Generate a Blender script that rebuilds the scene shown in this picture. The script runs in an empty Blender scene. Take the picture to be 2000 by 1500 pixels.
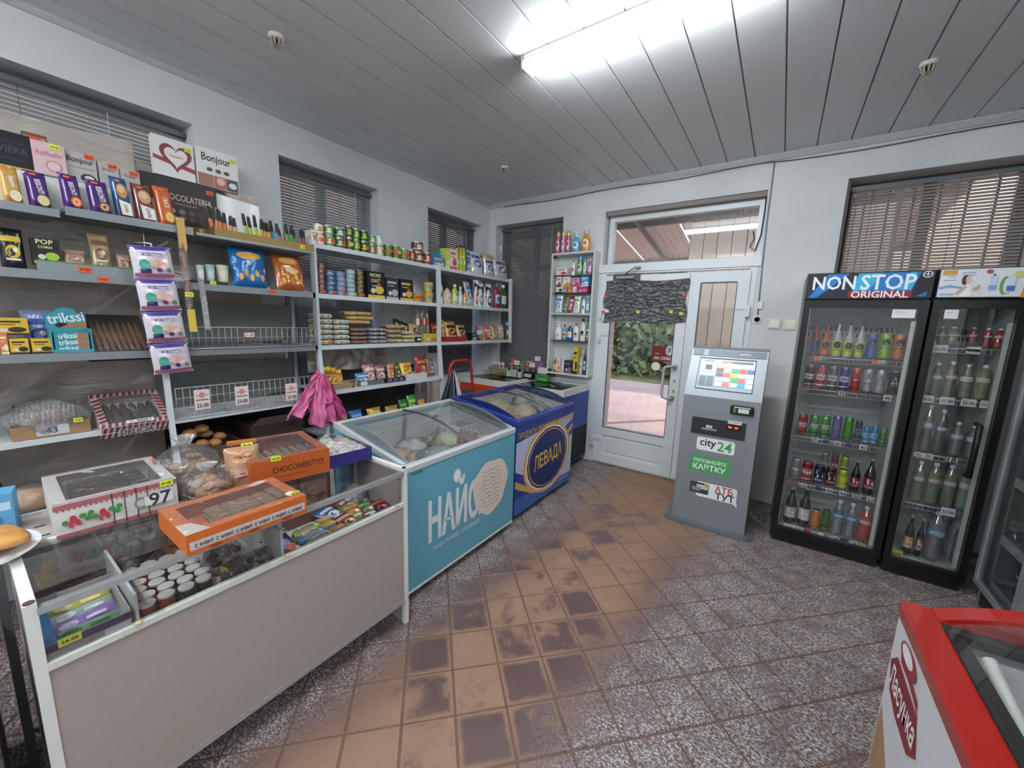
import bpy, math, random
from mathutils import Matrix, Vector, noise
random.seed(7)
SC = bpy.context.scene
COL = SC.collection
R = math.radians
PI = math.pi

# ------------------------------------------------------------------ camera
cam = bpy.data.cameras.new('camera'); camo = bpy.data.objects.new('camera', cam); COL.objects.link(camo)
cam.sensor_width = 36; cam.sensor_fit = 'HORIZONTAL'; cam.lens = 757.236 / 2000 * 36
cam.clip_start = 0.03; cam.clip_end = 300
def _cam():
    yaw, p, ro = -0.59872286, 0.15814212, 0.03316378
    f = Vector((math.sin(yaw) * math.cos(p), math.cos(yaw) * math.cos(p), -math.sin(p)))
    rt = Vector((math.cos(yaw), -math.sin(yaw), 0)); up = rt.cross(f)
    r2 = rt * math.cos(ro) + up * math.sin(ro); u2 = -rt * math.sin(ro) + up * math.cos(ro)
    m = Matrix((r2, u2, -f)).transposed().to_4x4(); m.translation = Vector((0, 0, 1.5))
    camo.matrix_world = m
_cam()
SC.camera = camo

# ------------------------------------------------------------------ world, sun, exposure
W = bpy.data.worlds.new('sky'); SC.world = W; W.use_nodes = True
nt = W.node_tree; nt.nodes.clear()
_o = nt.nodes.new('ShaderNodeOutputWorld'); _b = nt.nodes.new('ShaderNodeBackground'); _s = nt.nodes.new('ShaderNodeTexSky')
_s.sky_type = 'NISHITA'; _s.sun_elevation = R(38); _s.sun_rotation = R(120); _s.sun_disc = False; _s.air_density = 1.2; _s.dust_density = 2.5
nt.links.new(_s.outputs[0], _b.inputs[0]); nt.links.new(_b.outputs[0], _o.inputs[0]); _b.inputs[1].default_value = 0.28
sun = bpy.data.lights.new('sun', 'SUN'); sun.energy = 2.6; sun.angle = R(2); sun.color = (1, .87, .74)
suno = bpy.data.objects.new('sun', sun); COL.objects.link(suno)
suno.rotation_euler = Vector((-0.48, -0.60, -0.60)).to_track_quat('-Z', 'Y').to_euler()
LAMP = 42.0
SC.view_settings.view_transform = 'Standard'; SC.view_settings.look = 'None'
SC.view_settings.gamma = 1; SC.view_settings.use_curve_mapping = False; SC.view_settings.exposure = 1.0
SC.cycles.use_denoising = True; SC.cycles.max_bounces = 8; SC.cycles.transparent_max_bounces = 24
SC.cycles.diffuse_bounces = 4; SC.cycles.glossy_bounces = 3; SC.cycles.transmission_bounces = 4
SC.cycles.caustics_reflective = False; SC.cycles.caustics_refractive = False

# ------------------------------------------------------------------ materials
def lin(h):
    if not isinstance(h, str): return tuple(h)
    h = h.lstrip('#'); o = []
    for i in (0, 2, 4):
        c = int(h[i:i+2], 16) / 255
        o.append(c / 12.92 if c <= .04045 else ((c + .055) / 1.055) ** 2.4)
    return tuple(o)
_M = {}
def M(h, rough=.5, metal=0.0, em=0, var=.12, bump=0, bscale=60, coat=0):
    key = (h, rough, metal, em, var, bump, bscale, coat)
    if key in _M: return _M[key]
    m = bpy.data.materials.new('paint_%s' % str(h).lstrip('#')); m.use_nodes = True; n = m.node_tree.nodes; L = m.node_tree.links
    b = n['Principled BSDF']; c = lin(h)
    b.inputs['Metallic'].default_value = metal
    b.inputs['Coat Weight'].default_value = coat
    if em:
        b.inputs['Base Color'].default_value = (*c, 1); b.inputs['Emission Color'].default_value = (*c, 1); b.inputs['Emission Strength'].default_value = em
    g = n.new('ShaderNodeTexCoord'); t = n.new('ShaderNodeTexNoise'); t.inputs['Scale'].default_value = bscale; t.inputs['Detail'].default_value = 2
    L.new(g.outputs['Object'], t.inputs['Vector'])
    mx = n.new('ShaderNodeMix'); mx.data_type = 'RGBA'
    mx.inputs['A'].default_value = (*[x * (1 - var) for x in c], 1); mx.inputs['B'].default_value = (*[min(1, x * (1 + var)) for x in c], 1)
    L.new(t.outputs['Fac'], mx.inputs['Factor']); L.new(mx.outputs['Result'], b.inputs['Base Color'])
    b.inputs['Roughness'].default_value = rough
    if bump:
        bp = n.new('ShaderNodeBump'); bp.inputs['Strength'].default_value = bump; bp.inputs['Distance'].default_value = .01
        L.new(t.outputs['Fac'], bp.inputs['Height']); L.new(bp.outputs[0], b.inputs['Normal'])
    _M[key] = m; return m
def glass(name='clear_glass', tint=(1, 1, 1), refl=.09, rough=.02, milky=0.0, crinkle=0):
    if name in _M: return _M[name]
    m = bpy.data.materials.new(name); m.use_nodes = True; n = m.node_tree.nodes; L = m.node_tree.links; n.clear()
    o = n.new('ShaderNodeOutputMaterial'); t = n.new('ShaderNodeBsdfTransparent'); g = n.new('ShaderNodeBsdfGlossy'); x = n.new('ShaderNodeMixShader')
    lw = n.new('ShaderNodeLayerWeight'); lw.inputs['Blend'].default_value = .25; mr = n.new('ShaderNodeMapRange')
    mr.inputs['To Min'].default_value = refl; mr.inputs['To Max'].default_value = .75
    t.inputs[0].default_value = (*tint, 1); g.inputs['Roughness'].default_value = rough
    L.new(lw.outputs['Fresnel'], mr.inputs['Value']); L.new(mr.outputs[0], x.inputs[0]); L.new(g.outputs[0], x.inputs[2])
    if crinkle:
        tn = n.new('ShaderNodeTexNoise'); tn.inputs['Scale'].default_value = crinkle; tn.inputs['Detail'].default_value = 4; tn.inputs['Distortion'].default_value = 1.5
        tc = n.new('ShaderNodeTexCoord'); L.new(tc.outputs['Object'], tn.inputs['Vector'])
        bp = n.new('ShaderNodeBump'); bp.inputs['Strength'].default_value = 1; bp.inputs['Distance'].default_value = .03
        L.new(tn.outputs['Fac'], bp.inputs['Height']); L.new(bp.outputs[0], g.inputs['Normal'])
    if milky:
        d = n.new('ShaderNodeBsdfDiffuse'); d.inputs[0].default_value = (.8, .8, .8, 1); x2 = n.new('ShaderNodeMixShader'); x2.inputs[0].default_value = milky
        L.new(t.outputs[0], x2.inputs[1]); L.new(d.outputs[0], x2.inputs[2]); L.new(x2.outputs[0], x.inputs[1])
    else: L.new(t.outputs[0], x.inputs[1])
    L.new(x.outputs[0], o.inputs[0]); _M[name] = m; return m
GL = glass()
FILM = glass('cellophane', refl=.13, rough=.08, milky=.06, crinkle=14)
FILM2 = glass('thin_bag_film', refl=.16, rough=.1, milky=.2, crinkle=22)
PET = glass('clear_plastic_bottle', tint=(.86, .93, .95), refl=.16, rough=.05, milky=.06)
PETG = glass('greenish_plastic_bottle', tint=(.62, .78, .68), refl=.14, rough=.05, milky=.12)

# ------------------------------------------------------------------ mesh builder
_TXT = {}
def text_geo(s, bold=True):
    k = (s, bold)
    if k in _TXT: return _TXT[k]
    cu = bpy.data.curves.new('t', 'FONT'); cu.body = s; cu.resolution_u = 2; cu.size = 1; cu.align_x = 'CENTER'
    if bold: cu.offset = .018
    ob = bpy.data.objects.new('t', cu); me = bpy.data.meshes.new_from_object(ob)
    v = [(p.co.x, p.co.y) for p in me.vertices]; f = [tuple(p.vertices) for p in me.polygons]
    bpy.data.objects.remove(ob); bpy.data.curves.remove(cu); bpy.data.meshes.remove(me)
    if v:
        x0, x1 = min(p[0] for p in v), max(p[0] for p in v); y0, y1 = min(p[1] for p in v), max(p[1] for p in v)
        w = max(x1 - x0, 1e-6)
        v = [((p[0] - (x0 + x1) / 2) / w, (p[1] - (y0 + y1) / 2) / w) for p in v]
    _TXT[k] = (v, f); return _TXT[k]
class MB:
    def __init__(s): s.v = []; s.f = []; s.m = []; s.mats = []; s.T = Matrix.Identity(4); s.smooth = set()
    def mi(s, m):
        if isinstance(m, str): m = M(m)
        if m not in s.mats: s.mats.append(m)
        return s.mats.index(m)
    def add(s, vs, fs, m, smooth=False):
        b = len(s.v); i = s.mi(m)
        s.v += [tuple(s.T @ Vector(p)) for p in vs]
        for f in fs:
            if smooth: s.smooth.add(len(s.f))
            s.f.append(tuple(b + k for k in f)); s.m.append(i)
        return s
    def box(s, x0, x1, y0, y1, z0, z1, m):
        v = [(x, y, z) for x in (x0, x1) for y in (y0, y1) for z in (z0, z1)]
        return s.add(v, [(0, 1, 3, 2), (4, 6, 7, 5), (0, 4, 5, 1), (2, 3, 7, 6), (0, 2, 6, 4), (1, 5, 7, 3)], m)
    def rbox(s, x0, x1, y0, y1, z0, z1, m, r=.01):
        # box with bevelled vertical and top edges
        a = []
        for (z, q) in ((z0, 0), (z1 - r, 0), (z1, r)):
            X0, X1, Y0, Y1 = x0 + q, x1 - q, y0 + q, y1 - q; c = r
            a.append([(X0 + c, Y0, z), (X1 - c, Y0, z), (X1, Y0 + c, z), (X1, Y1 - c, z), (X1 - c, Y1, z), (X0 + c, Y1, z), (X0, Y1 - c, z), (X0, Y0 + c, z)])
        v = a[0] + a[1] + a[2]; f = [tuple(range(7, -1, -1)), tuple(range(16, 24))]
        for l in (0, 8):
            for i in range(8): j = (i + 1) % 8; f.append((l + i, l + j, l + 8 + j, l + 8 + i))
        return s.add(v, f, m)
    def quad(s, a, b, c, d, m): return s.add([a, b, c, d], [(0, 1, 2, 3)], m)
    def prism(s, poly, axis, a0, a1, m):
        # poly: list of 2D pts in the plane perpendicular to axis
        def P(p, t): return (t, p[0], p[1]) if axis == 'x' else (p[0], t, p[1]) if axis == 'y' else (p[0], p[1], t)
        n = len(poly); v = [P(p, a0) for p in poly] + [P(p, a1) for p in poly]
        f = [tuple(range(n)), tuple(range(2 * n - 1, n - 1, -1))] + [(i, n + i, n + (i + 1) % n, (i + 1) % n) for i in range(n)]
        return s.add(v, f, m)
    def lathe(s, prof, m, n=16, c=(0, 0, 0), sx=1, sy=1, cap=True):
        # prof: (r, z[, mat])
        rings = [[(c[0] + p[0] * sx * math.cos(2 * PI * i / n), c[1] + p[0] * sy * math.sin(2 * PI * i / n), c[2] + p[1]) for i in range(n)] for p in prof]
        for k in range(len(prof) - 1):
            mm = prof[k + 1][2] if len(prof[k + 1]) > 2 else m
            s.add(rings[k] + rings[k + 1], [(i, (i + 1) % n, n + (i + 1) % n, n + i) for i in range(n)], mm, True)
        if cap:
            if prof[0][0] > 1e-4: s.add(rings[0], [tuple(range(n - 1, -1, -1))], m)
            if prof[-1][0] > 1e-4: s.add(rings[-1], [tuple(range(n))], prof[-1][2] if len(prof[-1]) > 2 else m)
        return s
    def tube(s, pts, r, m, n=8, closed=False):
        pts = [Vector(p) for p in pts]; k = len(pts); rings = []
        up = None
        for i, p in enumerate(pts):
            a = pts[(i - 1) % k] if (closed or i > 0) else p; b = pts[(i + 1) % k] if (closed or i < k - 1) else p
            t = (b - a).normalized()
            if up is None: up = Vector((0, 0, 1)) if abs(t.z) < .9 else Vector((1, 0, 0))
            u = t.cross(up);
            if u.length < 1e-4: u = t.orthogonal()
            u.normalize(); w = u.cross(t).normalized(); up = w
            rr = r[i] if isinstance(r, (list, tuple)) else r
            rings.append([tuple(p + (u * math.cos(2 * PI * j / n) + w * math.sin(2 * PI * j / n)) * rr) for j in range(n)])
        v = [q for g in rings for q in g]; f = []
        for i in range(k if closed else k - 1):
            a = i * n; b = ((i + 1) % k) * n
            f += [(a + j, a + (j + 1) % n, b + (j + 1) % n, b + j) for j in range(n)]
        if not closed: f += [tuple(range(n - 1, -1, -1)), tuple(range((k - 1) * n, k * n))]
        return s.add(v, f, m, True)
    def blob(s, c, r, m, sx=1, sy=1, sz=1, seed=0, amp=.12, n=10, k=7, ns=2.5):
        v = []; f = []
        for i in range(k + 1):
            th = PI * i / k
            for j in range(n):
                ph = 2 * PI * j / n; d = Vector((math.sin(th) * math.cos(ph), math.sin(th) * math.sin(ph), math.cos(th)))
                q = r * (1 + amp * noise.noise(d * ns + Vector((seed * 3.7, seed, 0))))
                v.append((c[0] + d.x * q * sx, c[1] + d.y * q * sy, c[2] + d.z * q * sz))
        for i in range(k):
            for j in range(n): a = i * n + j; b = i * n + (j + 1) % n; f.append((a, a + n, b + n, b))
        return s.add(v, f, m, True)
    def grid(s, fn, nu, nv, m, smooth=True, uv=None):
        v = [fn(i / nu, j / nv) for j in range(nv + 1) for i in range(nu + 1)]
        f = [(j * (nu + 1) + i, j * (nu + 1) + i + 1, (j + 1) * (nu + 1) + i + 1, (j + 1) * (nu + 1) + i) for j in range(nv) for i in range(nu)]
        return s.add(v, f, m, smooth)
    def art(s, items, w, h, S, off0=.0005, curved=False):
        # flat print laid on a surface S(u, v, off)
        for k, it in enumerate(items):
            off = off0 + k * .00025; t = it[0]; col = it[5] if t == 't' else it[-1]
            col = M(col, .45) if isinstance(col, str) else col
            if t == 'r':
                _, cx, cz, rw, rh, _c = it; n = (6, 4) if curved else (1, 1)
                s.grid(lambda a, b: S((cx + (a - .5) * rw) * w, (cz + (b - .5) * rh) * h, off), n[0], n[1], col, curved)
            elif t == 'e':
                _, cx, cz, rx, rz, _c = it; N = 18; K = 3 if curved else 1
                pts = [S(cx * w, cz * h, off)] + [S((cx + math.cos(2 * PI * i / N) * rx * j / K) * w, (cz + math.sin(2 * PI * i / N) * rz * j / K) * h, off) for j in range(1, K + 1) for i in range(N)]
                fs = [(0, 1 + i, 1 + (i + 1) % N) for i in range(N)]
                for j in range(K - 1): fs += [(1 + j * N + i, 1 + (j + 1) * N + i, 1 + (j + 1) * N + (i + 1) % N, 1 + j * N + (i + 1) % N) for i in range(N)]
                s.add(pts, fs, col)
            elif t == 'p':
                pts = [S(p[0] * w, p[1] * h, off) for p in it[1]]; s.add(pts, [tuple(range(len(pts)))], col)
            elif t == 't':
                cx, cz, tw, txt = it[1:5]; rot = R(it[6]) if len(it) > 6 else 0; asp = it[7] if len(it) > 7 else 1
                v, f = text_geo(txt); c, q = math.cos(rot), math.sin(rot)
                if v: s.add([S(cx * w + (p[0] * c - p[1] * asp * q) * tw * w, cz * h + (p[0] * q + p[1] * asp * c) * tw * w, off) for p in v], f, col)
        return s
    def build(s, name, parent=None, loc=None, rz=0, **kw):
        me = bpy.data.meshes.new(name); me.from_pydata(s.v, [], s.f)
        for m in s.mats: me.materials.append(m)
        me.polygons.foreach_set('material_index', s.m)
        if s.smooth:
            sm = [False] * len(s.f)
            for i in s.smooth: sm[i] = True
            me.polygons.foreach_set('use_smooth', sm)
        me.update()
        o = bpy.data.objects.new(name, me); COL.objects.link(o)
        if parent: o.parent = parent
        if loc: o.location = loc
        if rz: o.rotation_euler = (0, 0, rz)
        for k, v in kw.items(): o[k] = v
        return o
def thing(name, label, cat, loc=(0, 0, 0), rz=0, group=None, rot=None):
    o = bpy.data.objects.new(name, None); COL.objects.link(o); o.location = loc; o.rotation_euler = rot or (0, 0, rz)
    o['label'] = label; o['category'] = cat; o.empty_display_size = .05
    if group: o['group'] = group
    return o
def tag(o, label, cat, group=None):
    o['label'] = label; o['category'] = cat
    if group: o['group'] = group
    return o
def struct(mb, name): return mb.build(name, kind='structure')
def B(*a): return MB().box(*a)

# ------------------------------------------------------------------ setting
XL, YD, ZC = -3.11, 3.96, 2.9
XR, YB = 2.05, -2.4
TH = .3
def wallmat(name, c1, c2, sc=2.2, bump=.25):
    m = bpy.data.materials.new(name); m.use_nodes = True; n = m.node_tree.nodes; L = m.node_tree.links; b = n['Principled BSDF']
    g = n.new('ShaderNodeNewGeometry'); t = n.new('ShaderNodeTexNoise'); t.inputs['Scale'].default_value = sc; t.inputs['Detail'].default_value = 6; t.inputs['Roughness'].default_value = .6
    L.new(g.outputs['Position'], t.inputs['Vector']); r = n.new('ShaderNodeValToRGB'); r.color_ramp.elements[0].position = .3; r.color_ramp.elements[1].position = .7
    r.color_ramp.elements[0].color = (*lin(c1), 1); r.color_ramp.elements[1].color = (*lin(c2), 1); L.new(t.outputs['Fac'], r.inputs['Fac']); L.new(r.outputs[0], b.inputs['Base Color'])
    t2 = n.new('ShaderNodeTexNoise'); t2.inputs['Scale'].default_value = 90; L.new(g.outputs['Position'], t2.inputs['Vector'])
    bp = n.new('ShaderNodeBump'); bp.inputs['Strength'].default_value = bump; bp.inputs['Distance'].default_value = .004; L.new(t2.outputs['Fac'], bp.inputs['Height']); L.new(bp.outputs[0], b.inputs['Normal'])
    b.inputs['Roughness'].default_value = .75
    return m
WALL = wallmat('whitewashed_plaster', '#cdd0d2', '#dcdedf')
REVEAL = wallmat('reveal_plaster', '#b9b4b4', '#c9c5c5')
PVC = M('#d9dfe2', .3, var=.04); PVCD = M('#8c9094', .5); ALU = M('#c6cacd', .35, .6); BLACK = M('#08080a', .35); GREYM = M('#7f8488', .45, .3)
def wall_open(name, axis, c0, c1, a0, a1, z0, z1, ops, mat):
    # wall slab between c0..c1 (thickness axis), a0..a1 along, with openings (u0,u1,v0,v1)
    mb = MB(); us = sorted({a0, a1, *[o[0] for o in ops], *[o[1] for o in ops]})
    for u, v in zip(us[:-1], us[1:]):
        mid = (u + v) / 2; zs = [(z0, z1)]
        for o in ops:
            if o[0] <= mid <= o[1]:
                zs = [q for (p0, p1) in zs for q in ((p0, o[2]), (o[3], p1)) if q[1] - q[0] > 1e-4]
        for p0, p1 in zs:
            if axis == 'x': mb.box(c0, c1, u, v, p0, p1, mat)
            else: mb.box(u, v, c0, c1, p0, p1, mat)
    return struct(mb, name)
WINL = [(-.75, 1.0, .85, 2.63), (1.497, 2.345, .85, 2.63), (2.936, 3.813, .85, 2.63)]
WIND = [(-3.007, -2.095, .88, 2.65), (-1.615, -.225, 0, 2.64), (.28, 1.25, .9, 2.64)]
wall_open('wall_left', 'x', XL - TH, XL, YB - TH, YD + TH, -.05, 3.1, WINL, WALL)
wall_open('wall_far', 'y', YD, YD + TH, XL + .0005, XR + TH, -.05, 3.1, WIND, WALL)
wall_open('wall_right', 'x', XR, XR + TH, YB - TH, YD - .0005, -.05, 3.1, [], WALL)
wall_open('wall_back', 'y', YB - TH, YB, XL + .0005, XR - .0005, -.05, 3.1, [], WALL)
# plastered pier beside the doorway, standing a few centimetres proud
struct(MB().box(-2.09, -1.66, YD - .001, YD + .0, 2.66, 2.67, WALL), 'trim_9') if False else None

# ceiling: base slab and long panels with open joints
PANEL = bpy.data.materials.new('satin_ceiling_panel'); PANEL.use_nodes = True
def _panel():
    n = PANEL.node_tree.nodes; L = PANEL.node_tree.links; b = n['Principled BSDF']
    g = n.new('ShaderNodeNewGeometry'); t = n.new('ShaderNodeTexNoise'); t.inputs['Scale'].default_value = 1.3; t.inputs['Detail'].default_value = 5
    L.new(g.outputs['Position'], t.inputs['Vector']); mx = n.new('ShaderNodeMix'); mx.data_type = 'RGBA'
    mx.inputs['A'].default_value = (*lin('#d6d8da'), 1); mx.inputs['B'].default_value = (*lin('#e4e6e8'), 1)
    L.new(t.outputs['Fac'], mx.inputs['Factor']); L.new(mx.outputs['Result'], b.inputs['Base Color']); b.inputs['Roughness'].default_value = .5
    t2 = n.new('ShaderNodeTexNoise'); t2.inputs['Scale'].default_value = 220; L.new(g.outputs['Position'], t2.inputs['Vector'])
    bp = n.new('ShaderNodeBump'); bp.inputs['Strength'].default_value = .08; bp.inputs['Distance'].default_value = .002; L.new(t2.outputs['Fac'], bp.inputs['Height']); L.new(bp.outputs[0], b.inputs['Normal'])
_panel()
ceil = struct(B(XL, XR, YB, YD, ZC + .014, ZC + .1, M('#77787a', .8)), 'ceiling')
edges = [XL] + [-2.955 + .2007 * k for k in range(0, 25)] + [XR]
_pm = None
for i, (a, b) in enumerate(zip(edges[:-1], edges[1:])):
    full = abs(b - a - .2007) < 1e-3; w = b - a - .0035
    if full and _pm:
        o = bpy.data.objects.new('ceiling_panel', _pm); COL.objects.link(o)
    else:
        mb = MB(); mb.prism([(0, .012), (.003, 0), (w - .003, 0), (w, .012)], 'y', YB, YD, PANEL); o = mb.build('ceiling_panel')
        if full: _pm = o.data
    o.location = (a + .0025, 0, ZC); o.parent = ceil
# crown trims
struct(MB().prism([(YD, ZC - .045), (YD, ZC), (YD - .03, ZC), (YD - .03, ZC - .012), (YD - .012, ZC - .045)], 'x', XL, XR, M('#b9bcbe', .5)), 'trim_1')
struct(MB().prism([(XL, ZC - .03), (XL, ZC), (XL + .022, ZC), (XL + .022, ZC - .01), (XL + .008, ZC - .03)], 'y', YB, YD - .03, M('#b9bcbe', .5)), 'trim_2')
tag(MB().tube([(x, YD - .006, ZC - .055 - .008 * math.sin(x * 5) - (.012 if x > -.2 else 0)) for x in [-2.9 + .2 * i for i in range(25)]], .0045, '#5b5d60', 5).build('cable'), 'thin grey cable running along the top of the door wall under the ceiling trim', 'cable')

# floor: bedding and quarry tiles laid diagonally
def floormat():
    m = bpy.data.materials.new('dusty_sparkle_quarry_tile'); m.use_nodes = True; n = m.node_tree.nodes; L = m.node_tree.links; b = n['Principled BSDF']
    g = n.new('ShaderNodeNewGeometry'); pos = g.outputs['Position']
    def N(sc, det=4, rough=.6, dist=0, vec=pos):
        t = n.new('ShaderNodeTexNoise'); t.inputs['Scale'].default_value = sc; t.inputs['Detail'].default_value = det; t.inputs['Roughness'].default_value = rough; t.inputs['Distortion'].default_value = dist
        L.new(vec, t.inputs['Vector']); return t.outputs['Fac']
    def MA(op, a, b2=None, c=None, clamp=False):
        k = n.new('ShaderNodeMath'); k.operation = op; k.use_clamp = clamp
        for i, q in enumerate((a, b2, c)):
            if q is None: continue
            if isinstance(q, (int, float)): k.inputs[i].default_value = q
            else: L.new(q, k.inputs[i])
        return k.outputs[0]
    def RAMP(v, a, b2, lo=0.0, hi=1.0):
        k = n.new('ShaderNodeMapRange'); k.interpolation_type = 'SMOOTHSTEP'; L.new(v, k.inputs[0]); k.inputs[1].default_value = a; k.inputs[2].default_value = b2; k.inputs[3].default_value = lo; k.inputs[4].default_value = hi; return k.outputs[0]
    def MIX(f, a, b2):
        k = n.new('ShaderNodeMix'); k.data_type = 'RGBA'
        for i, q in (('A', a), ('B', b2)):
            if isinstance(q, str): k.inputs[i].default_value = (*lin(q), 1)
            else: L.new(q, k.inputs[i])
        if isinstance(f, (int, float)): k.inputs['Factor'].default_value = f
        else: L.new(f, k.inputs['Factor'])
        return k.outputs['Result']
    sp = n.new('ShaderNodeSeparateXYZ'); L.new(pos, sp.inputs[0]); X, Y = sp.outputs[0], sp.outputs[1]
    # distance from the trodden path x = f(y)
    pc = MA('ADD', RAMP(Y, 1.2, 3.0, 0, .14), -.88)
    d = MA('ABSOLUTE', MA('SUBTRACT', X, pc))
    wob = MA('MULTIPLY', MA('SUBTRACT', N(2.2, 3), .5), .32)
    d = MA('ADD', d, wob)
    near_door = RAMP(Y, 2.1, 3.2)
    path = MA('SUBTRACT', RAMP(d, .16, .52, 1, 0), 0, clamp=True)
    path2 = MA('MAXIMUM', path, MA('MULTIPLY', near_door, RAMP(d, .3, .75, 1, 0)))
    # the dust itself in blotches; within a tile it clings to edges (random per tile)
    oi = n.new('ShaderNodeObjectInfo')
    blot = RAMP(MA('ADD', MA('ADD', N(5.5, 6, .65, .4), MA('MULTIPLY', MA('SUBTRACT', oi.outputs['Random'], .5), .42)), MA('MULTIPLY', near_door, .25)), .42, .60)
    tc = n.new('ShaderNodeTexCoord'); so = n.new('ShaderNodeSeparateXYZ'); L.new(tc.outputs['Object'], so.inputs[0])
    edge = MA('MAXIMUM', MA('ABSOLUTE', so.outputs[0]), MA('ABSOLUTE', so.outputs[1]))
    edge = RAMP(MA('ADD', edge, MA('MULTIPLY', MA('SUBTRACT', N(18, 4), .5), .03)), .072, .095)
    dust = MA('MULTIPLY', path2, MA('MAXIMUM', blot, MA('MULTIPLY', edge, .95)), clamp=True)
    base = MIX(N(7, 4), '#58423f', '#6c5552'); base = MIX(MA('MULTIPLY', oi.outputs['Random'], .4), base, '#5c4a4a')
    # window light glinting on rough tile, painted as pale specks off the path
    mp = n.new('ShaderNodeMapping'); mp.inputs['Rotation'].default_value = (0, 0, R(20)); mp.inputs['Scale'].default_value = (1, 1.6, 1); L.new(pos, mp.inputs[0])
    sparkle_mask = MA('MULTIPLY', RAMP(N(85, 3, .75, .6, mp.outputs[0]), .465, .58), RAMP(N(9, 3), .3, .62, .35, 1))
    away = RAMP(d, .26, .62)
    sm = MA('MULTIPLY', sparkle_mask, away, clamp=True)
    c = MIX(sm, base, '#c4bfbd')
    tan = MIX(N(6, 5), '#8c6c56', '#ac8a72')
    c = MIX(MA('MULTIPLY', dust, .85), c, tan)
    L.new(c, b.inputs['Base Color'])
    L.new(MA('ADD', .38, MA('MULTIPLY', dust, .35)), b.inputs['Roughness'])
    bp = n.new('ShaderNodeBump'); bp.inputs['Strength'].default_value = .5; bp.inputs['Distance'].default_value = .002
    L.new(N(75, 4, .7, .6, mp.outputs[0]), bp.inputs['Height']); L.new(bp.outputs[0], b.inputs['Normal'])
    return m
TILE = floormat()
floor = struct(B(XL, XR, YB, YD, -.06, -.004, M('#6e574a', .9, bscale=20, var=.3)), 'floor')
_t = MB(); hs = .0975
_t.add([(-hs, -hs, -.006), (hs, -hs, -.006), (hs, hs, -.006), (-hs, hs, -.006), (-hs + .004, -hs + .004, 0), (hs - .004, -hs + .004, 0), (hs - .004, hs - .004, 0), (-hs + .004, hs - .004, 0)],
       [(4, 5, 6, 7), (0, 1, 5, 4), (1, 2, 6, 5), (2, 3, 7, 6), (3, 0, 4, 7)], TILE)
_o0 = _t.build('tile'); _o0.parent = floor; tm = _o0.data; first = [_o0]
ta = R(46.2); e1 = Vector((math.cos(ta), math.sin(ta))) * .2; e2 = Vector((-math.sin(ta), math.cos(ta))) * .2
stuff = MB(); rot = Matrix.Rotation(ta, 4, 'Z'); V0 = Vector((-.862, .953))
cmi = camo.matrix_world.inverted()
for i in range(-24, 40):
    for j in range(-30, 30):
        c = V0 + e1 * (i + .5) + e2 * (j + .5)
        if not (XL + .1 < c.x < XR - .1 and YB + .1 < c.y < YD - .02): continue
        q = cmi @ Vector((c.x, c.y, 0)); vis = q.z < -.1 and abs(q.x / q.z) < 1.36 and abs(q.y / q.z) < 1.02
        inside = c.x > -1.62 and c.y > .75 and c.x < 1.35 and not (c.x > .35 and c.y < 1.2) and not (c.y > 3.55 and (c.x > .1))
        if vis and inside:
            if first: o = first.pop()
            else: o = bpy.data.objects.new('tile', tm); COL.objects.link(o); o.parent = floor
            o.location = (c.x, c.y, random.uniform(-.0006, .0006)); o.rotation_euler = (0, 0, ta)
        else:
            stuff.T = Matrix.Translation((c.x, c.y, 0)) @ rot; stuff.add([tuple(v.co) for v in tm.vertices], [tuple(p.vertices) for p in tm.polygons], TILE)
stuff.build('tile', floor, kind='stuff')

# ------------------------------------------------------------------ lamps
LEDM = M('#f4fbff', .3, em=LAMP, var=0)
def led_lamp(x, y, label, L=1.2):
    t = thing('ceiling_lamp', label, 'lamp', (x, y, ZC), group='slim ceiling lamps')
    MB().box(-L/2, L/2, -.05, .05, -.028, 0, M('#d6dadd', .4)).build('lamp_base', t)
    MB().prism([(-.049, -.024), (-.049, -.046), (-.034, -.064), (.034, -.064), (.049, -.046), (.049, -.024)], 'x', -L/2 + .006, L/2 - .006, LEDM).build('diffuser', t)
    for s in (-1, 1): MB().box(s*L/2 - .006, s*L/2 + .006, -.05, .05, -.066, -.001, M('#e8ecee', .4)).build('end_cap', t)
    return t
led_lamp(-.70, 1.95, 'slim bright white strip lamp on the ceiling above the tiled aisle')
led_lamp(-.70, -.75, 'added fill lamp on the ceiling behind the viewpoint, out of the picture')  # unseen rear lamps, added to fill the room and lift the ceiling
led_lamp(1.2, -.75, 'added fill lamp on the ceiling at the right rear, out of the picture')
led_lamp(-2.2, -1.2, 'added fill lamp on the ceiling at the left rear, out of the picture')

def detector(x, y, label):
    t = thing('heat_detector', label, 'detector', (x, y, ZC), group='heat detectors on the ceiling')
    MB().lathe([(.036, 0), (.036, -.012), (.03, -.018)], '#d4d0c6', 16).build('base', t)
    c = MB()
    for i in range(8):
        a = 2*PI*i/8; c.tube([(math.cos(a)*.026, math.sin(a)*.026, -.016), (math.cos(a)*.024, math.sin(a)*.024, -.04), (math.cos(a)*.008, math.sin(a)*.008, -.052)], .0035, '#b9ae98', 5)
    c.lathe([(.012, -.016), (.012, -.038), (.0, -.04)], '#3a3226', 10); c.build('cage', t)
detector(-2.294, 1.127, 'small caged heat detector on the ceiling at upper left')
detector(.467, 3.055, 'small caged heat detector on the ceiling above the drinks fridges')
detector(-2.264, 3.078, 'small caged heat detector on the ceiling near the far left corner')

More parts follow.
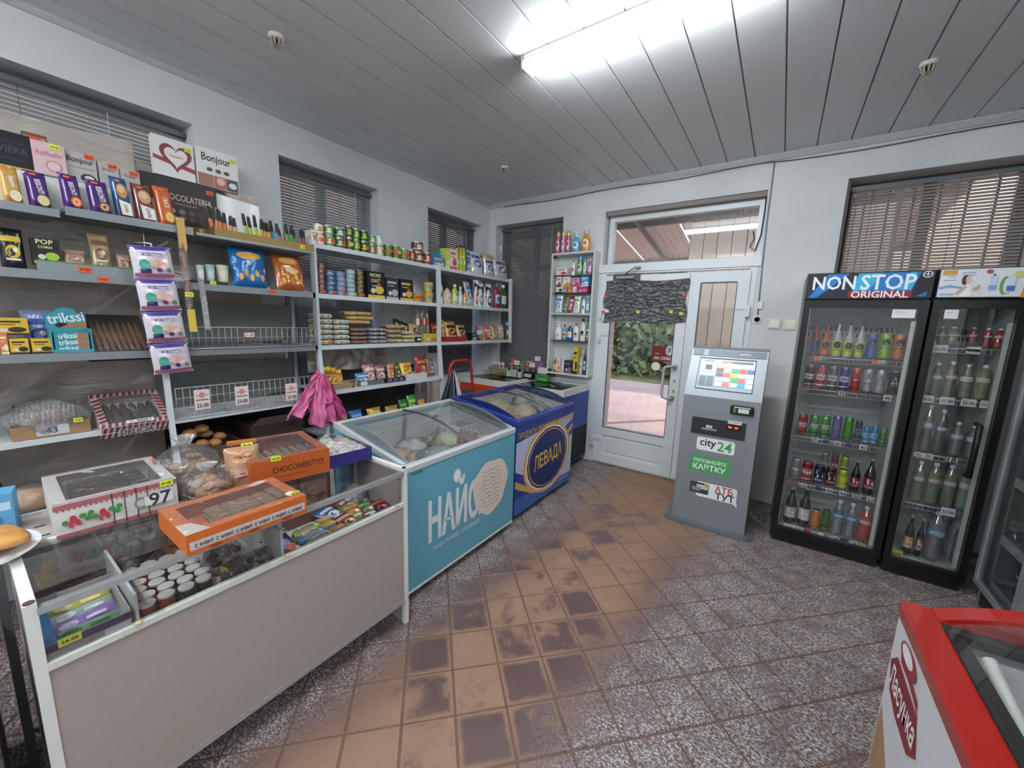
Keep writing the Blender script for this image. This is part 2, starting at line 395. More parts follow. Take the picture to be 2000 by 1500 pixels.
# ------------------------------------------------------------------ blinds and windows
def frame_rect(mb, axis, c0, c1, u0, u1, v0, v1, w, m, mull=()):
    def bx(a, b, p, q):
        if axis == 'x': mb.box(c0, c1, a, b, p, q, m)
        else: mb.box(a, b, c0, c1, p, q, m)
    bx(u0, u0 + w, v0, v1); bx(u1 - w, u1, v0, v1); bx(u0 + w, u1 - w, v0, v0 + w); bx(u0 + w, u1 - w, v1 - w, v1)
    for k in mull: bx(k - w/2, k + w/2, v0 + w, v1 - w)
BROWN = M('#4e4745', .5)
for i, (u0, u1, v0, v1) in enumerate(WINL):
    mb = MB(); frame_rect(mb, 'x', XL - .25, XL - .19, u0, u1, v0, v1, .06, PVCD, ((u0 + u1)/2,)); w = struct(mb, 'window_%d' % (i + 1))
    MB().quad((XL - .22, u0 + .05, v0 + .05), (XL - .22, u1 - .05, v0 + .05), (XL - .22, u1 - .05, v1 - .05), (XL - .22, u0 + .05, v1 - .05), GL).build('pane', w)
for i, (u0, u1, v0, v1) in ((4, WIND[0]), (5, WIND[2])):
    mb = MB(); frame_rect(mb, 'y', YD + .19, YD + .25, u0, u1, v0, v1, .06, BROWN, ((u0 + u1)/2,)); w = struct(mb, 'window_%d' % i)
    MB().quad((u0 + .05, YD + .22, v0 + .05), (u1 - .05, YD + .22, v0 + .05), (u1 - .05, YD + .22, v1 - .05), (u0 + .05, YD + .22, v1 - .05), GL).build('pane', w)
# brown reveal lining and steel grille bars outside the right window
MB().box(.281, .30, YD + .01, YD + .19, .91, 2.63, BROWN).build('reveal_lining', bpy.data.objects['window_5'])
g = MB()
for k in range(1, 7): g.box(.28 + k*.14, .292 + k*.14, YD + TH + .01, YD + TH + .022, .95, 2.6, '#3b322d')
for z in (1.4, 1.85, 2.3): g.box(.28, 1.25, YD + TH + .022, YD + TH + .03, z, z + .014, '#3b322d')
tag(g.build('window_grille'), 'steel bar grille outside the window above the drinks fridges', 'grille')
_sl = {}
def blind(label, loc, rz, w, z0, z1, tilt, slatm, pitch=.022):
    t = thing('venetian_blind', label, 'blind', loc, rz)
    MB().box(-w/2, w/2, -.02, .02, z1 - .03, z1, M('#6b6f74', .4, .4)).build('headrail', t)
    n = int((z1 - z0 - .05)/pitch); key = (round(w, 3), tilt, slatm.name)
    if key not in _sl:
        mb = MB(); c, s = math.cos(tilt), math.sin(tilt); pr = [(-.0125, 0), (0, .0016), (.0125, 0)]
        v = [(x, p[0]*c - p[1]*s, p[0]*s + p[1]*c) for x in (-w/2 + .006, w/2 - .006) for p in pr]
        mb.add(v, [(0, 1, 4, 3), (1, 2, 5, 4)], slatm, True); o = mb.build('slat', t); _sl[key] = o.data; n0 = 1; o.location = (0, 0, z1 - .045)
    else: n0 = 0
    for k in range(n0, n):
        o = bpy.data.objects.new('slat', _sl[key]); COL.objects.link(o); o.parent = t; o.location = (0, 0, z1 - .045 - k*pitch)
    MB().box(-w/2 + .004, w/2 - .004, -.012, .012, z1 - .045 - n*pitch - .012, z1 - .045 - n*pitch, M('#6b6f74', .4, .4)).build('bottom_rail', t)
    for s in (-.36, .12, .40):
        MB().tube([(s*w, -.016, z1 - .03), (s*w, -.016, z1 - .04 - n*pitch)], .0013, '#55565a', 5).build('ladder_cord', t)
    MB().tube([(w*.3, -.024, z1 - .03), (w*.3, -.024, z1 - .9)], .002, '#d8d8da', 5).build('pull_cord', t)
    return t
SLG = M('#9a9da0', .55, .25, var=.05); SLD = M('#77777b', .55, .3, var=.05); SLW = M('#a9a4a0', .35, .2, var=.05)
blind('grey slatted blind in the window above the chocolate boxes at far left', (XL - .12, .125, 0), R(90), 1.73, 2.05, 2.60, R(66), SLG)
blind('grey slatted blind in the middle window of the left wall, behind the tinned food', (XL - .12, 1.921, 0), R(90), .83, .9, 2.60, R(65), SLG)
blind('grey slatted blind in the left wall window nearest the corner', (XL - .12, 3.374, 0), R(90), .86, .9, 2.60, R(65), SLD)
blind('dark slatted blind in the corner window beside the white wall cabinet', (-2.55, YD + .12, 0), 0, .89, .92, 2.62, R(65), SLD)
blind('half open slatted blind in the window above the drinks fridges', (.775, YD + .12, 0), 0, .92, 1.5, 2.60, R(52), SLW)

# ------------------------------------------------------------------ doorway
dx0, dx1, dm = -1.615, -.225, -.745
fr = MB(); frame_rect(fr, 'y', YD - .005, YD + .06, dx0 + .001, dx1 - .001, 0.0, 2.075, .055, PVC)
fr.box(dx0 - .03, dx1 + .02, YD - .02, YD + .0, 2.035, 2.115, PVC)
fr = struct(fr, 'door_1')
def leaf(x0, x1, glass_z0, panel, nm='leaf'):
    mb = MB(); y0, y1 = YD - .03, YD + .035; w = .095; z0, z1 = .02, 2.0
    mb.box(x0, x0 + w, y0, y1, z0, z1, PVC); mb.box(x1 - w, x1, y0, y1, z0, z1, PVC)
    mb.box(x0 + w, x1 - w, y0, y1, z1 - w, z1, PVC); mb.box(x0 + w, x1 - w, y0, y1, z0, z0 + w, PVC); mb.box(x0 + w, x1 - w, y0, y1, glass_z0 - .09, glass_z0, PVC)
    mb.box(x0 + w, x1 - w, y0 + .018, y1 - .018, z0 + w, glass_z0 - .09, PVC)
    mb.box(x0 + w + .03, x1 - w - .03, y0 + .010, y0 + .018, z0 + w + .03, glass_z0 - .12, PVC)
    l = mb.build(nm, fr)
    g = MB().quad((x0 + w - .01, YD, glass_z0 - .01), (x1 - w + .01, YD, glass_z0 - .01), (x1 - w + .01, YD, z1 - w + .01), (x0 + w - .01, YD, z1 - w + .01), GL); g.build('pane', l)
    gs = MB()
    for a, b, p, q in ((x0 + w - .006, x0 + w, glass_z0, z1 - w), (x1 - w, x1 - w + .006, glass_z0, z1 - w)): gs.box(a, b, y0 - .001, y0 + .01, p, q, '#2a2c2e')
    gs.box(x0 + w, x1 - w, y0 - .001, y0 + .01, z1 - w, z1 - w + .006, '#2a2c2e'); gs.box(x0 + w, x1 - w, y0 - .001, y0 + .01, glass_z0 - .006, glass_z0, '#2a2c2e'); gs.build('gasket', l)
    return l
lf1 = leaf(dx0 + .045, dm - .002, .42, 1); lf2 = leaf(dm + .002, dx1 - .045, .42, 1, 'narrow_leaf')
for z in (.25, 1.62, 1.38):
    h = MB().box(dx0 + .02, dx0 + .05, YD - .055, YD - .028, z - .05, z + .05, PVC).box(dx0 + .03, dx0 + .12, YD - .042, YD - .030, z + .012, z + .048, PVC)
    h.build('hinge', lf1)
for z in (.25, 1.26, 1.66):
    h = MB().box(dx1 - .05, dx1 - .02, YD - .055, YD - .028, z - .05, z + .05, PVC).box(dx1 - .13, dx1 - .03, YD - .042, YD - .030, z + .012, z + .048, PVC)
    h.build('hinge', lf2)
hz0, hz1, hx = .83, 1.13, -.80
MB().tube([(hx, YD - .03, hz1), (hx - .01, YD - .085, hz1 + .005), (hx - .04, YD - .10, hz1 + .005), (hx - .075, YD - .10, hz1 - .005), (hx - .085, YD - .10, hz1 - .04), (hx - .085, YD - .10, hz0 + .04), (hx - .075, YD - .10, hz0 + .005), (hx - .04, YD - .10, hz0 - .005), (hx - .01, YD - .085, hz0 - .005), (hx, YD - .03, hz0)], .013, M('#b4b8bb', .35), 10).build('door_handle', lf1, label='grey tubular pull handle')
for z in (hz0, hz1): MB().lathe([(.02, 0), (.02, .03), (.012, .035)], M('#8d9194', .4), 12).build('handle_rose', lf1, loc=(hx, YD - .03, z)).rotation_euler = (R(90), 0, 0)
lk = MB()
for z in (.89, .99): lk.box(hx - .005, hx + .015, YD - .034, YD - .028, z - .014, z + .014, '#a88a66')
lk.build('lock_plate', lf1)
# transom light above
tf = MB(); frame_rect(tf, 'y', YD + .09, YD + .15, dx0 + .02, dx1 - .001, 2.078, 2.60, .05, PVC); tf = struct(tf, 'window_6')
MB().quad((dx0 + .06, YD + .12, 2.12), (dx1 - .05, YD + .12, 2.12), (dx1 - .05, YD + .12, 2.555), (dx0 + .06, YD + .12, 2.555), glass('transom_glass', refl=.22)).build('pane', tf)
MB().box(dx0 + .01, dx1 - .001, YD + .02, YD + .15, 2.60, 2.639, M('#8f8884', .8, bump=.5)).build('head_strip', tf)
# door closer
t = thing('door_closer', 'grey overhead door closer with folding arm at the top of the door', 'door closer', (-1.33, YD - .03, 1.985))
MB().box(-.145, .13, -.006, 0, -.045, .03, '#4c4e50').build('back_plate', t)
MB().lathe([(.0, -.085), (.018, -.085), (.018, .085), (.0, .085)], M('#a9adb0', .35, .5), 14).build('cylinder', t, loc=(-.01, -.028, -.01)).rotation_euler = (0, R(90), 0)
MB().tube([(-.01, -.03, .012), (-.005, -.035, .03), (.075, -.05, .075), (.1, -.03, .085)], .006, M('#55585a', .4, .5), 6).box(.08, .125, -.045, .0, .075, .092, M('#8d9194', .4, .5)).build('arm', t)
# crumpled foil taped over the upper pane
FOIL = bpy.data.materials.new('crumpled_foil'); FOIL.use_nodes = True
def _foil(m, col, sc, dist, rough=.22, met=.9):
    n = m.node_tree.nodes; L = m.node_tree.links; b = n['Principled BSDF']; b.inputs['Metallic'].default_value = met; b.inputs['Roughness'].default_value = rough; b.inputs['Base Color'].default_value = (*lin(col), 1)
    tc = n.new('ShaderNodeTexCoord'); mp = n.new('ShaderNodeMapping'); mp.inputs['Scale'].default_value = (1, 1, 2.2); L.new(tc.outputs['Object'], mp.inputs[0])
    t = n.new('ShaderNodeTexNoise'); t.inputs['Scale'].default_value = sc; t.inputs['Detail'].default_value = 5; t.inputs['Distortion'].default_value = .8; L.new(mp.outputs[0], t.inputs['Vector'])
    bp = n.new('ShaderNodeBump'); bp.inputs['Strength'].default_value = 1; bp.inputs['Distance'].default_value = dist; L.new(t.outputs['Fac'], bp.inputs['Height']); L.new(bp.outputs[0], b.inputs['Normal'])
_foil(FOIL, '#8a8c8e', 16, .05, .12)
FOIL2 = bpy.data.materials.new('silver_insulation_sheet'); FOIL2.use_nodes = True; _foil(FOIL2, '#b5aca4', 5, .012, .45, .45)
t = thing('foil_sheet', 'crumpled dark silver foil taped over the upper glass of the door', 'foil', (-1.15, YD - .036, 1.545))
MB().grid(lambda a, b: (-.40 + .80*a + .012*math.sin(b*9), -.006 - .009*noise.noise(Vector((a*9, b*14, 3))) , .40*b + .01*math.sin(a*7) - .02*(1 - a)*(1 - b)), 60, 34, FOIL, False).build('foil', t)
for x, z, c in ((-.385, .25, '#e0573a'), (-.40, .09, '#e0573a'), (-.04, .095, '#b8d63a'), (.27, .1, '#b8d63a'), (.36, .085, '#b8d63a'), (.37, .26, '#d8574a')):
    MB().box(x - .016, x + .016, -.021, -.017, z - .014, z + .014, c).build('tape', t)
# stickers on the glass
t = thing('pull_sign', 'dark red sign reading pull, stuck on the door glass', 'sign', (-.93, YD - .004, 1.245))
S0 = lambda u, v, o: (u, -.002 - o, v)
MB().box(-.105, .105, -.002, 0, -.075, .075, '#6e1a18').build('sign_plate', t)
MB().art([('t', .0, -.30, .74, 'НА СЕБЕ', '#f2ecea'), ('e', .28, .22, .16, .32, '#e9e7ea'), ('e', .28, .22, .13, .26, '#5a6b8a'), ('e', .28, .22, .11, .23, '#e9e7ea'), ('t', .28, .22, .2, 'Ф', '#3e5274', 0, 1.4), ('r', -.24, -.02, .2, .03, '#e6d8d4')], .21, .15, S0).build('printed_text', t)
tag(MB().lathe([(.0, 0), (.042, 0), (.042, .002), (0, .002)], '#e9dccb', 24).build('round_sticker', loc=(-.985, YD - .003, 1.115)), 'round cream sticker on the door glass under the red sign', 'sticker').rotation_euler = (R(90), 0, 0)
# sockets, switches, wiring on the door wall
def switch(x, z, label, socket=False, s=.042):
    t = thing('wall_socket' if socket else 'light_switch', label, 'socket' if socket else 'switch', (x, YD, z), group=None if socket else 'light switches by the fridge')
    MB().rbox(-s, s, -.012, 0, -s, s, M('#dfe0cf', .4), .004).build('plate', t)
    if socket: MB().lathe([(.026, 0), (.026, .004), (.02, .0)], '#c9cac0', 16).build('outlet', t, loc=(0, -.013, 0)).rotation_euler = (R(90), 0, 0)
    else: MB().rbox(-s*.72, s*.72, -.018, -.012, -s*.72, s*.72, M('#ecedde', .4), .003).build('rocker', t)
switch(-.056, 1.56, 'cream light switch, first one to the right of the payment terminal'); switch(.05, 1.555, 'cream light switch, middle one beside the fridge'); switch(.15, 1.55, 'cream light switch half hidden by the drinks fridge')
switch(-.185, 1.59, 'small white wall socket right of the door frame', True, .032)
tag(MB().box(-.018, .018, -.02, 0, -.03, .03, '#e2e4e0').build('junction_box', loc=(-.175, YD, 1.71)), 'tiny white junction box above the wall socket', 'junction box')
tag(MB().tube([(-.205, YD - .006, 2.84), (-.205, YD - .006, 2.4), (-.195, YD - .006, 1.95), (-.185, YD - .006, 1.63)], .0055, '#7d8084', 6).build('cable'), 'grey cable dropping from the ceiling to the wall socket beside the door', 'cable')
tag(MB().tube([(-.30, YD + .07, 2.34), (-.285, YD + .07, 2.27), (-.31, YD + .06, 2.21), (-.27, YD + .06, 2.17), (-.24, YD + .07, 2.3), (-.235, YD + .07, 2.5), (-.235, YD + .07, 2.6)], .005, '#16161a', 6).build('loose_wire'), 'loose black wire curled in the corner of the transom window', 'wire')

# ------------------------------------------------------------------ outside
def plane(mb, z, x0, x1, y0, y1, m): return mb.quad((x0, y0, z), (x1, y0, z), (x1, y1, z), (x0, y1, z), m)
struct(plane(MB(), -.12, -40, 30, 4.3, 11.5, wallmat('dusty_asphalt', '#a8989a', '#bcaaa8', 1.2, .6)), 'floor_yard')
struct(B(-1.6, .6, YD + TH, 5.3, -.2, -.03, M('#a9a19b', .8, bump=.3)), 'floor_porch')
struct(MB().box(-60, 40, 11.5, 60, -.4, -.1, wallmat('grass_verge', '#4d5b34', '#76804f', 3, .8)), 'floor_verge')
# hedge: leafy mass
lf = MB(); greens = [M('#3c5030', .7), M('#4c643c', .7), M('#61784c', .7), M('#2c3c26', .8)]
rg = random.Random(3)
for i in range(9000):
    x = rg.uniform(-14, 1.5); y = 12.6 + rg.uniform(0, 1.6); z = rg.uniform(-.1, 3.6) * (1 - .1*rg.random()); y -= .9*math.sin(min(1, max(0, (3.6 - z)/3.6))*1.5) * (.6 + .4*noise.noise(Vector((x*.8, z*.8, 0))))
    a, b = rg.uniform(0, 6.28), rg.uniform(-.9, .9); s = rg.uniform(.07, .17); u = Vector((math.cos(a)*s, math.sin(a)*.4*s, b*s)); w = Vector((-b*.5*s, .25*s, s*.8))
    c = Vector((x, y, z)); lf.add([tuple(c - u), tuple(c - w*.6), tuple(c + u), tuple(c + w)], [(0, 1, 2, 3)], greens[rg.randrange(4)])
hd = thing('hedge', 'tall leafy green hedge across the road, seen through the glass door', 'hedge', (0, 0, 0))
lf.build('foliage', hd, kind='stuff')
MB().grid(lambda a, b: (-15 + 18*a, 13.2 + .3*noise.noise(Vector((a*20, b*4, 1))), -.1 + 3.5*b), 40, 8, M('#20301a', .9)).build('undergrowth', hd)
tag(MB().box(-5.8, -4.7, 11.5, 11.6, -.12, 1.9, M('#8d8079', .8, bump=.4)).build('concrete_fence'), 'low grey fence half hidden in the hedge across the road', 'fence')
# warm plastered outer jamb
struct(B(-1.66, -1.56, YD + .065, 4.30, -.03, 2.07, wallmat('warm_plaster', '#e2c3ae', '#efd4c2')), 'trim_3')
# stall clad in cream metal sheet to the right of the entrance
st = thing('clad_wall', 'cream ribbed metal wall of a stall outside, behind the narrow door glass', 'wall', (0, 0, 0))
for k in range(12):
    x = -1.04 + k*.15
    MB().box(x + .004, x + .146, 5.25 + (.006 if k % 2 else 0), 5.29, 1.15, 2.75, M('#ece2d2', .5, var=.05)).build('panel', st)
MB().box(-1.05, .8, 5.29, 5.35, -.1, 2.8, '#6b5d52').box(-1.05, .8, 5.2, 5.3, -.12, 1.15, '#7a5a48').build('frame', st)
# porch canopy: corrugated sheets over steel beams
cn = thing('canopy', 'corrugated sheet canopy on steel beams over the entrance, seen through the transom', 'canopy', (0, 0, 0))
for k in range(7):
    x = -5.2 + k*.95
    MB().grid(lambda a, b: (x + .93*a, 4.35 + 3.65*b, 3.30 - .55*b + .018*math.sin(a*PI*18)), 54, 1, M('#ddd0c6', .5)).build('corrugated_sheet', cn)
for y, z in ((4.6, 3.24), (6.0, 3.03), (7.8, 2.76)): MB().box(-5.2, 1.4, y, y + .06, z - .08, z, '#6d686a').build('beam', cn)
for x in (-4.6, -3.2, -1.9, -.6, .8): MB().prism([(4.35, 3.20), (8.0, 2.65), (8.0, 2.60), (4.35, 3.15)], 'x', x, x + .05, '#6d686a').build('rafter', cn)
for x in (-5.0, -.95): MB().box(x, x + .08, 7.75, 7.83, -.12, 2.62, '#6d686a').build('post', cn)
struct(MB().box(1.3, 9, 8.5, 8.7, -.1, 5, wallmat('sunlit_render', '#d8c0ae', '#e8d4c4')), 'wall_opposite')
struct(MB().box(-30, 30, 62, 62.2, -.1, 7, M('#5f6e50', .9)), 'wall_treeline')
# neighbour wall beyond the left windows
struct(MB().box(-6.2, -6, -4, 12, -.1, 3.5, M('#8d8680', .9, bump=.4)), 'wall_neighbour')

# ------------------------------------------------------------------ shop fittings
WHITE = M('#e3e4e2', .35, var=.04); CREAM = M('#a9a09a', .4, var=.05); SH = M('#d5dadd', .4, var=.04); GSH = M('#8f9498', .4, .3, var=.06); WIRE = M('#c9ccc9', .35, .4)
# --- display counter
def showcase():
    x0, x1, y0, y1 = -1.76, -1.37, .03, 1.16
    t = thing('display_counter', 'white panelled display counter with glass front and top, full of sweets', 'counter', ((x0+x1)/2, (y0+y1)/2, 0))
    cx, cy = (x0+x1)/2, (y0+y1)/2; T = Matrix.Translation((-cx, -cy, 0))
    def part(name, fn, parent=t, **k):
        m = MB(); m.T = T; fn(m); return m.build(name, parent, **k)
    part('front_panel', lambda m: m.box(x1 - .018, x1 - .004, y0 + .02, y1 - .02, .14, .625, CREAM))
    part('end_panel', lambda m: m.box(x0, x1 - .02, y1 - .018, y1 - .002, .0, .79, CREAM))
    part('end_panel', lambda m: m.box(x0, x1 - .02, y0 + .002, y0 + .018, .0, .79, CREAM))
    part('plinth_strip', lambda m: m.box(x1 - .02, x1 - .0, y0 + .02, y1 - .02, .118, .138, ALU))
    part('deck', lambda m: m.box(x0, x1 - .02, y0 + .018, y1 - .018, .56, .575, WHITE))
    part('divider', lambda m: m.box(x0 + .02, x1 - .02, .60, .608, .575, .74, M('#dcdfdd', .35)))
    part('divider', lambda m: m.box(x0 + .02, x1 - .02, .215, .222, .575, .72, M('#cfd4d4', .35)))
    for y in (y0, y1):
        part('corner_post', lambda m: m.box(x1 - .022, x1, y - (.0 if y == y0 else .022), y + (.022 if y == y0 else 0), 0, .81, WHITE))
        part('top_profile', lambda m: m.box(x0, x1 - .022, y - (.0 if y == y0 else .022), y + (.022 if y == y0 else 0), .79, .81, WHITE))
        part('post_cap', lambda m: m.lathe([(.010, .81), (.010, .813), (.0, .8135)], '#101010' if y == y1 else '#5a4038', 14, (x1 - .011, y + (.011 if y == y0 else -.011), 0)))
        part('back_post', lambda m: m.box(x0, x0 + .02, y - (.0 if y == y0 else .022), y + (.022 if y == y0 else 0), 0, .79, WHITE))
    part('lower_rail', lambda m: m.box(x1 - .02, x1 + .002, y0 + .02, y1 - .02, .625, .643, M('#d8dcd2', .3)))
    part('upper_rail', lambda m: m.box(x1 - .018, x1 + .002, y0 + .02, y1 - .02, .778, .796, ALU))
    part('back_rail', lambda m: m.box(x0, x0 + .018, y0 + .02, y1 - .02, .79, .808, WHITE))
    part('front_glass', lambda m: m.quad((x1 - .009, y0 + .02, .643), (x1 - .009, y1 - .02, .643), (x1 - .009, y1 - .02, .778), (x1 - .009, y0 + .02, .778), GL))
    part('top_glass', lambda m: m.quad((x0 + .018, y0 + .02, .8), (x1 - .0, y0 + .02, .797), (x1 - .0, y1 - .02, .797), (x0 + .018, y1 - .02, .8), GL))
    part('sliding_door', lambda m: m.box(x0 + .004, x0 + .008, y0 + .03, .62, .58, .785, GL))
    part('door_profile', lambda m: m.box(x0, x0 + .016, .60, .622, .58, .785, WHITE))
    part('sliding_door', lambda m: m.box(x0 + .010, x0 + .013, .60, y1 - .03, .58, .785, GL))
    for y, z in ((.215, .645), (.61, .645), (1.1, .645)): part('glass_clip', lambda m: m.lathe([(.0, -.006), (.008, -.004), (.008, .004), (0, .006)], '#cdbf9c', 8, (x1 + .002, y, z)))
    for z in (.66, .70, .75): part('screw', lambda m: m.lathe([(.004, -.002), (.004, .002)], '#4a4038', 6, (x1 - .03, y1 - .02, z)))
showcase()
# back worktop of perforated sheet behind the counter
t = thing('back_worktop', 'beige perforated metal worktop behind the display counter, carrying the bakery boxes', 'worktop', (-1.92, .58, 0))
mb = MB().box(-.145, .16, -.60, .60, .765, .785, M('#b8aca4', .5)).box(-.145, -.135, -.60, .60, .785, .795, SH)
mb.build('top', t)
hl = None
for k in range(14):
    for x in (-.02, .07):
        if hl is None: o = MB().box(0, .008, 0, .025, .7855, .786, '#2c2622').build('slot', t); hl = o.data
        else: o = bpy.data.objects.new('slot', hl); COL.objects.link(o); o.parent = t
        o.location = (x, -.57 + k*.085, 0)
for x in (-.13, .12):
    for y in (-.58, .56): MB().box(x, x + .02, y, y + .02, 0, .765, GREYM).build('leg', t)

# --- chest freezer with a curved sliding lid; local front is -y
def freezer(name, label, loc, rz, Lx, D, zf, zb, body, rim, endc, art=None, z0=.05, bulge=.045, rimw=.03, gask=None, handle=True, side=None, ct=.012):
    t = thing(name, label, 'freezer', loc, rz)
    h = Lx/2; y0, y1 = -D/2, D/2; w = .045
    zl = lambda y: zf + (zb - zf)*(y - y0)/D
    m = MB()
    m.box(-h, h, y0, y0 + w, z0, zf - .03, body); m.prism([(y1 - w, z0), (y1, z0), (y1, zl(y1) - .03), (y1 - w, zl(y1 - w) - .03)], 'x', -h, h, side or body)
    for a, b in ((-h, -h + w), (h - w, h)): m.prism([(y0 + w, z0), (y1 - w, z0), (y1 - w, zl(y1 - w) - .03), (y0 + w, zl(y0 + w) - .03)], 'x', a, b, side or body)
    m.box(-h + w, h - w, y0 + w, y1 - w, z0, z0 + .04, body); m.build('cabinet', t)
    li = MB(); inn = M('#d3d9da', .4, var=.03); k = .002
    a, b, c, d = -h + w + k, h - w - k, y0 + w + k, y1 - w - k
    li.quad((a, c, .60), (b, c, .60), (b, d, .60), (a, d, .60), inn); li.quad((a, c, .4), (a, c, zf - .03), (b, c, zf - .03), (b, c, .4), inn); li.quad((a, d, .4), (b, d, .4), (b, d, zl(d) - .03), (a, d, zl(d) - .03), inn)
    li.quad((a, c, .4), (a, d, .4), (a, d, zl(d) - .03), (a, c, zl(c) - .03), inn); li.quad((b, c, .4), (b, c, zl(c) - .03), (b, d, zl(d) - .03), (b, d, .4), inn)
    li.build('liner', t)
    r = MB(); r.prism([(y0 - .004, zf - .035), (y0 + rimw, zf - .03), (y0 + rimw, zf), (y0 + .004, zf), (y0 - .004, zf - .008)], 'x', -h, h, rim); r.build('front_rim', t)
    r = MB(); r.prism([(y1 + .004, zb - .035), (y1 - rimw, zb - .034), (y1 - rimw, zl(y1 - rimw)), (y1 + .004, zb)], 'x', -h, h, rim); r.build('back_rim', t)
    for s in (-1, 1):
        r = MB(); a, b = (-h, -h + rimw) if s < 0 else (h - rimw, h)
        r.prism([(y0 + rimw, zl(y0 + rimw) - .03), (y1 - rimw, zl(y1 - rimw) - .03), (y1 - rimw, zl(y1 - rimw)), (y0 + rimw, zl(y0 + rimw))], 'x', a, b, rim); r.build('side_rim', t)
        arc = lambda u: (y0 + rimw + (D - 2*rimw)*u, zl(y0 + rimw + (D - 2*rimw)*u) + bulge*4*u*(1 - u)*(1 - .35*(u - .5)))
        pts = [arc(i/14) for i in range(15)]; x = -h + rimw + .002 if s < 0 else h - rimw - .002 - ct
        x = (-h if s < 0 else h - ct) if ct > .02 else x; MB().prism(pts, 'x', x, x + ct, endc).build('end_cheek', t)
    if gask:
        g = MB(); g.prism([(y0 + rimw, zf - .02), (y0 + rimw + .03, zf - .02), (y0 + rimw + .03, zf - .002), (y0 + rimw, zf - .002)], 'x', -h + rimw, h - rimw, gask)
        for s in (-1, 1): g.prism([(y0 + rimw, zl(y0 + rimw) - .02), (y1 - rimw, zl(y1 - rimw) - .02), (y1 - rimw, zl(y1 - rimw) - .001), (y0 + rimw, zl(y0 + rimw) - .001)], 'x', *((-h + rimw, -h + rimw + .03) if s < 0 else (h - rimw - .03, h - rimw)), gask)
        g.build('gasket', t)
    for q, (a, b, dz) in enumerate(((-h + rimw + .016, .02, .004), (-.0, h - rimw - .016, -.006))):
        gl = MB(); gl.grid(lambda u, v: (a + (b - a)*u, arc(v)[0], arc(v)[1] + dz), 1, 14, GL); gl.build('sliding_lid', t)
    for x, dz in ((-.004, .002), (.014, -.008)):
        MB().tube([(x, arc(i/14)[0], arc(i/14)[1] + dz + .003) for i in range(15)], .006, M('#5f6468', .4, .4), 6).build('lid_profile', t)
    if handle: MB().box(-.03, .03, -.05, -.02, 0, .012, M('#70767a', .4)).tube([(-.012, -.035, .01), (-.012, -.035, .04)], .006, '#9aa0a4', 8).build('lid_handle', t, loc=(-.0, .03, arc(.5)[1] + .008))
    for sx in (-1, 1):
        for sy in (-1, 1): MB().lathe([(.022, -.012), (.022, .012)], '#2a2a2c', 12).build('caster', t, loc=(sx*(h - .08), sy*(D/2 - .07), .022)).rotation_euler = (0, R(90), 0)
    if art: m = MB(); m.art(art, Lx, zf - .035 - z0, lambda u, v, o: (u, y0 - o, z0 + v)); m.build('printed_graphic', t)
    return t
TEAL = M('#66a9be', .35, var=.03)
def fx(y, c, L): return (y - c)/L
tc, tL = 1.725, .98
def TA(y, z): return (fx(y, tc, tL), (z - .05)/.68)
scoop = []
for i in range(26):
    a = 2*PI*i/26; rr = 1 + .05*math.sin(3*a) + .03*math.sin(7*a + 1)
    scoop.append(TA(1.945 + .195*rr*math.cos(a)*.95, .425 + .185*rr*math.sin(a)))
ridges = []
for k in range(9):
    z = .30 + k*.030; y = 1.945
    ridges.append(('p', [TA(y - .13 + .013*abs(k - 4) + .26*(1 - abs(k-4)*.1)*j/8, z + .008*math.sin(j*1.9 + k)) for j in range(9)] + [TA(y - .13 + .013*abs(k - 4) + .26*(1 - abs(k-4)*.1)*j/8, z - .004 + .006*math.sin(j*1.9 + k)) for j in range(8, -1, -1)], '#a58f80'))
fz1 = freezer('ice_cream_freezer', 'turquoise chest freezer with an ice cream scoop printed on its front', (-1.785, tc, 0), R(90), tL, .63, .765, .885, TEAL, M('#cdd3d5', .3, .2), M('#7f868a', .35, .2),
    [('r', 0, .012, 1, .024, '#e8ecec'), ('r', -.497, .5, .006, 1, '#dfe4e4'), ('t', *TA(1.602, .43), .44, 'НАЙС', '#e4e8ee', 0, 2.1), ('t', *TA(1.608, .43), .44, 'НАЙС', '#e4e8ee', 0, 2.1), ('t', *TA(1.605, .433), .445, 'НАЙС', '#e4e8ee', 0, 2.1), ('r', *TA(1.835, .41), .032, .42, '#e4e8ee'), ('e', *TA(1.615, .60), .034, .06, '#dcdfe8'), ('e', *TA(1.61, .605), .027, .048, '#f2f2f6'), ('p', scoop, '#e6dacd')] + ridges +
    [('t', *TA(1.62, .235), .42, 'ЗАВАРНИЙ ПЛОМБІР', '#cfe0e6'), ('t', *TA(1.31, .715), .07, 'D-UGUR', '#16262c')])
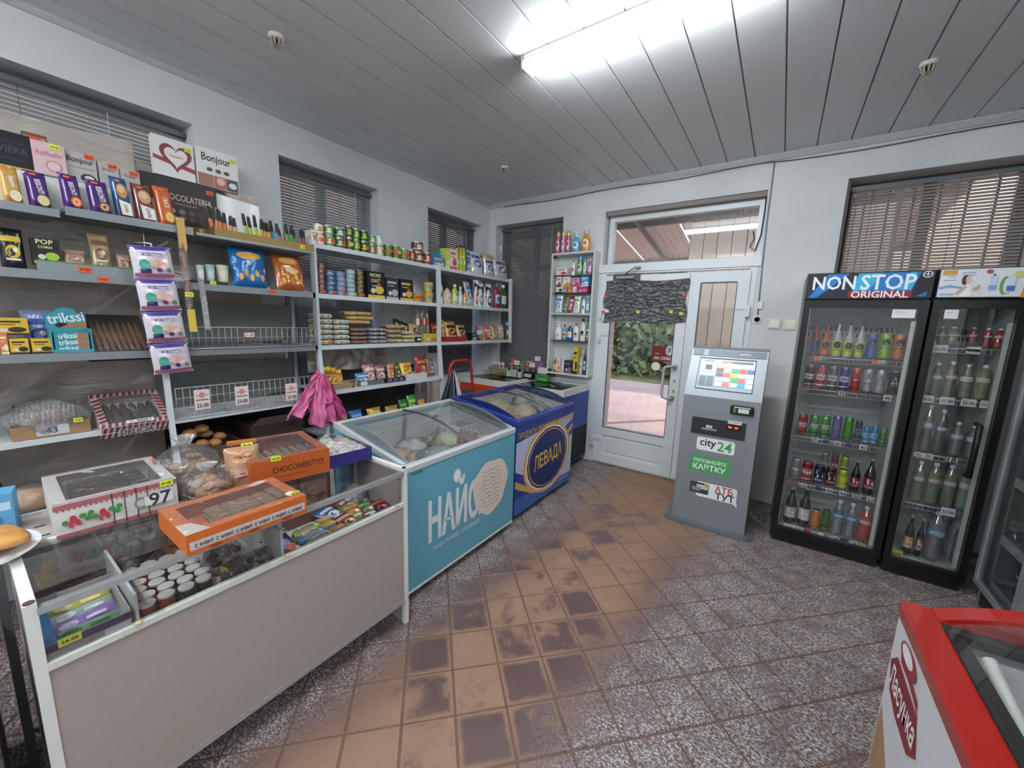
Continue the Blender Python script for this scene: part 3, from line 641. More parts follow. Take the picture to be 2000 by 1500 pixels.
# the print has to shrink to the far right, so the basket and handle strip sit on the cabinet
NAVY = '#1d2f78'
def LA(y, z): return (fx(y, 2.75, .94), (z - .05)/.705)
oval = lambda k: ('e', *LA(2.78, .39), .345*k, .345*k, )
fz2 = freezer('semi_finished_food_freezer', 'dark blue chest freezer with a gold ringed navy oval on its front', (-1.825, 2.75, 0), R(90), .94, .65, .79, .885, M('#27408f', .35, var=.05), M('#3a4fa2', .3, .2), M('#18296b', .35),
    [('p', [LA(2.28, .62), LA(3.22, .70), LA(3.22, .05), LA(2.28, .05)], '#c2c8e6'), ('p', [LA(2.28, .40), LA(2.70, .20), LA(2.70, .10), LA(2.28, .18)], '#24408c'), ('p', [LA(2.28, .18), LA(3.22, .13), LA(3.22, .05), LA(2.28, .05)], '#3c66b0'), ('p', [LA(3.0, .58), LA(3.22, .64), LA(3.22, .50), LA(3.05, .44)], '#3c58ac'),
     ('p', [LA(2.28, .33), LA(2.55, .18), LA(2.55, .14), LA(2.28, .27)], '#d8ac5c'), ('p', [LA(3.05, .52), LA(3.22, .60), LA(3.22, .56), LA(3.05, .47)], '#d8ac5c'),
     (*oval(1.22), '#dcae62'), (*oval(1.12), '#f0ecf0'), (*oval(1.06), '#101a50'), (*oval(1.0), '#dcae62'), (*oval(.965), '#17296a'),
     ('t', *LA(2.78, .39), .50, 'ЛЕВАДА', '#e6b866', 4, 1.45), ('t', *LA(2.75, .665), .96, 'ПРОДУКТИ ЛЕГКОГО ПРИГОТУВАННЯ', '#d8a860', 0, 1.35),
     ('t', *LA(3.11, .165), .2, 'ЯКІСТЬ', '#eef0fa', 0, 1.1), ('t', *LA(3.08, .11), .22, 'ЗА СПІЛЬНОЮ МЕТОЮ', '#eef0fa')], handle=False)
# red-rimmed freezer beside the viewpoint
def RA(y, z): return ((.565 - y)/1.31, (z - .05)/.795)
RL = lambda y, z: RA(y + .02, z - .012)
freezer('red_rimmed_freezer', 'white chest freezer with a thick glossy red rim at the lower right', (.635, .565, 0), R(-90), 1.31, .65, .88, .90, M('#d2d3d8', .35, var=.03), M('#9a170e', .22, coat=.4, var=.05), M('#9a170e', .22, coat=.4, var=.05),
    [('p', [RA(1.215, .55), RA(1.21, .60), RA(.80, .30), RA(.80, .05), RA(1.215, .05)], '#a5805f'), ('p', [RA(1.17, .05), RA(1.2, .42), RA(1.12, .3), RA(1.08, .05)], '#5c8a3c'),
     ('p', [RL(1.19, .74), RL(1.15, .775), RL(1.08, .77), RL(.99, .765), RL(.955, .70), RL(1.0, .665), RL(1.1, .665), RL(1.16, .68)], '#8c2630'), ('p', [RL(1.182, .738), RL(1.15, .765), RL(1.08, .762), RL(.995, .757), RL(.965, .703), RL(1.0, .673), RL(1.1, .673), RL(1.16, .688)], '#7c1e28'),
     ('t', *RL(1.075, .715), .145, 'Ласунка', '#f3eef0', 0, 1.5),
     ('e', *RL(1.085, .815), .045, .034, '#96323c'), ('e', *RL(1.093, .82), .03, .022, '#e8e6ea'), ('p', [RL(1.13, .80), RL(1.06, .80), RL(1.0, .79), RL(.985, .76), RL(1.0, .775), RL(1.06, .785), RL(1.12, .785)], '#8c2630')], z0=.05, bulge=.065, ct=.045, rimw=.05, gask=M('#1b1d1e', .5), handle=False)
# corner freezers with flat glass tops, along the door wall
def flat_freezer(name, label, x0, x1, y0, y1, zt, body, grille=False):
    t = thing(name, label, 'freezer', ((x0+x1)/2, (y0+y1)/2, 0)); a, b = (x1-x0)/2, (y1-y0)/2; w = .045
    m = MB()
    for p in ((-a, -a + w, -b, b), (a - w, a, -b, b), (-a + w, a - w, -b, -b + w), (-a + w, a - w, b - w, b)): m.box(*p, .06, zt - .06, body)
    m.box(-a + w, a - w, -b + w, b - w, .06, .5, M('#c9cfce', .5)); m.build('cabinet', t)
    r = MB(); wh = M('#d9d8d2', .35, var=.04)
    for p in ((-a, -a + .05, -b, b), (a - .05, a, -b, b), (-a + .05, a - .05, -b, -b + .05), (-a + .05, a - .05, b - .05, b)): r.box(*p, zt - .06, zt, wh)
    r.build('rim', t)
    MB().box(-a + .05, .01, -b + .05, b - .05, zt - .008, zt - .003, glass('freezer_lid', tint=(.8, .88, .85), refl=.15)).build('sliding_lid', t); MB().box(-.01, a - .05, -b + .05, b - .05, zt - .016, zt - .011, glass('freezer_lid')).build('sliding_lid', t)
    if grille:
        g = MB()
        for k in range(12): g.box(a, a + .006, -b + .02, b - .01, .10 + k*.026, .116 + k*.026, '#1a1c22')
        g.box(a - .001, a + .002, -b, b, .08, .42, '#0c0d10'); g.build('grille', t)
    for sx in (-1, 1):
        for sy in (-1, 1): MB().lathe([(.02, 0), (.02, .06)], '#26262a', 8, (sx*(a - .08), sy*(b - .08), 0)).build('foot', t)
    return t
flat_freezer('blue_freezer', 'low blue freezer with a flat glass lid beside the door frame', -2.30, -1.66, 3.32, 3.93, .855, M('#243f96', .35, var=.04), True)
flat_freezer('orange_freezer', 'low orange freezer with a flat glass lid in the far left corner', -2.98, -2.32, 3.32, 3.93, .865, M('#d8431c', .4, var=.04))

# --- shelving
def shelf(parent, mats, X, y0, y1, z, lip, depth=None, th=.022, xb=XL + .02, nm='shelf'):
    m = MB(); m.box(xb, X - .012, y0 + .003, y1 - .003, z - .016, z - .0005, mats).box(X - .012, X, y0 + .003, y1 - .003, z - lip, z + .002, mats)
    return m.build(nm, parent)
t = thing('wall_shelving', 'white metal wall shelving stocked with tins, flour bags and cleaning bottles', 'shelving', (0, 0, 0)); wsh = t
for a, b in ((1.535, 2.715), (2.745, 3.93)):
    for z, X in ((2.0, -2.755), (1.655, -2.75), (1.285, -2.74)): shelf(t, SH, X, a, b, z, .03)
shelf(t, SH, -2.68, 1.535, 2.715, .955, .03); shelf(t, SH, -2.62, 1.535, 2.715, .60, .03)
for y in (1.52, 2.73, 3.935):
    zb = .0 if y < 3 else 1.25
    pts = [(-2.775, 2.012), (-2.735, 2.012), (-2.725, 1.285), (-2.60, zb), (-2.645, zb), (-2.755, 1.25)] if zb == 0 else [(-2.775, 2.012), (-2.735, 2.012), (-2.72, zb), (-2.75, zb)]
    MB().prism(pts, 'y', y - .014, y + .014, SH).build('upright', t); MB().box(XL + .002, XL + .03, y - .014, y + .014, 0, 2.02, SH).build('back_upright', t)
    for z, X in ((2.0, -2.775), (1.655, -2.765), (1.285, -2.755)): MB().prism([(XL + .03, z - .05), (X, z - .02), (X, z - .005), (XL + .03, z - .005)], 'y', y - .012, y + .012, SH).build('bracket', t)
t = thing('bakery_shelving', 'grey metal wall shelving with sweets, snacks and empty wire bread racks', 'shelving', (0, 0, 0)); gsh = t
shelf(t, GSH, -2.70, -.9, .352, 1.925, .032); shelf(t, GSH, -2.70, .364, .832, 1.945, .035)
for a, b in ((-.9, .64), (.66, 1.495)):
    shelf(t, GSH, -2.70, a, b, 1.655, .035); shelf(t, GSH, -2.70, a, b, 1.29, .035)
    shelf(t, SH, -2.70, a, b, .905, .022); shelf(t, SH, -2.58, a, b, .585, .022)
for y in (.65, 1.498): MB().box(XL + .002, XL + .03, y - .012, y + .012, 0, 2.0, GSH).build('back_upright', t)
MB().prism([(-2.715, 1.26), (-2.69, 1.26), (-2.68, .9), (-2.56, 0), (-2.60, 0), (-2.705, .9)], 'y', .638, .662, SH).build('upright', t)
MB().prism([(-2.715, 1.92), (-2.70, 1.92), (-2.70, 1.26), (-2.715, 1.26)], 'y', 1.478, 1.498, GSH).build('upright', t)
def fence(z0, z1, X, y0, y1, rows):
    n = int((y1 - y0)/.031); m = MB()
    for k in range(n + 1): y = y0 + (y1 - y0)*k/n; m.tube([(X, y, z0), (X, y, z1)], .0016, WIRE, 4)
    for j in range(rows + 1): z = z0 + (z1 - z0)*j/rows; m.tube([(X + .002, y0, z), (X + .002, y1, z)], .0024 if j in (0, rows) else .0016, WIRE, 5)
    m.build('wire_front', gsh)
fence(1.295, 1.415, -2.692, .68, 1.478, 2); fence(.91, 1.08, -2.692, .68, 1.478, 3)
for zz, xx in ((1.31, -3.0), (.93, -3.0)):
    MB().box(-3.03, -3.02, .68, 1.478, zz, zz + .25, M('#7d7f7e', .4, .5)).build('back_panel', gsh)
# paper price cards on the wire fronts
for i, (y, z, big, txt, lab) in enumerate(((.795, 1.005, 1, '23-00', 'left one on the lower wire rack'), (.995, 1.0, 1, '23-00', 'middle one on the lower wire rack'), (1.29, .985, 1, '25-00', 'right one on the lower wire rack, by the pink bags'), (1.06, 1.375, 0, '21-00', 'on the upper wire rack'))):
    t = thing('price_card', 'white paper bread price card, ' + lab, 'card', (-2.687, y, z), R(90), 'bread price cards')
    w, h = (.074, .115) if big else (.07, .06)
    MB().box(-w/2, w/2, -.001, 0, -h/2, h/2, '#f3dcda' if big else '#6e4b45').build('card', t)
    S = lambda u, v, o: (u, -.001 - o, v)
    MB().art(([('e', 0, .22, .2, .14, '#cf8f90'), ('r', 0, .2, .8, .06, '#d8a0a0'), ('r', 0, -.02, .8, .05, '#5a5054'), ('t', 0, -.3, .75, txt, '#2e2a30', 0, 1.3)] if big else [('r', 0, -.08, .8, .45, '#f0e6e2'), ('t', 0, -.08, .7, txt, '#3a3034', 0, 1.2)]), w, h, S).build('printed_text', t)
# silver sheets hung behind the shelves
def sheet(label, X, y0, y1, z0, z1, amp, sc, seed, m=FOIL2):
    t = thing('silver_sheet', label, 'sheet', (X, (y0+y1)/2, z0))
    MB().grid(lambda a, b: (amp*noise.noise(Vector((a*(y1-y0)*sc, b*(z1-z0)*sc*.8, seed))) + amp*.4*noise.noise(Vector((a*(y1-y0)*sc*3, b*(z1-z0)*sc*3, seed))), (a-.5)*(y1-y0), b*(z1-z0) - (.02*math.sin(a*9 + seed))*b), 60, 40, m).build('sheet', t)
sheet('creased silver insulation sheet lining the wall above the chocolate boxes', XL + .055, -.9, .70, 1.3, 2.40, .022, 2.2, 1)
sheet('creased silver sheet hung behind the empty bread racks', XL + .055, .705, 1.30, .9, 2.30, .02, 3, 5)
sheet('creased silver sheet behind the cakes at far left', XL + .06, -.9, .70, .3, 1.295, .02, 2.6, 9)
sheet('crumpled silver sheet hanging under the flour shelf', XL + .12, 1.56, 2.30, 1.06, 1.30, .05, 6, 13)

DK = bpy.data.materials.new('dark_shade_sheet'); DK.use_nodes = True; _foil(DK, '#2a2c2e', 6, .01, .4, .1)  # dark colour stands in for the gloom behind the low shelves
sheet('dark sheet for foil folds and gloom behind the snack shelf and the lowest white shelf', XL + .04, 1.56, 2.70, .25, 1.02, .02, 5, 21, DK)  # covers the pale wall: dark foil folds plus shade among the goods
sheet('dark sheet added for the shade behind the buns and the brown carton', XL + .04, .68, 1.47, .2, .84, .015, 4, 25, DK)  # added backing, shade put in as a dark surface

# --- white wall cabinet
def cabinet():
    x0, x1, y0, z0, z1 = -2.14, -1.64, YD - .14, .945, 2.245
    t = thing('wall_cabinet', 'narrow white open wall cabinet with glass shelves of toiletries, beside the door', 'cabinet', ((x0+x1)/2, YD, z0)); w = (x1-x0)/2; H = z1 - z0
    cm = M('#d4d9d4', .35, var=.04)
    MB().box(-w, -w + .018, -.14, 0, 0, H, cm).build('side_panel', t); MB().box(w - .018, w, -.14, 0, 0, H, cm).build('side_panel', t)
    MB().box(-w + .018, w - .018, -.14, 0, H - .018, H, cm).build('top_panel', t); MB().box(-w + .018, w - .018, -.14, 0, 0, .018, cm).build('bottom_panel', t); MB().box(-w + .018, w - .018, -.012, -.001, .018, H - .018, M('#c3cac6', .5)).build('back_panel', t)
    for z in (2.01, 1.83, 1.32): MB().box(-w + .018, w - .018, -.12, -.012, z - z0 - .005, z - z0, glass('shelf_glass', tint=(.75, .85, .82), refl=.2)).build('glass_shelf', t)
    MB().box(-w + .018, w - .018, -.13, -.012, 1.60 - z0, 1.615 - z0, cm).build('wooden_shelf', t)
    for z in (.03, H - .05): MB().box(-w + .018, -w + .05, -.14, -.11, z, z + .02, '#141416').build('latch', t)
cabinet()

# --- payment terminal
def kiosk():
    cx, y0 = -.305, 3.14; t = thing('payment_terminal', 'grey freestanding payment terminal with sloping touch screen beside the door', 'terminal', (cx, y0, 0))
    KG = M('#8d9499', .38, .35, var=.04); KD = M('#5c646b', .4, .3)
    m = MB(); N = 10; pts = []
    for sx, sy in ((1, 1), (-1, 1), (-1, -1), (1, -1)):
        for i in range(4):
            a = (PI/2)*i/3 + {(1, 1): 0, (-1, 1): PI/2, (-1, -1): PI, (1, -1): 3*PI/2}[(sx, sy)]; pts.append((sx*.245 + .06*math.cos(a), .17 + sy*.17 + .06*math.sin(a)))
    m.prism(pts, 'z', 0, .02, M('#737b82', .4, .4)); m.build('base_plate', t)
    m = MB(); m.prism([(0, .02), (.38, .02), (.38, 1.36), (.185, 1.36), (.17, 1.345), (.0, 1.005)], 'x', -.25, .25, KG); m.build('body', t)
    m = MB(); m.box(-.19, .19, -.003, 0, .17, .90, M('#8a9196', .38, .35, var=.04)); m.build('front_door', t)
    # sloping screen: local frame on the slope
    n = Vector((0, -.34, .17)).normalized(); up = Vector((0, .17, .34)).normalized(); o = Vector((0, 0, 1.005))
    S = lambda u, v, off: tuple(o + Vector((1, 0, 0))*u + up*v + n*off)
    def slab(a, b, c, d, e, m): mm = MB(); mm.add([S(a, c, 0), S(b, c, 0), S(b, d, 0), S(a, d, 0), S(a, c, e), S(b, c, e), S(b, d, e), S(a, d, e)], [(4, 5, 6, 7), (0, 1, 5, 4), (1, 2, 6, 5), (2, 3, 7, 6), (3, 0, 4, 7)], m); return mm
    slab(-.24, .24, .325, .375, .004, KD).build('head_strip', t); slab(-.185, .185, .055, .31, .004, '#20262a').build('screen_bezel', t)
    sc = M('#8a9aa2', .25, em=.35, var=0)
    s = MB(); S2 = lambda u, v, off: S(u, .06 + v, .0045 + off); E = lambda c: M(c, .3, em=.5, var=0)
    s.art([('r', 0, .5, 1, 1, sc), ('t', -.33, .93, .17, 'city24', E('#223038')), ('r', -.33, .72, .24, .24, E('#e8dcd8')), ('r', -.32, .72, .13, .18, E('#2c3034')), ('r', -.40, .50, .12, .09, E('#e8e8ea')), ('r', -.26, .50, .12, .09, E('#e8e8ea'))] +
          [('r', -.40 + .14*(k % 2), .38 - .085*(k//2), .125, .07, E('#4c5a60')) for k in range(8)] +
          [('r', 0, .92, .2, .07, E('#e07048')), ('r', .28, .92, .36, .07, E('#39444c')), ('r', .02, .80, .3, .12, E('#efe9ea')), ('r', .34, .80, .3, .12, E('#f0e8e4'))] +
          [('r', -.10 + .135*(k % 5), .65 - .155*(k//5), .122, .12, E(['#7a3030', '#efefef', '#3a8a5a', '#c8403c', '#3858c8', '#4a5054', '#e86048', '#e8b838', '#f0f0f0', '#e4e4e8', '#e8e4e4', '#e4e4e8', '#2f9a5a', '#e05848', '#f0ecec', '#f4f0f0', '#e86a50', '#efe4e0', '#3a90d8', '#f0f0f0'][k])) for k in range(20)], .36, .24, S2)
    s.build('screen', t)
    MB().art([('t', .22, .35, .14, 'EASYPAY', '#d8dce0'), ('r', -.3, .35, .06, .05, '#b8bec4')], .5, 1, lambda u, v, off: S(u, v, .0045 + off)).build('head_label', t)
    F = lambda u, v, off: (u, -.003 - off, v)
    def fp(x, z): return ((x - cx)/.5, z)
    m = MB(); m.box(-.175, .178, -.008, -.003, .72, .845, '#262a2e'); m.build('slot_panel', t)
    F2 = lambda u, v, off: (u, -.008 - off, v)
    MB().art([('r', *fp(-.36, .765), .2, .014, '#8d9298'), ('r', *fp(-.36, .785), .08, .02, '#e4e4e0'), ('t', *fp(-.36, .785), .06, 'ЧЕК', '#202428'), ('r', *fp(-.20, .842), .17, .024, '#e8e4e0'), ('t', *fp(-.20, .842), .14, 'КУПЮРИ', '#202428')], .5, 1, F2).build('slot_labels', t)
    MB().box(.055, .15, -.0105, -.008, .785, .825, '#120808').build('bill_slot', t)
    for x in (.082, .122): MB().prism([(x - .011, .797), (x + .012, .805), (x - .011, .813)], 'y', -.0125, -.0105, M('#ff2a10', .3, em=6, var=0)).build('slot_light', t)
    m = MB(); m.rbox(.068, .212, -.022, 0, .905, .968, '#0c0e10', .008); m.build('card_reader', t)
    MB().art([('e', .19, .935, .022, .02, '#3a7a44'), ('r', .30, .935, .13, .03, '#d4d8d4'), ('r', .28, .958, .2, .008, '#c8ccc8')], .5, 1, lambda u, v, off: (u, -.0225 - off, v)).build('reader_label', t)
    def rr(x0, x1, z0, z1, c, r=.018):
        P = []
        for (px, pz, a0) in ((x1 - r, z1 - r, 0), (x0 + r, z1 - r, 90), (x0 + r, z0 + r, 180), (x1 - r, z0 + r, 270)):
            for i in range(5): a = R(a0 + 22.5*i); P.append(((px + r*math.cos(a) - cx)/.5, pz + r*math.sin(a)))
        return ('p', P, c)
    MB().art([rr(-.432, -.18, .598, .697, '#dfe5e4'), ('t', *fp(-.355, .652), .22, 'city', '#12161a'), ('t', *fp(-.245, .648), .19, '24', '#4aa054', 0, 1.05)], .5, 1, F).build('sticker', t, label='white rounded sticker with black and green lettering')
    MB().art([rr(-.462, -.195, .43, .552, '#43a056'), ('p', [fp(-.462, .46), fp(-.482, .43), fp(-.44, .435)], '#43a056'), ('t', *fp(-.33, .52), .44, 'ПОПОВНЮЙТЕ', '#eef4ee', 0, 1.15), ('t', *fp(-.33, .468), .44, 'КАРТКУ', '#f4f8f4')], .5, 1, F).build('sticker', t, label='green speech bubble sticker in white letters')
    MB().art([rr(-.40, -.13, .235, .352, '#e6e9ea'), ('p', [fp(-.155, .24), fp(-.12, .212), fp(-.13, .26)], '#e6e9ea'), ('r', *fp(-.38, .30), .26, .085, '#3a3c3e'), ('r', *fp(-.36, .31), .16, .035, '#c4c6c6'), ('r', *fp(-.40, .29), .12, .03, '#8a8a88'), ('e', *fp(-.33, .33), .04, .015, '#caa25c'), ('t', *fp(-.215, .32), .24, 'АТБ', '#c93a34', 0, 1.1), ('t', *fp(-.205, .268), .25, 'ТУТ', '#15181c')], .5, 1, F).build('sticker', t, label='white sticker with a card picture and red letters')
kiosk()
tag(MB().tube([(-.045, 3.45, .09), (-.01, 3.42, .05), (.05, 3.46, .012), (.04, 3.62, .008), (.0, 3.66, .008), (-.01, 3.58, .008), (.04, 3.54, .008), (.08, 3.58, .008)], .006, '#9a948c', 6).build('cable'), 'pale cable looping on the floor between the terminal and the fridge', 'cable')

# --- upright drinks fridges
def fridge(name, label, x0, x1, y0, H, header, hz, shelves, face=0, dark='#0b0c0e', handle=None, body_mat=None):
    w = (x1 - x0)/2; D = .56; bm = M(dark, .3, var=.1)
    t = thing(name, label, 'fridge', ((x0+x1)/2, y0, 0), face)
    MB().box(-w, -w + .03, .045, D, .02, H, bm).build('side_panel', t); MB().box(w - .03, w, .045, D, .02, H, bm).build('side_panel', t)
    MB().box(-w + .03, w - .03, D - .03, D, .02, H, M('#c4caca', .5)).build('back_panel', t)
    MB().box(-w + .03, w - .03, .045, D - .03, .02, .10, bm).build('base', t); MB().box(-w + .03, w - .03, .045, D - .03, hz[0] - .03, H, bm).build('top_box', t)
    li = MB(); lm = M('#c9cfcf', .5, var=.05)
    li.quad((-w + .032, .05, .105), (-w + .032, D - .032, .105), (-w + .032, D - .032, hz[0] - .035), (-w + .032, .05, hz[0] - .035), lm); li.quad((w - .032, .05, .105), (w - .032, D - .032, .105), (w - .032, D - .032, hz[0] - .035), (w - .032, .05, hz[0] - .035), lm); li.quad((-w + .03, .05, .103), (w - .03, .05, .103), (w - .03, D - .03, .103), (-w + .03, D - .03, .103), lm)
    li.build('liner', t)
    d = MB(); fw = .035; z0, z1 = .075, hz[0] - .012
    d.box(-w, -w + fw, 0, .042, z0, z1, bm); d.box(w - fw, w, 0, .042, z0, z1, bm); d.box(-w + fw, w - fw, 0, .042, z0, z0 + .04, bm); d.box(-w + fw, w - fw, 0, .042, z1 - .045, z1, bm); dd = d.build('door', t)
    MB().quad((-w + fw, .012, z0 + .04), (w - fw, .012, z0 + .04), (w - fw, .012, z1 - .045), (-w + fw, .012, z1 - .045), GL).build('pane', dd)
    MB().box(w - fw - .022, w - fw - .002, .03, .044, z0 + .06, z1 - .12, M('#c4ccc6', .3, .2)).build('door_strip', dd)
    MB().box(-w + fw, -w + fw + .008, .03, .044, z0 + .04, z1 - .05, M('#8d9394', .3, .3)).build('door_strip', dd)
    if handle: MB().tube([(handle, 0, 1.02), (handle, -.05, 1.02), (handle, -.05, .72), (handle, 0, .72)], .014, '#0a0a0c', 8).build('handle', dd)
    MB().box(-w + .002, w - .002, .0, .045, hz[0], hz[1], bm).build('header', t)
    if header: MB().art(header, 2*w, hz[1] - hz[0], lambda u, v, o: (u, -.0005 - o, hz[0] + v)).build('printed_header', t)
    for z in shelves:
        s = MB(); s.tube([(-w + .035, .07, z - .006), (w - .035, .07, z - .006)], .004, WIRE, 6); s.tube([(-w + .035, .07, z - .034), (w - .035, .07, z - .034)], .002, WIRE, 4)
        n = int((2*w - .07)/.022)
        for k in range(n + 1): x = -w + .035 + (2*w - .07)*k/n; s.tube([(x, .07, z - .036), (x, .07, z - .004), (x, D - .05, z - .004)], .0016, WIRE, 4)
        s.build('wire_shelf', t)
    v = MB()
    for r in range(2):
        for k in range(18): x = -w*.8 + (1.6*w)*k/17 + r*.01; v.box(x, x + .008, D - .075, D - .07, hz[0] - .20 - r*.045, hz[0] - .17 - r*.045, '#1c2022')
    v.box(-w + .035, w - .035, D - .07, D - .031, hz[0] - .32, hz[0] - .06, M('#b4baba', .5)); v.build('evaporator_cover', t)
    MB().box(-w + .01, w - .01, .03, .05, .0, .07, '#0a0a0b').build('kick_plate', t)
    return t
hd1 = [('r', 0, .5, .98, .94, '#0c1020'), ('p', [(-.47, .04), (-.32, .94), (.40, .94), (.33, .04)], '#1476c4'), ('p', [(-.40, .04), (-.14, .94), (-.05, .94), (-.12, .04)], '#0d1428'), ('p', [(-.12, .04), (-.07, .94), (.12, .94), (-.02, .04)], '#22b4dc'), ('p', [(.24, .3), (.33, .94), (.37, .94), (.35, .3)], '#22b4dc'), ('p', [(.38, .06), (.46, .24), (.46, .06)], '#1476c4'),
       ('r', .11, .15, .49, .26, '#8a1c26'), ('t', .11, .15, .44, 'ORIGINAL', '#f0eaee'), ('t', -.265, .60, .36, 'NON', '#eef0f8', 0, 1.22), ('t', .165, .60, .42, 'STOP', '#eef0f8', 0, 1.2),
       ('e', .445, .84, .036, .12, '#e8eef0'), ('e', .445, .84, .028, .094, '#0c1020'), ('r', .445, .84, .044, .024, '#e8eef0'), ('r', .445, .84, .0065, .16, '#e8eef0')]
fr1 = fridge('drinks_fridge', 'tall black drinks fridge with a blue illuminated header in white capitals', .10, .685, 3.24, 1.88, hd1, (1.715, 1.875), (1.34, 1.12, .785, .45, .12), handle=None)
hd2 = [('r', 0, .5, .96, .94, '#dfe1e6'), ('r', -.38, .86, .16, .18, '#d09a4c'), ('r', -.36, .72, .10, .02, '#8090a4'), ('r', -.18, .84, .14, .03, '#7a94b8'), ('r', -.18, .76, .14, .03, '#8ca4c4'), ('r', -.37, .60, .14, .03, '#8ca4c4'), ('e', .03, .86, .035, .07, '#b04048'), ('p', [(-.47, .38), (-.36, .44), (-.22, .36), (-.22, .30), (-.36, .36), (-.47, .28)], '#7e9ccc'), ('r', -.38, .12, .16, .07, '#a8b4d8'),
       ('e', -.20, .60, .045, .17, '#3c2c28'), ('e', -.175, .62, .028, .13, '#d8b8a4'), ('p', [(-.24, .04), (-.19, .5), (-.13, .44), (-.12, .04)], '#f0eef2'), ('p', [(-.30, .14), (-.20, .42), (-.17, .36), (-.26, .1)], '#caa892'), ('p', [(-.12, .28), (-.05, .46), (-.04, .34), (-.08, .2)], '#caa892'),
       ('r', .08, .48, .07, .46, '#c8d6ea'), ('r', .08, .75, .024, .05, '#20242c'), ('r', .08, .34, .075, .14, '#7ea4d4'), ('e', .20, .40, .05, .30, '#6a9a50'), ('e', .225, .40, .04, .26, '#dfe1e6'), ('r', .26, .48, .07, .5, '#d0dcec'), ('r', .26, .3, .08, .16, '#3c74c0'), ('e', .32, .76, .05, .10, '#cfd06a'),
       ('p', [(.36, .0), (.42, .6), (.48, .94), (.48, .0)], '#e08a28'), ('p', [(.38, .3), (.48, .44), (.48, .3), (.39, .2)], '#38488c'), ('p', [(.40, .82), (.47, .78), (.47, .94), (.39, .94)], '#b82c34')]
fr2 = fridge('drinks_fridge', 'narrow black fridge with a pale water advert header, right of the blue one', .695, 1.055, 3.23, 1.88, hd2, (1.715, 1.875), (1.44, 1.14, .795, .475, .12), handle=.085)
for o, x, w in ((fr1, .19, .10), (fr2, -.10, .055)):
    s = MB().box(x - w/2, x + w/2, .002, .004, 1.60, 1.65, '#e6e6ea'); s.art([('r', x/w - .15, .7, .5, .06, '#8c9098'), ('r', x/w - .15, .45, .4, .04, '#b4b8bc')], w, .05, lambda u, v, off: (u, .0018 - off, 1.60 + v)); s.build('door_notice', o)
# third cooler, facing the aisle from the right wall
t = thing('glass_door_cooler', 'grey glass fronted cooler at the right edge, beyond the red rimmed freezer', 'fridge', (1.07, 2.75, 0), R(-90))
GC = M('#8d9599', .35, .3)
MB().box(-.45, -.42, .03, .55, .0, 1.95, GC).build('side_panel', t); MB().box(.42, .45, .03, .55, 0, 1.95, GC).build('side_panel', t); MB().box(-.42, .42, .52, .55, 0, 1.95, M('#6c7478', .5)).build('back_panel', t); MB().box(-.42, .42, .03, .52, 0, .12, '#2a2e32').build('base', t); MB().box(-.42, .42, .03, .52, 1.85, 1.95, GC).build('top_box', t)
for a, b in ((-.45, -.005), (.005, .45)):
    d = MB(); d.box(a, a + .03, 0, .028, .12, 1.85, ALU); d.box(b - .03, b, 0, .028, .12, 1.85, ALU); d.box(a + .03, b - .03, 0, .028, .12, .15, ALU); d.box(a + .03, b - .03, 0, .028, 1.82, 1.85, ALU); dd = d.build('door', t)
    MB().quad((a + .03, .01, .15), (b - .03, .01, .15), (b - .03, .01, 1.82), (a + .03, .01, 1.82), GL).build('pane', dd)
for z in (.14, .42, .75, 1.1, 1.45): MB().box(-.41, .41, .06, .5, z - .012, z, M('#a7adb0', .4, .4)).box(-.41, .41, .05, .06, z - .03, z + .02, M('#c9d2d0', .3)).build('shelf', t)
# step ladder
t = thing('step_ladder', 'folded step ladder with a red tubular frame and grey treads behind the freezers', 'ladder', (-2.47, 2.76, 0))
RD = M('#a8282e', .35, var=.06)
MB().tube([(-.14, -.19, 0), (-.03, -.17, .72), (.0, -.165, 1.04), (0, -.15, 1.09), (0, -.11, 1.125), (0, .07, 1.125), (0, .12, 1.09), (0, .14, 1.04), (.0, .16, .9), (-.10, .19, 0)], .014, RD, 10).build('frame', t)
MB().tube([(.10, -.18, 0), (-.02, -.15, .80)], .011, RD, 8).tube([(.10, .18, 0), (-.02, .14, .80)], .011, RD, 8).build('rear_leg', t)
for z, x in ((.80, .03), (.55, .06), (.30, .09)): MB().box(x - .08, x + .08, -.15, .15, z - .03, z, '#5b5f60').build('tread', t)
MB().box(-.015, .0, -.15, .15, .56, .845, M('#4c5052', .6, bump=.5)).box(-.016, .002, -.15, .15, .835, .855, '#9a4038').build('folded_tread', t)
# pair of white panels standing behind the ladder
tag(MB().box(-2.96, -2.95, 2.77, 2.97, .0, 1.16, '#c9c7c2').build('white_board'), 'small white board standing beside the step ladder', 'board')

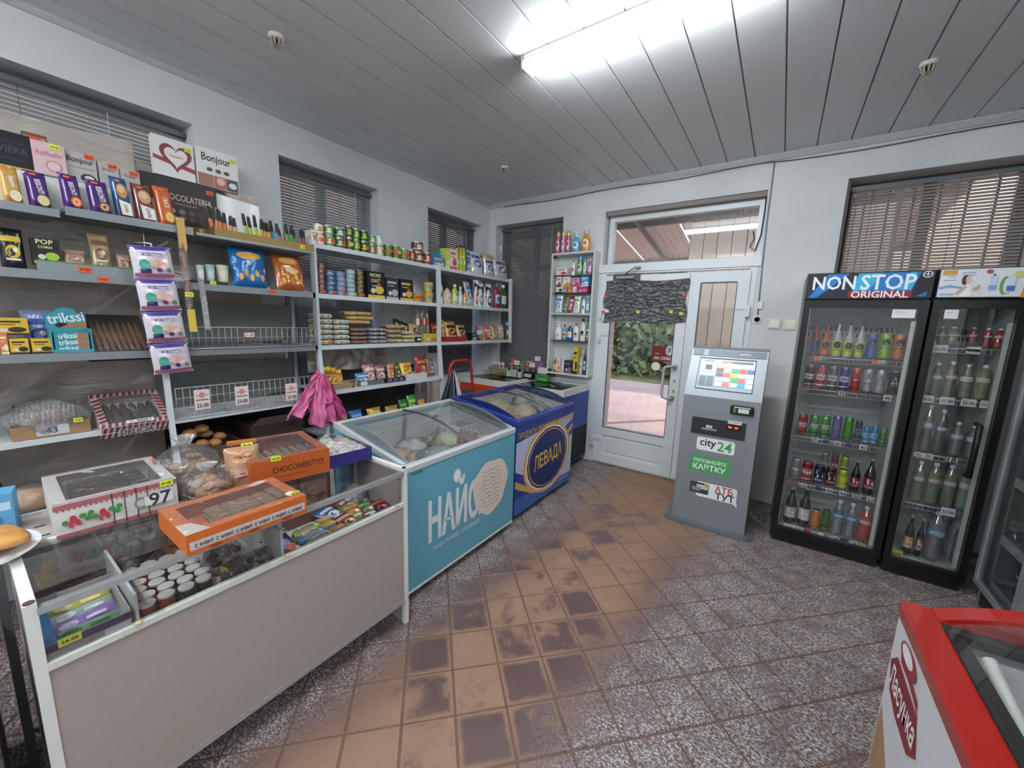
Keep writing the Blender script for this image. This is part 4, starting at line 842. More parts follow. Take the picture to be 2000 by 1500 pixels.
# ------------------------------------------------------------------ goods: makers
_PC = {}
def place(key, fn, name, label, cat, loc, rz=0, group=None, rot=None):
    # one Empty at the base; the parts of equal things share their mesh data
    t = thing(name, label, cat, loc, rz, group, rot)
    if key not in _PC:
        ps = fn(); out = []
        for nm, mb in ps: o = mb.build(nm, t); out.append((nm, o.data))
        _PC[key] = out
    else:
        for nm, me in _PC[key]: o = bpy.data.objects.new(nm, me); COL.objects.link(o); o.parent = t
    return t
def cylS(r, z0): return lambda u, v, o: ((r + o)*math.sin(u/r), -(r + o)*math.cos(u/r), z0 + v)
def flatS(y, z0=0): return lambda u, v, o: (u, y - o, z0 + v)
TAGC = {'o': '#f0562c', 'y': '#dcec3c'}
rnd = random.Random(11)
def price(t, x, z, y, c='o', w=.03, h=.02, ry=0, txt=None):
    m = MB().box(x - w/2, x + w/2, y - .0015, y - .0005, z - h/2, z + h/2, TAGC[c]); s = txt or ('%d-00' % rnd.randint(19, 98))
    m.art([('t', 0, .5, .72, s, '#2a2620', ry)], w, h, lambda u, v, o: (x + u, y - .0016 - o, z - h/2 + v)); return m.build('price_tag', t)
def mk_tin(r, h, c1, c2):
    def f():
        b = MB(); tin = M('#b9b6ae', .3, .7, var=.05); b.lathe([(r*.96, 0), (r, .002), (r, h - .004), (r*.97, h - .002), (r*.97, h), (r*.9, h), (r*.9, h - .003), (0, h - .003)], tin, 16)
        l = MB(); l.lathe([(r + .0006, h*.07), (r + .0006, h*.30, M(c1, .35)), (r + .0006, h*.36, M(c2, .35)), (r + .0006, h*.92, M(c1, .35))], M(c1, .35), 16, cap=False)
        l.art([('e', -.12, .5, .22, .24, c2), ('e', .42, .6, .14, .16, c2), ('t', -.12, .52, .34, 'GREEN' if h > .05 else 'FISH', c1)], 2*r, h, cylS(r + .0008, 0), curved=True)
        return [('can_body', b), ('paper_label', l)]
    return f
def mk_can(r, h, c1, c2, txt=(), badge=0, star=0, dog=0):
    def f():
        b = MB(); m1 = M(c1, .28, .35, var=.04); al = M('#c4c8ca', .25, .8, var=.03)
        b.lathe([(r*.74, 0), (r*.8, .0), (r*.98, .008), (r, .014, m1), (r, h - .018, m1), (r*.86, h - .004, m1)], al, 20)
        l = MB(); l.lathe([(r*.86, h - .004), (r*.88, h), (r*.8, h), (r*.78, h - .004), (0, h - .004)], al, 20)
        p = MB(); S = cylS(r, 0); it = []
        if badge: it += [('e', 0, .66, .36, .13, '#101216'), ('p', [(-.2, .70), (.2, .70), (.06, .62), (-.06, .62)], '#e8e8ea'), ('r', 0, .585, .2, .02, '#e8e8ea'), ('t', 0, .44, .8, 'SHAKE', '#2a3220'), ('r', 0, .33, .4, .01, '#3a4230')]
        if star: it += [('p', [(.62*math.sin(2*PI*k/10)*(1 if k % 2 == 0 else .42), .52 + .30*math.cos(2*PI*k/10)*(1 if k % 2 == 0 else .42)) for k in range(10)], c2)]
        if dog: it += [('p', [(-.35, .62), (-.3, .74), (-.1, .78), (.0, .70), (.3, .64), (.42, .5), (.4, .36), (.3, .36), (.25, .48), (-.05, .46), (-.12, .34), (-.22, .34), (-.2, .52)], '#e4e6ea'), ('r', 0, .22, 1.0, .16, '#6c1420' if c1 == '#541c24' else '#2c5a94')]
        if not (badge or star or dog): it += [('r', 0, .5, 1.7, .26, c2), ('e', 0, .5, .3, .09, c1), ('r', 0, .16, 1.7, .05, c2)]
        n = len(txt)
        for k, s in enumerate(txt): it.append(('t', 0, (.24 if dog else .5) + (.11*(n - 1)/2 - .13*k), .9 if not star else .62, s, '#eef0f2'))
        p.art(it, 2*r, h, S, curved=True); return [('can_body', b), ('lid', l), ('printed_label', p)]
    return f
def mk_bottle(r, h, c1, c2, kind='bottle'):
    def f():
        out = []; b = MB(); l = MB(); c = MB(); n = 18; flat = .62 if kind in ('bottle', 'pump', 'spray') else 1
        m1 = M(c1, .3, var=.04, coat=.2)
        if kind == 'bottle':
            b.lathe([(r*.92, 0), (r, .01), (r, h*.55), (r*.8, h*.72), (r*.36, h*.82), (r*.36, h*.86)], m1, n, sy=flat); c.lathe([(r*.42, h*.86), (r*.42, h*.99), (r*.3, h)], M(c2, .35), 12)
            l.art([('r', 0, .36, .9, .34, '#e9eaea'), ('e', 0, .38, .3, .09, c2), ('r', 0, .26, .7, .03, c2)], 2*r, h, lambda u, v, o: ((r + o)*math.sin(u/r), -(r + o)*math.cos(u/r)*flat - .0008, v), curved=True)
        elif kind == 'pump':
            b.lathe([(r*.85, 0), (r, .02), (r*.98, h*.45), (r*.7, h*.62), (r*.34, h*.70), (r*.34, h*.74)], m1, n, sy=flat); c.lathe([(r*.4, h*.74), (r*.4, h*.8), (r*.14, h*.81), (r*.14, h*.94)], M('#e4e6e8' if c1 not in ('#e8c8a8',) else '#141416', .35), 12).box(-r*.75, r*.2, -.006, .006, h*.94, h, M('#e4e6e8' if c1 not in ('#e8c8a8',) else '#141416', .35))
            l.art([('e', 0, .34, .36, .17, '#eef0f0'), ('e', 0, .36, .24, .09, c1), ('r', 0, .26, .4, .04, c2)], 2*r, h, lambda u, v, o: ((r + o)*math.sin(u/r), -(r + o)*math.cos(u/r)*flat - .0008, v), curved=True)
        elif kind == 'spray':
            b.lathe([(r*.9, 0), (r, .012), (r, h*.42), (r*.5, h*.68), (r*.34, h*.76)], m1, n, sy=flat)
            c.lathe([(r*.44, h*.76), (r*.44, h*.83), (r*.3, h*.84)], M('#17181c', .35), 10).prism([(-r*1.1, h*.99), (-r*.95, h*.9), (-r*.2, h*.84), (r*.7, h*.84), (r*.9, h*.95), (r*.5, h)], 'y', -.010, .010, M('#e8e8ea', .35)).prism([(-r*.9, h*.88), (-r*.8, h*.74), (-r*.66, h*.74), (-r*.5, h*.88)], 'y', -.005, .005, M('#17181c', .35))
            l.art([('e', 0, .28, .42, .22, c2), ('e', 0, .3, .3, .12, '#dfe4ea'), ('r', 0, .2, .5, .04, '#d85838')], 2*r, h, lambda u, v, o: ((r + o)*math.sin(u/r), -(r + o)*math.cos(u/r)*flat - .0008, v), curved=True)
        elif kind == 'aero':
            b.lathe([(r*.96, 0), (r, .006), (r, h*.72), (r*.8, h*.76)], m1, n); c.lathe([(r*.82, h*.76), (r*.84, h*.9), (r*.6, h*.99), (0, h)], M(c2, .3, .4), n)
            l.art([('e', 0, .36, .5, .2, '#e8dce4'), ('e', 0, .4, .3, .1, c1), ('r', 0, .14, 1.2, .04, c2)], 2*r, h, cylS(r + .0003, 0), curved=True)
        elif kind == 'oil':
            b.lathe([(r*.9, 0), (r, .01), (r, h*.58), (r*.85, h*.68), (r*.4, h*.84), (r*.36, h*.9)], M(c1, .12, var=.04, coat=.5), n); c.lathe([(r*.46, h*.88), (r*.46, h*.99), (r*.4, h)], M(c2, .4), 12)
            l.lathe([(r + .0006, h*.18), (r + .0006, h*.46)], M('#a8b840', .4), n, cap=False).art([('e', 0, .32, .3, .09, '#e8e4b0')], 2*r, h, cylS(r + .0009, 0), curved=True)
        elif kind == 'glassb':
            b.lathe([(r*.92, 0), (r, .006), (r, h*.50), (r*.8, h*.60), (r*.34, h*.76), (r*.28, h*.95), (r*.34, h*.96)], M(c2, .12, .1, var=.04, coat=.6), n); c.lathe([(r*.38, h*.95), (r*.38, h), (0, h)], M('#2a2c30', .4, .4), 12)
            l.lathe([(r + .0006, h*.06), (r + .0006, h*.46)], M(c1, .4), n, cap=False).art([('e', 0, .34, .42, .10, '#121418'), ('p', [(-.2, .37), (.2, .37), (.05, .31), (-.05, .31)], '#e8e8ea'), ('t', 0, .2, .8, 'SHAKE', '#2a3220')], 2*r, h, cylS(r + .0009, 0), curved=True)
        elif kind == 'darkb':
            b.lathe([(r*.92, 0), (r, .008), (r, h*.52), (r*.86, h*.62), (r*.4, h*.78), (r*.3, h*.93), (r*.34, h*.94)], M('#141012', .1, var=.05, coat=.7), n); c.lathe([(r*.4, h*.93), (r*.4, h), (0, h)], M('#b8b8bc', .4, .5), 12)
            l.lathe([(r + .0006, h*.16), (r + .0006, h*.46)], M(c1, .4), n, cap=False).art([('p', [(-.3, .40), (-.2, .44), (.0, .42), (.3, .36), (.32, .26), (.2, .26), (.1, .32), (-.1, .3), (-.2, .26)], '#e0e0e4'), ('t', 0, .21, .9, 'PIT BULL' if c1 == '#8c2038' else 'BEER', '#e8e4e4')], 2*r, h, cylS(r + .0009, 0), curved=True)
        elif kind == 'waterb':
            pm = glass('tinted_bottle_' + c1[1:], tint=lin(c1), refl=.16, rough=.06, milky=.22) if c1 in ('#a8c4d4', '#6c98b0', '#4c88b8', '#6c7c7c', '#788c8c', '#80989c') else M(c1, .15, var=.15, bscale=25, coat=.6)
            b.lathe([(r*.8, 0), (r, .012), (r*.96, h*.2), (r, h*.3), (r*.9, h*.46), (r, h*.62), (r*.86, h*.76), (r*.4, h*.90), (r*.36, h*.93)], pm, n); c.lathe([(r*.42, h*.92), (r*.42, h*.99), (r*.36, h)], M('#dfe4ea' if c2 != '#3c80c0' else '#2c64b0', .4), 12)
            l.lathe([(r*.985, h*.50), (r + .001, h*.64)], M(c2, .4), n, cap=False).art([('e', 0, .57, .5, .035, '#d8e0e8'), ('r', 0, .57, .6, .015, '#a02838')], 2*r, h, cylS(r + .0012, 0), curved=True)
        return [('bottle_body', b), ('cap', c), ('printed_label', l)]
    return f
def mk_carton(w, d, h, c1, c2, txt=(), art=None):
    def f():
        b = MB().box(-w/2, w/2, -d/2, d/2, 0, h, c1); p = MB()
        it = art or ([('r', 0, .06, 1, .12, c2), ('e', .18, .32, .26, .16, c2), ('e', -.2, .28, .14, .1, '#d8d4c8')] + [('t', -.05, .86 - .2*k, .62 - .1*k, s, '#e8dcb0' if k < 2 else '#e8e8e8') for k, s in enumerate(txt)] + ([] if txt else [('r', -.05, .78, .7, .1, c2), ('r', -.1, .62, .5, .04, c2)]))
        p.art(it, w, h, flatS(-d/2)); return [('box', b), ('printed_front', p)]
    return f
def pill(w, h, t, seed=0, wr=.1):
    # cushion shaped pouch front/back height field
    def S(side):
        def s(u, v, o):
            a, b = min(1, abs(2*u/w)), min(1, abs(2*v/h - 1)); q = max(0, (1 - a**3.2))**.6*max(0, (1 - b**4))**.55
            q *= 1 + wr*noise.noise(Vector((u/w*5 + seed, v/h*6, seed*1.7)))
            pinch = 1 - .06*(1 - b**6)*(1 if a > .0 else 1)
            return (u*pinch, side*(t/2*q + o), v)
        return s
    return S
def mk_pouch(w, h, t, c1, c2, art=None, seed=0, crimp=True, metal=.15, film=None):
    def f():
        S = pill(w, h, t, seed, .35); b = MB(); m = film or M(c1, .3, metal, var=.06, coat=.3)
        for sd in (-1, 1): b.grid(lambda a, q: S(sd)((a - .5)*w, q*h, 0), 14, 16, m)
        if crimp:
            for z0, z1 in ((-.0, h*.045), (h*.955, h)):
                b.grid(lambda a, q: ((a - .5)*w, .0015*math.sin(a*60) - .0008, z0 + (z1 - z0)*q), 20, 1, M(c1, .35, .3, var=.1), False)
        p = MB()
        it = art if art is not None else [('r', 0, .72, .8, .14, c2), ('e', .02, .40, .3, .17, c2), ('e', -.04, .38, .17, .10, c1), ('e', .12, .44, .1, .07, '#e8dcc0'), ('r', 0, .2, .6, .05, '#e8e4dc')]
        it = [(i[0], i[1], i[2], *i[3:]) for i in it]
        p.art(it, w, h, lambda u, v, o: S(-1)(u, v, o + .0012), curved=True)
        return [('bag', b), ('printed_front', p)]
    return f
def mk_sack(w, d, h, c1, c2, seed=0):
    # bag lying flat: rounded brick, front face -y
    def f():
        b = MB(); k = 12
        def s(a, q):
            th = q*2*PI; x = (a - .5)*w*(1 - .03*math.cos(th*2)); e = max(.05, 1 - abs(2*a - 1)**7)**.5
            cy, cz = math.cos(th), math.sin(th); sg = lambda v, p: math.copysign(abs(v)**p, v)
            n = 1 + .05*noise.noise(Vector((a*5, q*4, seed)))
            return (x, sg(cy, .55)*d/2*e*n, h/2 + sg(cz, .7)*h*.5*e*n)
        b.grid(s, 12, 16, M(c1, .55, var=.12)); p = MB()
        it = [('e', -.3, .5, .08, .28, c2), ('e', .12, .55, .07, .26, c2), ('e', .36, .45, .05, .2, c2), ('r', -.1, .5, .18, .12, '#8a7a60')]
        p.art(it, w*.9, h*.8, lambda u, v, o: (u, -d/2*.985 - o - .001, h*.1 + v)); return [('bag', b), ('printed_front', p)]
    return f
def mk_cup(r, h, c1, c2):
    def f():
        b = MB().lathe([(r*.72, 0), (r*.76, .004), (r, h*.94), (r*1.04, h*.95), (r*1.04, h*.97)], M(c1, .35, var=.04), 18); l = MB().lathe([(r*1.0, h*.97), (0, h)], '#c9ccc8', 18)
        p = MB().art([('e', 0, .5, .5, .24, c2)], 1.7*r, h, lambda u, v, o: ((r*(.75 + .25*v/h) + .0012 + o)*math.sin(u/r), -(r*(.75 + .25*v/h) + .0012 + o)*math.cos(u/r), v), curved=True); return [('cup_body', b), ('lid', l), ('printed_label', p)]
    return f
def mk_jar(r, h, c1, c2):
    def f():
        b = MB().lathe([(r*.9, 0), (r, .008), (r, h*.78), (r*.8, h*.86)], M(c1, .15, var=.25, bscale=90, coat=.6), 16); l = MB().lathe([(r*.86, h*.85), (r*.86, h), (0, h)], M('#e0e0dc', .4), 16)
        p = MB().art([('r', 0, .42, .9, .3, c2)], 2*r, h, cylS(r + .0006, 0), curved=True); return [('jar_body', b), ('lid', l), ('printed_label', p)]
    return f
def mk_pack(w, h, t, c1, c2, v='', corner=False):
    # flow-wrapped biscuit pack standing on end, lettering running down it
    def f():
        b = MB(); k = .012
        b.grid(lambda a, q: (((a - .5)*w), -t/2*(1 - abs(2*a - 1)**6)**.5*(1 if k < q*h < h - k else .35) , q*h), 10, 14, M(c1, .3, var=.08, coat=.4)); b.grid(lambda a, q: (((a - .5)*w), t/2*(1 - abs(2*a - 1)**6)**.5*(1 if k < q*h < h - k else .35), q*h), 10, 14, M(c1, .3, var=.08, coat=.4))
        for z in (0, h): b.grid(lambda a, q: ((a - .5)*w, .002*math.sin(a*70), z + (q - .5)*.02), 24, 1, M(c1, .35, .2, var=.15), False)
        p = MB(); it = [('e', .1, .20, .28, .15, c2), ('e', .1, .20, .18, .10, '#e4cfa0'), ('e', .1, .2, .1, .06, c2)]
        if corner: it = [('e', .0, .66, .34, .18, c2), ('e', -.05, .7, .2, .1, '#e0c090'), ('p', [(-.42, .05), (.42, .05), (.42, .36), (-.42, .44)], '#ece6e0'), ('p', [(-.42, .05), (-.24, .05), (-.3, .42), (-.42, .44)], '#3c2020'), ('t', .1, .22, .6, v, '#7a2830', -86, 1.3)]
        elif v: it.append(('t', .02, .58, .95 if len(v) > 6 else .8, v, '#f0ece8', -84, 1.7))
        it.append(('r', -.18, .90, .3, .05, '#f07a2c'))
        p.art(it, w, h, flatS(-t/2 - .001)); return [('wrapper', b), ('printed_front', p)]
    return f
STK = {2: ('lower one', 'upper one'), 3: ('bottom one', 'middle one', 'top one'), 4: ('bottom one', 'second from bottom', 'second from top', 'top one'), 5: ('bottom one', 'second from bottom', 'middle one', 'second from top', 'top one'), 6: ('bottom one', 'second from bottom', 'third from bottom', 'third from top', 'second from top', 'top one')}
CATS = {'tin': ('food_tin', 'tin'), 'carton': ('carton', 'carton'), 'oil': ('oil_bottle', 'bottle'), 'pouch': ('foil_pouch', 'packet'), 'cup': ('cup', 'cup'), 'bottle': ('plastic_bottle', 'bottle'), 'pump': ('soap_bottle', 'bottle'), 'spray': ('spray_bottle', 'bottle'), 'aero': ('spray_can', 'spray can'), 'sack': ('grain_bag', 'bag'), 'jar': ('jar', 'jar'), 'can': ('drink_can', 'can'), 'glassb': ('glass_bottle', 'bottle'), 'darkb': ('beer_bottle', 'bottle'), 'waterb': ('drink_bottle', 'bottle'), 'pack': ('biscuit_pack', 'biscuits')}
def stock(tab, group, dx=0, tilt=0, tagp=None, depth=None):
    plane, c, z, items = tab; rz = R(90) if plane == 'L' else 0
    for k, it in enumerate(items):
        u, w, h, kind, (c1, c2), lab, n = it[:7]; o = it[7] if len(it) > 7 else {}
        hh = h/n; nm, cat = CATS[kind]; w *= .96
        if kind in ('tin', 'cup', 'jar', 'can', 'aero', 'glassb', 'darkb', 'waterb', 'oil'):
            r = w/2; d = r
        else: r = w/2; d = {'carton': min(.12, max(.04, w*.45)), 'pouch': .0, 'sack': .09, 'pack': .03}.get(kind, r*.62)
        for j in range(n):
            l = lab if n == 1 else lab + ', ' + STK[n][j]
            back = d - .03 if kind in ('tin', 'cup', 'jar', 'carton', 'sack', 'aero', 'can', 'glassb', 'darkb', 'waterb', 'oil') else d*.5
            a, b = (c - back + .0, u) if plane == 'L' else (u, c + back)
            jx = rnd.uniform(-.003, .003) if n > 1 else 0
            loc = (a + dx, b + jx, z + hh*j)
            if kind == 'tin': fn = mk_tin(r, hh - .001, c1, c2)
            elif kind == 'can': fn = mk_can(r, h, c1, c2, **{q: o[q] for q in ('txt', 'badge', 'star', 'dog') if q in o})
            elif kind == 'carton': fn = mk_carton(w, 2*d, hh, c1, c2, o.get('txt', ()))
            elif kind == 'cup': fn = mk_cup(r, hh, c1, c2)
            elif kind == 'jar': fn = mk_jar(r, hh, c1, c2)
            elif kind == 'sack': fn = mk_sack(w*(1 + rnd.uniform(-.04, .04)), .2, hh*.98, c1, c2, k)
            elif kind == 'pouch': fn = mk_pouch(w, h, min(.07, w*.38), c1, c2, seed=k + len(items), art=([('e', 0, .78, .34, .10, c2), ('p', [(-.4, .12), (.4, .12), (.44, .5), (0, .62), (-.44, .5)], '#e0c084')] + [('e', -.3 + .15*q, .22 + .12*(q % 2), .06, .09, '#e0a848') for q in range(5)]) if o.get('corn') else None)
            elif kind == 'pack': fn = mk_pack(w, h, .055, c1, c2, o.get('v', ''), o.get('v') == 'Lovita')
            else: fn = mk_bottle(r, h, c1, c2, kind)
            rot = None
            if kind == 'pouch': rot = (R(-8 - 5*((k*7) % 3)), 0, rz); loc = (loc[0] - .0, loc[1], loc[2] + .004)
            if kind == 'pack': rot = (R(-12), 0, rz + R(6))
            t = place((kind, round(w, 4), round(hh, 4), c1, c2, k if kind in ('pouch', 'sack') else 0, str(o)), fn, nm, l, cat, loc, rz, group, rot)
            if tagp and (k % 2 == 0 or kind == 'tin') and j == 0 and kind in ('tin', 'sack', 'carton', 'pouch', 'bottle', 'spray', 'pump'):
                yy = {'tin': -r - .0012, 'carton': -d - .001, 'sack': -.102, 'pouch': -min(.07, w*.38)/2 - .004}.get(kind, -r*.62 - .003)
                price(t, w*.15, hh*.5, yy, 'y' if k % 6 == 4 else 'o', min(.032, w*.5), min(.024, hh*.5))
TOP1 = ( 'L', -2.8, 2.002, [
  (1.541, 0.037, 0.088, 'carton', ('#e6e2d8', '#8aa06a'), 'tall cream carton at the left end of the top white shelf', 1),
  (1.595, 0.064, 0.140, 'tin', ('#e8ded2', '#e07a3c'), 'orange and cream tin, leftmost stack on the top white shelf', 2),
  (1.670, 0.071, 0.146, 'tin', ('#6f9a4a', '#e6ebe0'), 'pea tin with green and white label beside the leftmost stack', 2),
  (1.755, 0.083, 0.145, 'tin', ('#2f6a34', '#dfe8d8'), 'dark green corn tin in the third stack of the top white shelf', 2),
  (1.830, 0.052, 0.176, 'tin', ('#5a3c28', '#a8c850'), 'brown and green olive tin in the top white shelf', 2),
  (1.887, 0.053, 0.169, 'tin', ('#4f8a30', '#c8e060'), 'lime labelled olive tin right of the brown olive tins', 2),
  (1.958, 0.069, 0.168, 'tin', ('#1f3a1c', '#b4d840'), 'nearly black olive tin with lime pictures on the top white shelf', 2),
  (2.031, 0.058, 0.147, 'tin', ('#6a9a5c', '#e0e8dc'), 'light green tin right of the nearly black olive tins', 2),
  (2.104, 0.070, 0.153, 'tin', ('#c8d8c0', '#f0f0ea'), 'white labelled tin with green lid band on the top white shelf', 2),
  (2.191, 0.073, 0.104, 'tin', ('#4f8438', '#c07838'), 'single squat green tin, first of the low row on the top shelf', 1),
  (2.273, 0.071, 0.110, 'tin', ('#4f8438', '#c84030'), 'single green tin with a red band, second of the low row', 1),
  (2.362, 0.085, 0.095, 'tin', ('#58a048', '#d86048'), 'single green tin with an orange tag, third of the low row', 1),
  (2.439, 0.047, 0.104, 'tin', ('#8a4434', '#d8c8b8'), 'narrow brown tin, fourth of the low row on the top shelf', 1),
  (2.530, 0.110, 0.186, 'tin', ('#6a3428', '#e8e0d8'), 'dark brown meat tin in the stack of two beside the shelf end', 2),
  (2.627, 0.070, 0.107, 'tin', ('#8c4034', '#f0e8e0'), 'red brown tin last before the middle upright', 1),
])
TOP2 = ( 'L', -2.8, 2.002, [
  (2.753, 0.156, 0.089, 'carton', ('#4a86a8', '#cfe0ea'), 'blue patterned tissue pack under the teal one', 1),
  (2.873, 0.057, 0.185, 'carton', ('#c8d050', '#e8e8a0'), 'slim yellow green packet beside the tissue packs', 1),
  (2.953, 0.103, 0.193, 'carton', ('#e8dcd8', '#c84858'), 'white packet with a pink swoosh beside the oil bottles', 1),
  (3.032, 0.053, 0.246, 'oil', ('#b8b428', '#15150f'), 'bottle of yellow green oil, left of the three with black caps', 1),
  (3.082, 0.047, 0.259, 'oil', ('#b8b428', '#15150f'), 'bottle of yellow green oil, middle of the three with black caps', 1),
  (3.129, 0.048, 0.268, 'oil', ('#b8b428', '#15150f'), 'bottle of yellow green oil, right of the three with black caps', 1),
  (3.181, 0.057, 0.200, 'carton', ('#3c6c9c', '#b8d0e0'), 'blue carton between the oil bottles and the washing powder', 1),
  (3.239, 0.075, 0.157, 'pouch', ('#d8c440', '#f0e8a0'), 'small yellow pouch leaning on the washing powder bag', 1),
  (3.368, 0.200, 0.251, 'pouch', ('#dfe4ea', '#3c5ca4'), 'white and blue washing powder bag on the top shelf', 1),
  (3.571, 0.188, 0.207, 'pouch', ('#d8d2d8', '#6a5a98'), 'white bag with a purple emblem, left of two on the top shelf', 1),
  (3.809, 0.267, 0.231, 'pouch', ('#d8d2d8', '#6a5a98'), 'white bag with a purple emblem at the right end of the top shelf', 1),
])
MID1 = ( 'L', -2.79, 1.657, [
  (1.542, 0.026, 0.143, 'tin', ('#8a4a38', '#d8a048'), 'half hidden brown fish tin behind the grey upright', 5),
  (1.586, 0.054, 0.213, 'tin', ('#7a3c30', '#d8a898'), 'brown fish tin in the tall stack by the shelf upright', 6),
  (1.659, 0.076, 0.172, 'tin', ('#2c5488', '#b8d0e8'), 'flat dark blue fish tin in the blue stack', 5),
  (1.743, 0.076, 0.175, 'tin', ('#6a94c0', '#d8a090'), 'flat light blue fish tin in the pale blue stack', 5),
  (1.827, 0.075, 0.200, 'tin', ('#98b4c8', '#c8d4a0'), 'flat blue and green fish tin in the fourth stack', 6),
  (1.905, 0.064, 0.206, 'tin', ('#3c3c34', '#d8a838'), 'flat black and yellow fish tin next to the oat flakes', 6),
  (2.040, 0.167, 0.210, 'carton', ('#15171a', '#d8c050'), 'black oat flakes carton with yellow lettering', 1, {'txt': ('MORE', 'OAT', 'FLAKES')}),
  (2.200, 0.133, 0.179, 'carton', ('#34363c', '#b8b8b8'), 'dark grey flakes carton with orange corner beside the oat flakes', 1),
  (2.352, 0.149, 0.182, 'carton', ('#1a1a1e', '#d0b850'), 'black carton with a yellow base strip on the second shelf', 1),
  (2.513, 0.136, 0.076, 'cup', ('#e0a048', '#d06030'), 'orange noodle cup low on the second shelf', 1),
  (2.649, 0.099, 0.190, 'cup', ('#d8b458', '#7898b0'), 'yellow and blue noodle cup in the stack of two', 2),
])
MID2 = ( 'L', -2.79, 1.657, [
  (2.805, 0.063, 0.225, 'bottle', ('#dfe6ee', '#3878b8'), 'white and blue cleaner bottle with a blue cap, first of the cleaning row', 1),
  (2.906, 0.110, 0.211, 'pump', ('#e8c8a8', '#d06848'), 'cream and orange soap bottle with a black pump', 1),
  (3.011, 0.084, 0.206, 'bottle', ('#b4cc60', '#e8e8e0'), 'pale green soap bottle in the cleaning row', 1),
  (3.092, 0.063, 0.188, 'bottle', ('#c8d8d8', '#e8eeee'), 'pale blue grey soap bottle in the cleaning row', 1),
  (3.169, 0.074, 0.153, 'bottle', ('#e0a050', '#d87838'), 'short orange soap bottle in the cleaning row', 1),
  (3.256, 0.101, 0.267, 'pouch', ('#b8ccd4', '#5c88b8'), 'pale blue refill pouch in the cleaning row', 1),
  (3.346, 0.061, 0.282, 'spray', ('#e6e6e4', '#c84838'), 'white spray bottle with a red label in the cleaning row', 1),
  (3.422, 0.090, 0.257, 'spray', ('#e4e8ec', '#8aa0b4'), 'white spray bottle with a blue oval label and black trigger', 1),
  (3.495, 0.037, 0.225, 'bottle', ('#eceeee', '#e0e0e0'), 'plain white slim bottle between the spray bottles', 1),
  (3.570, 0.095, 0.260, 'spray', ('#e8e8e8', '#303438'), 'white spray bottle with a black and orange label', 1),
  (3.727, 0.101, 0.287, 'bottle', ('#9c2440', '#4c88c0'), 'magenta cleaner bottle with a blue label at the row end', 1),
  (3.856, 0.116, 0.281, 'bottle', ('#23542c', '#d8dcd8'), 'green capped bottle with a white label at the shelf end', 1),
])
LOW1 = ( 'L', -2.81, 1.287, [
  (1.615, 0.116, 0.232, 'sack', ('#d9cfae', '#3c88b4'), 'flour bag with blue spots in the first stack', 6),
  (1.750, 0.130, 0.190, 'sack', ('#d6d0b8', '#4a94bc'), 'cream grain bag with blue spots in the second stack', 5),
  (1.898, 0.140, 0.128, 'sack', ('#96705c', '#3880b0'), 'brown buckwheat bag in the third stack', 4),
  (2.072, 0.178, 0.130, 'sack', ('#8c9094', '#c8ccd4'), 'silver grey grain bag in the fourth stack', 4),
  (2.253, 0.139, 0.158, 'sack', ('#b89c78', '#58a0b8'), 'tan grain bag with blue spots in the fifth stack', 4),
  (2.402, 0.137, 0.104, 'sack', ('#c8b89c', '#a8c068'), 'pale tan bag in the short sixth stack', 3),
  (2.521, 0.063, 0.061, 'jar', ('#1c1c20', '#c8c8c8'), 'small black jar between the grain bags and the tea box', 1),
  (2.662, 0.181, 0.075, 'carton', ('#c8c840', '#d87040'), 'yellow and green soup carton at the right of the flour shelf', 1),
])
LOW2 = ( 'L', -2.8, 1.287, [
  (2.850, 0.058, 0.212, 'pouch', ('#b88438', '#d8c070'), 'slim gold coffee pouch at the upright of the coffee shelf', 1),
  (2.970, 0.168, 0.199, 'pouch', ('#b8894c', '#1c1a2c'), 'large gold coffee pouch with a dark oval, in the red tray', 1),
  (3.143, 0.147, 0.170, 'pouch', ('#b8894c', '#1c1a2c'), 'smaller gold coffee pouch with a yellow tag, in the red tray', 1),
  (3.294, 0.087, 0.083, 'carton', ('#241c2c', '#c8c0c8'), 'small black box right of the coffee pouches', 1),
  (3.396, 0.081, 0.105, 'pouch', ('#2a3028', '#7a9a6a'), 'dark green spice pouch on the coffee shelf', 1),
  (3.469, 0.046, 0.071, 'carton', ('#b09468', '#d8c8a8'), 'tiny tan spice box on the coffee shelf', 1),
  (3.563, 0.105, 0.141, 'pouch', ('#c83c34', '#f0e0e0'), 'red sweets pouch under the pink hanging strip', 1),
  (3.651, 0.049, 0.076, 'bottle', ('#d85c34', '#e8e0d8'), 'little orange bottle on the coffee shelf', 1),
  (3.736, 0.102, 0.178, 'pouch', ('#9a9460', '#d87848'), 'tan and green nut pouch on the coffee shelf', 1),
  (3.845, 0.095, 0.179, 'pouch', ('#b0a494', '#e8e4e0'), 'pale nut pouch next to the clear jar', 1),
  (3.932, 0.035, 0.206, 'jar', ('#6a4c38', '#e8e8e4'), 'clear jar of brown nuts at the end of the coffee shelf', 1),
])
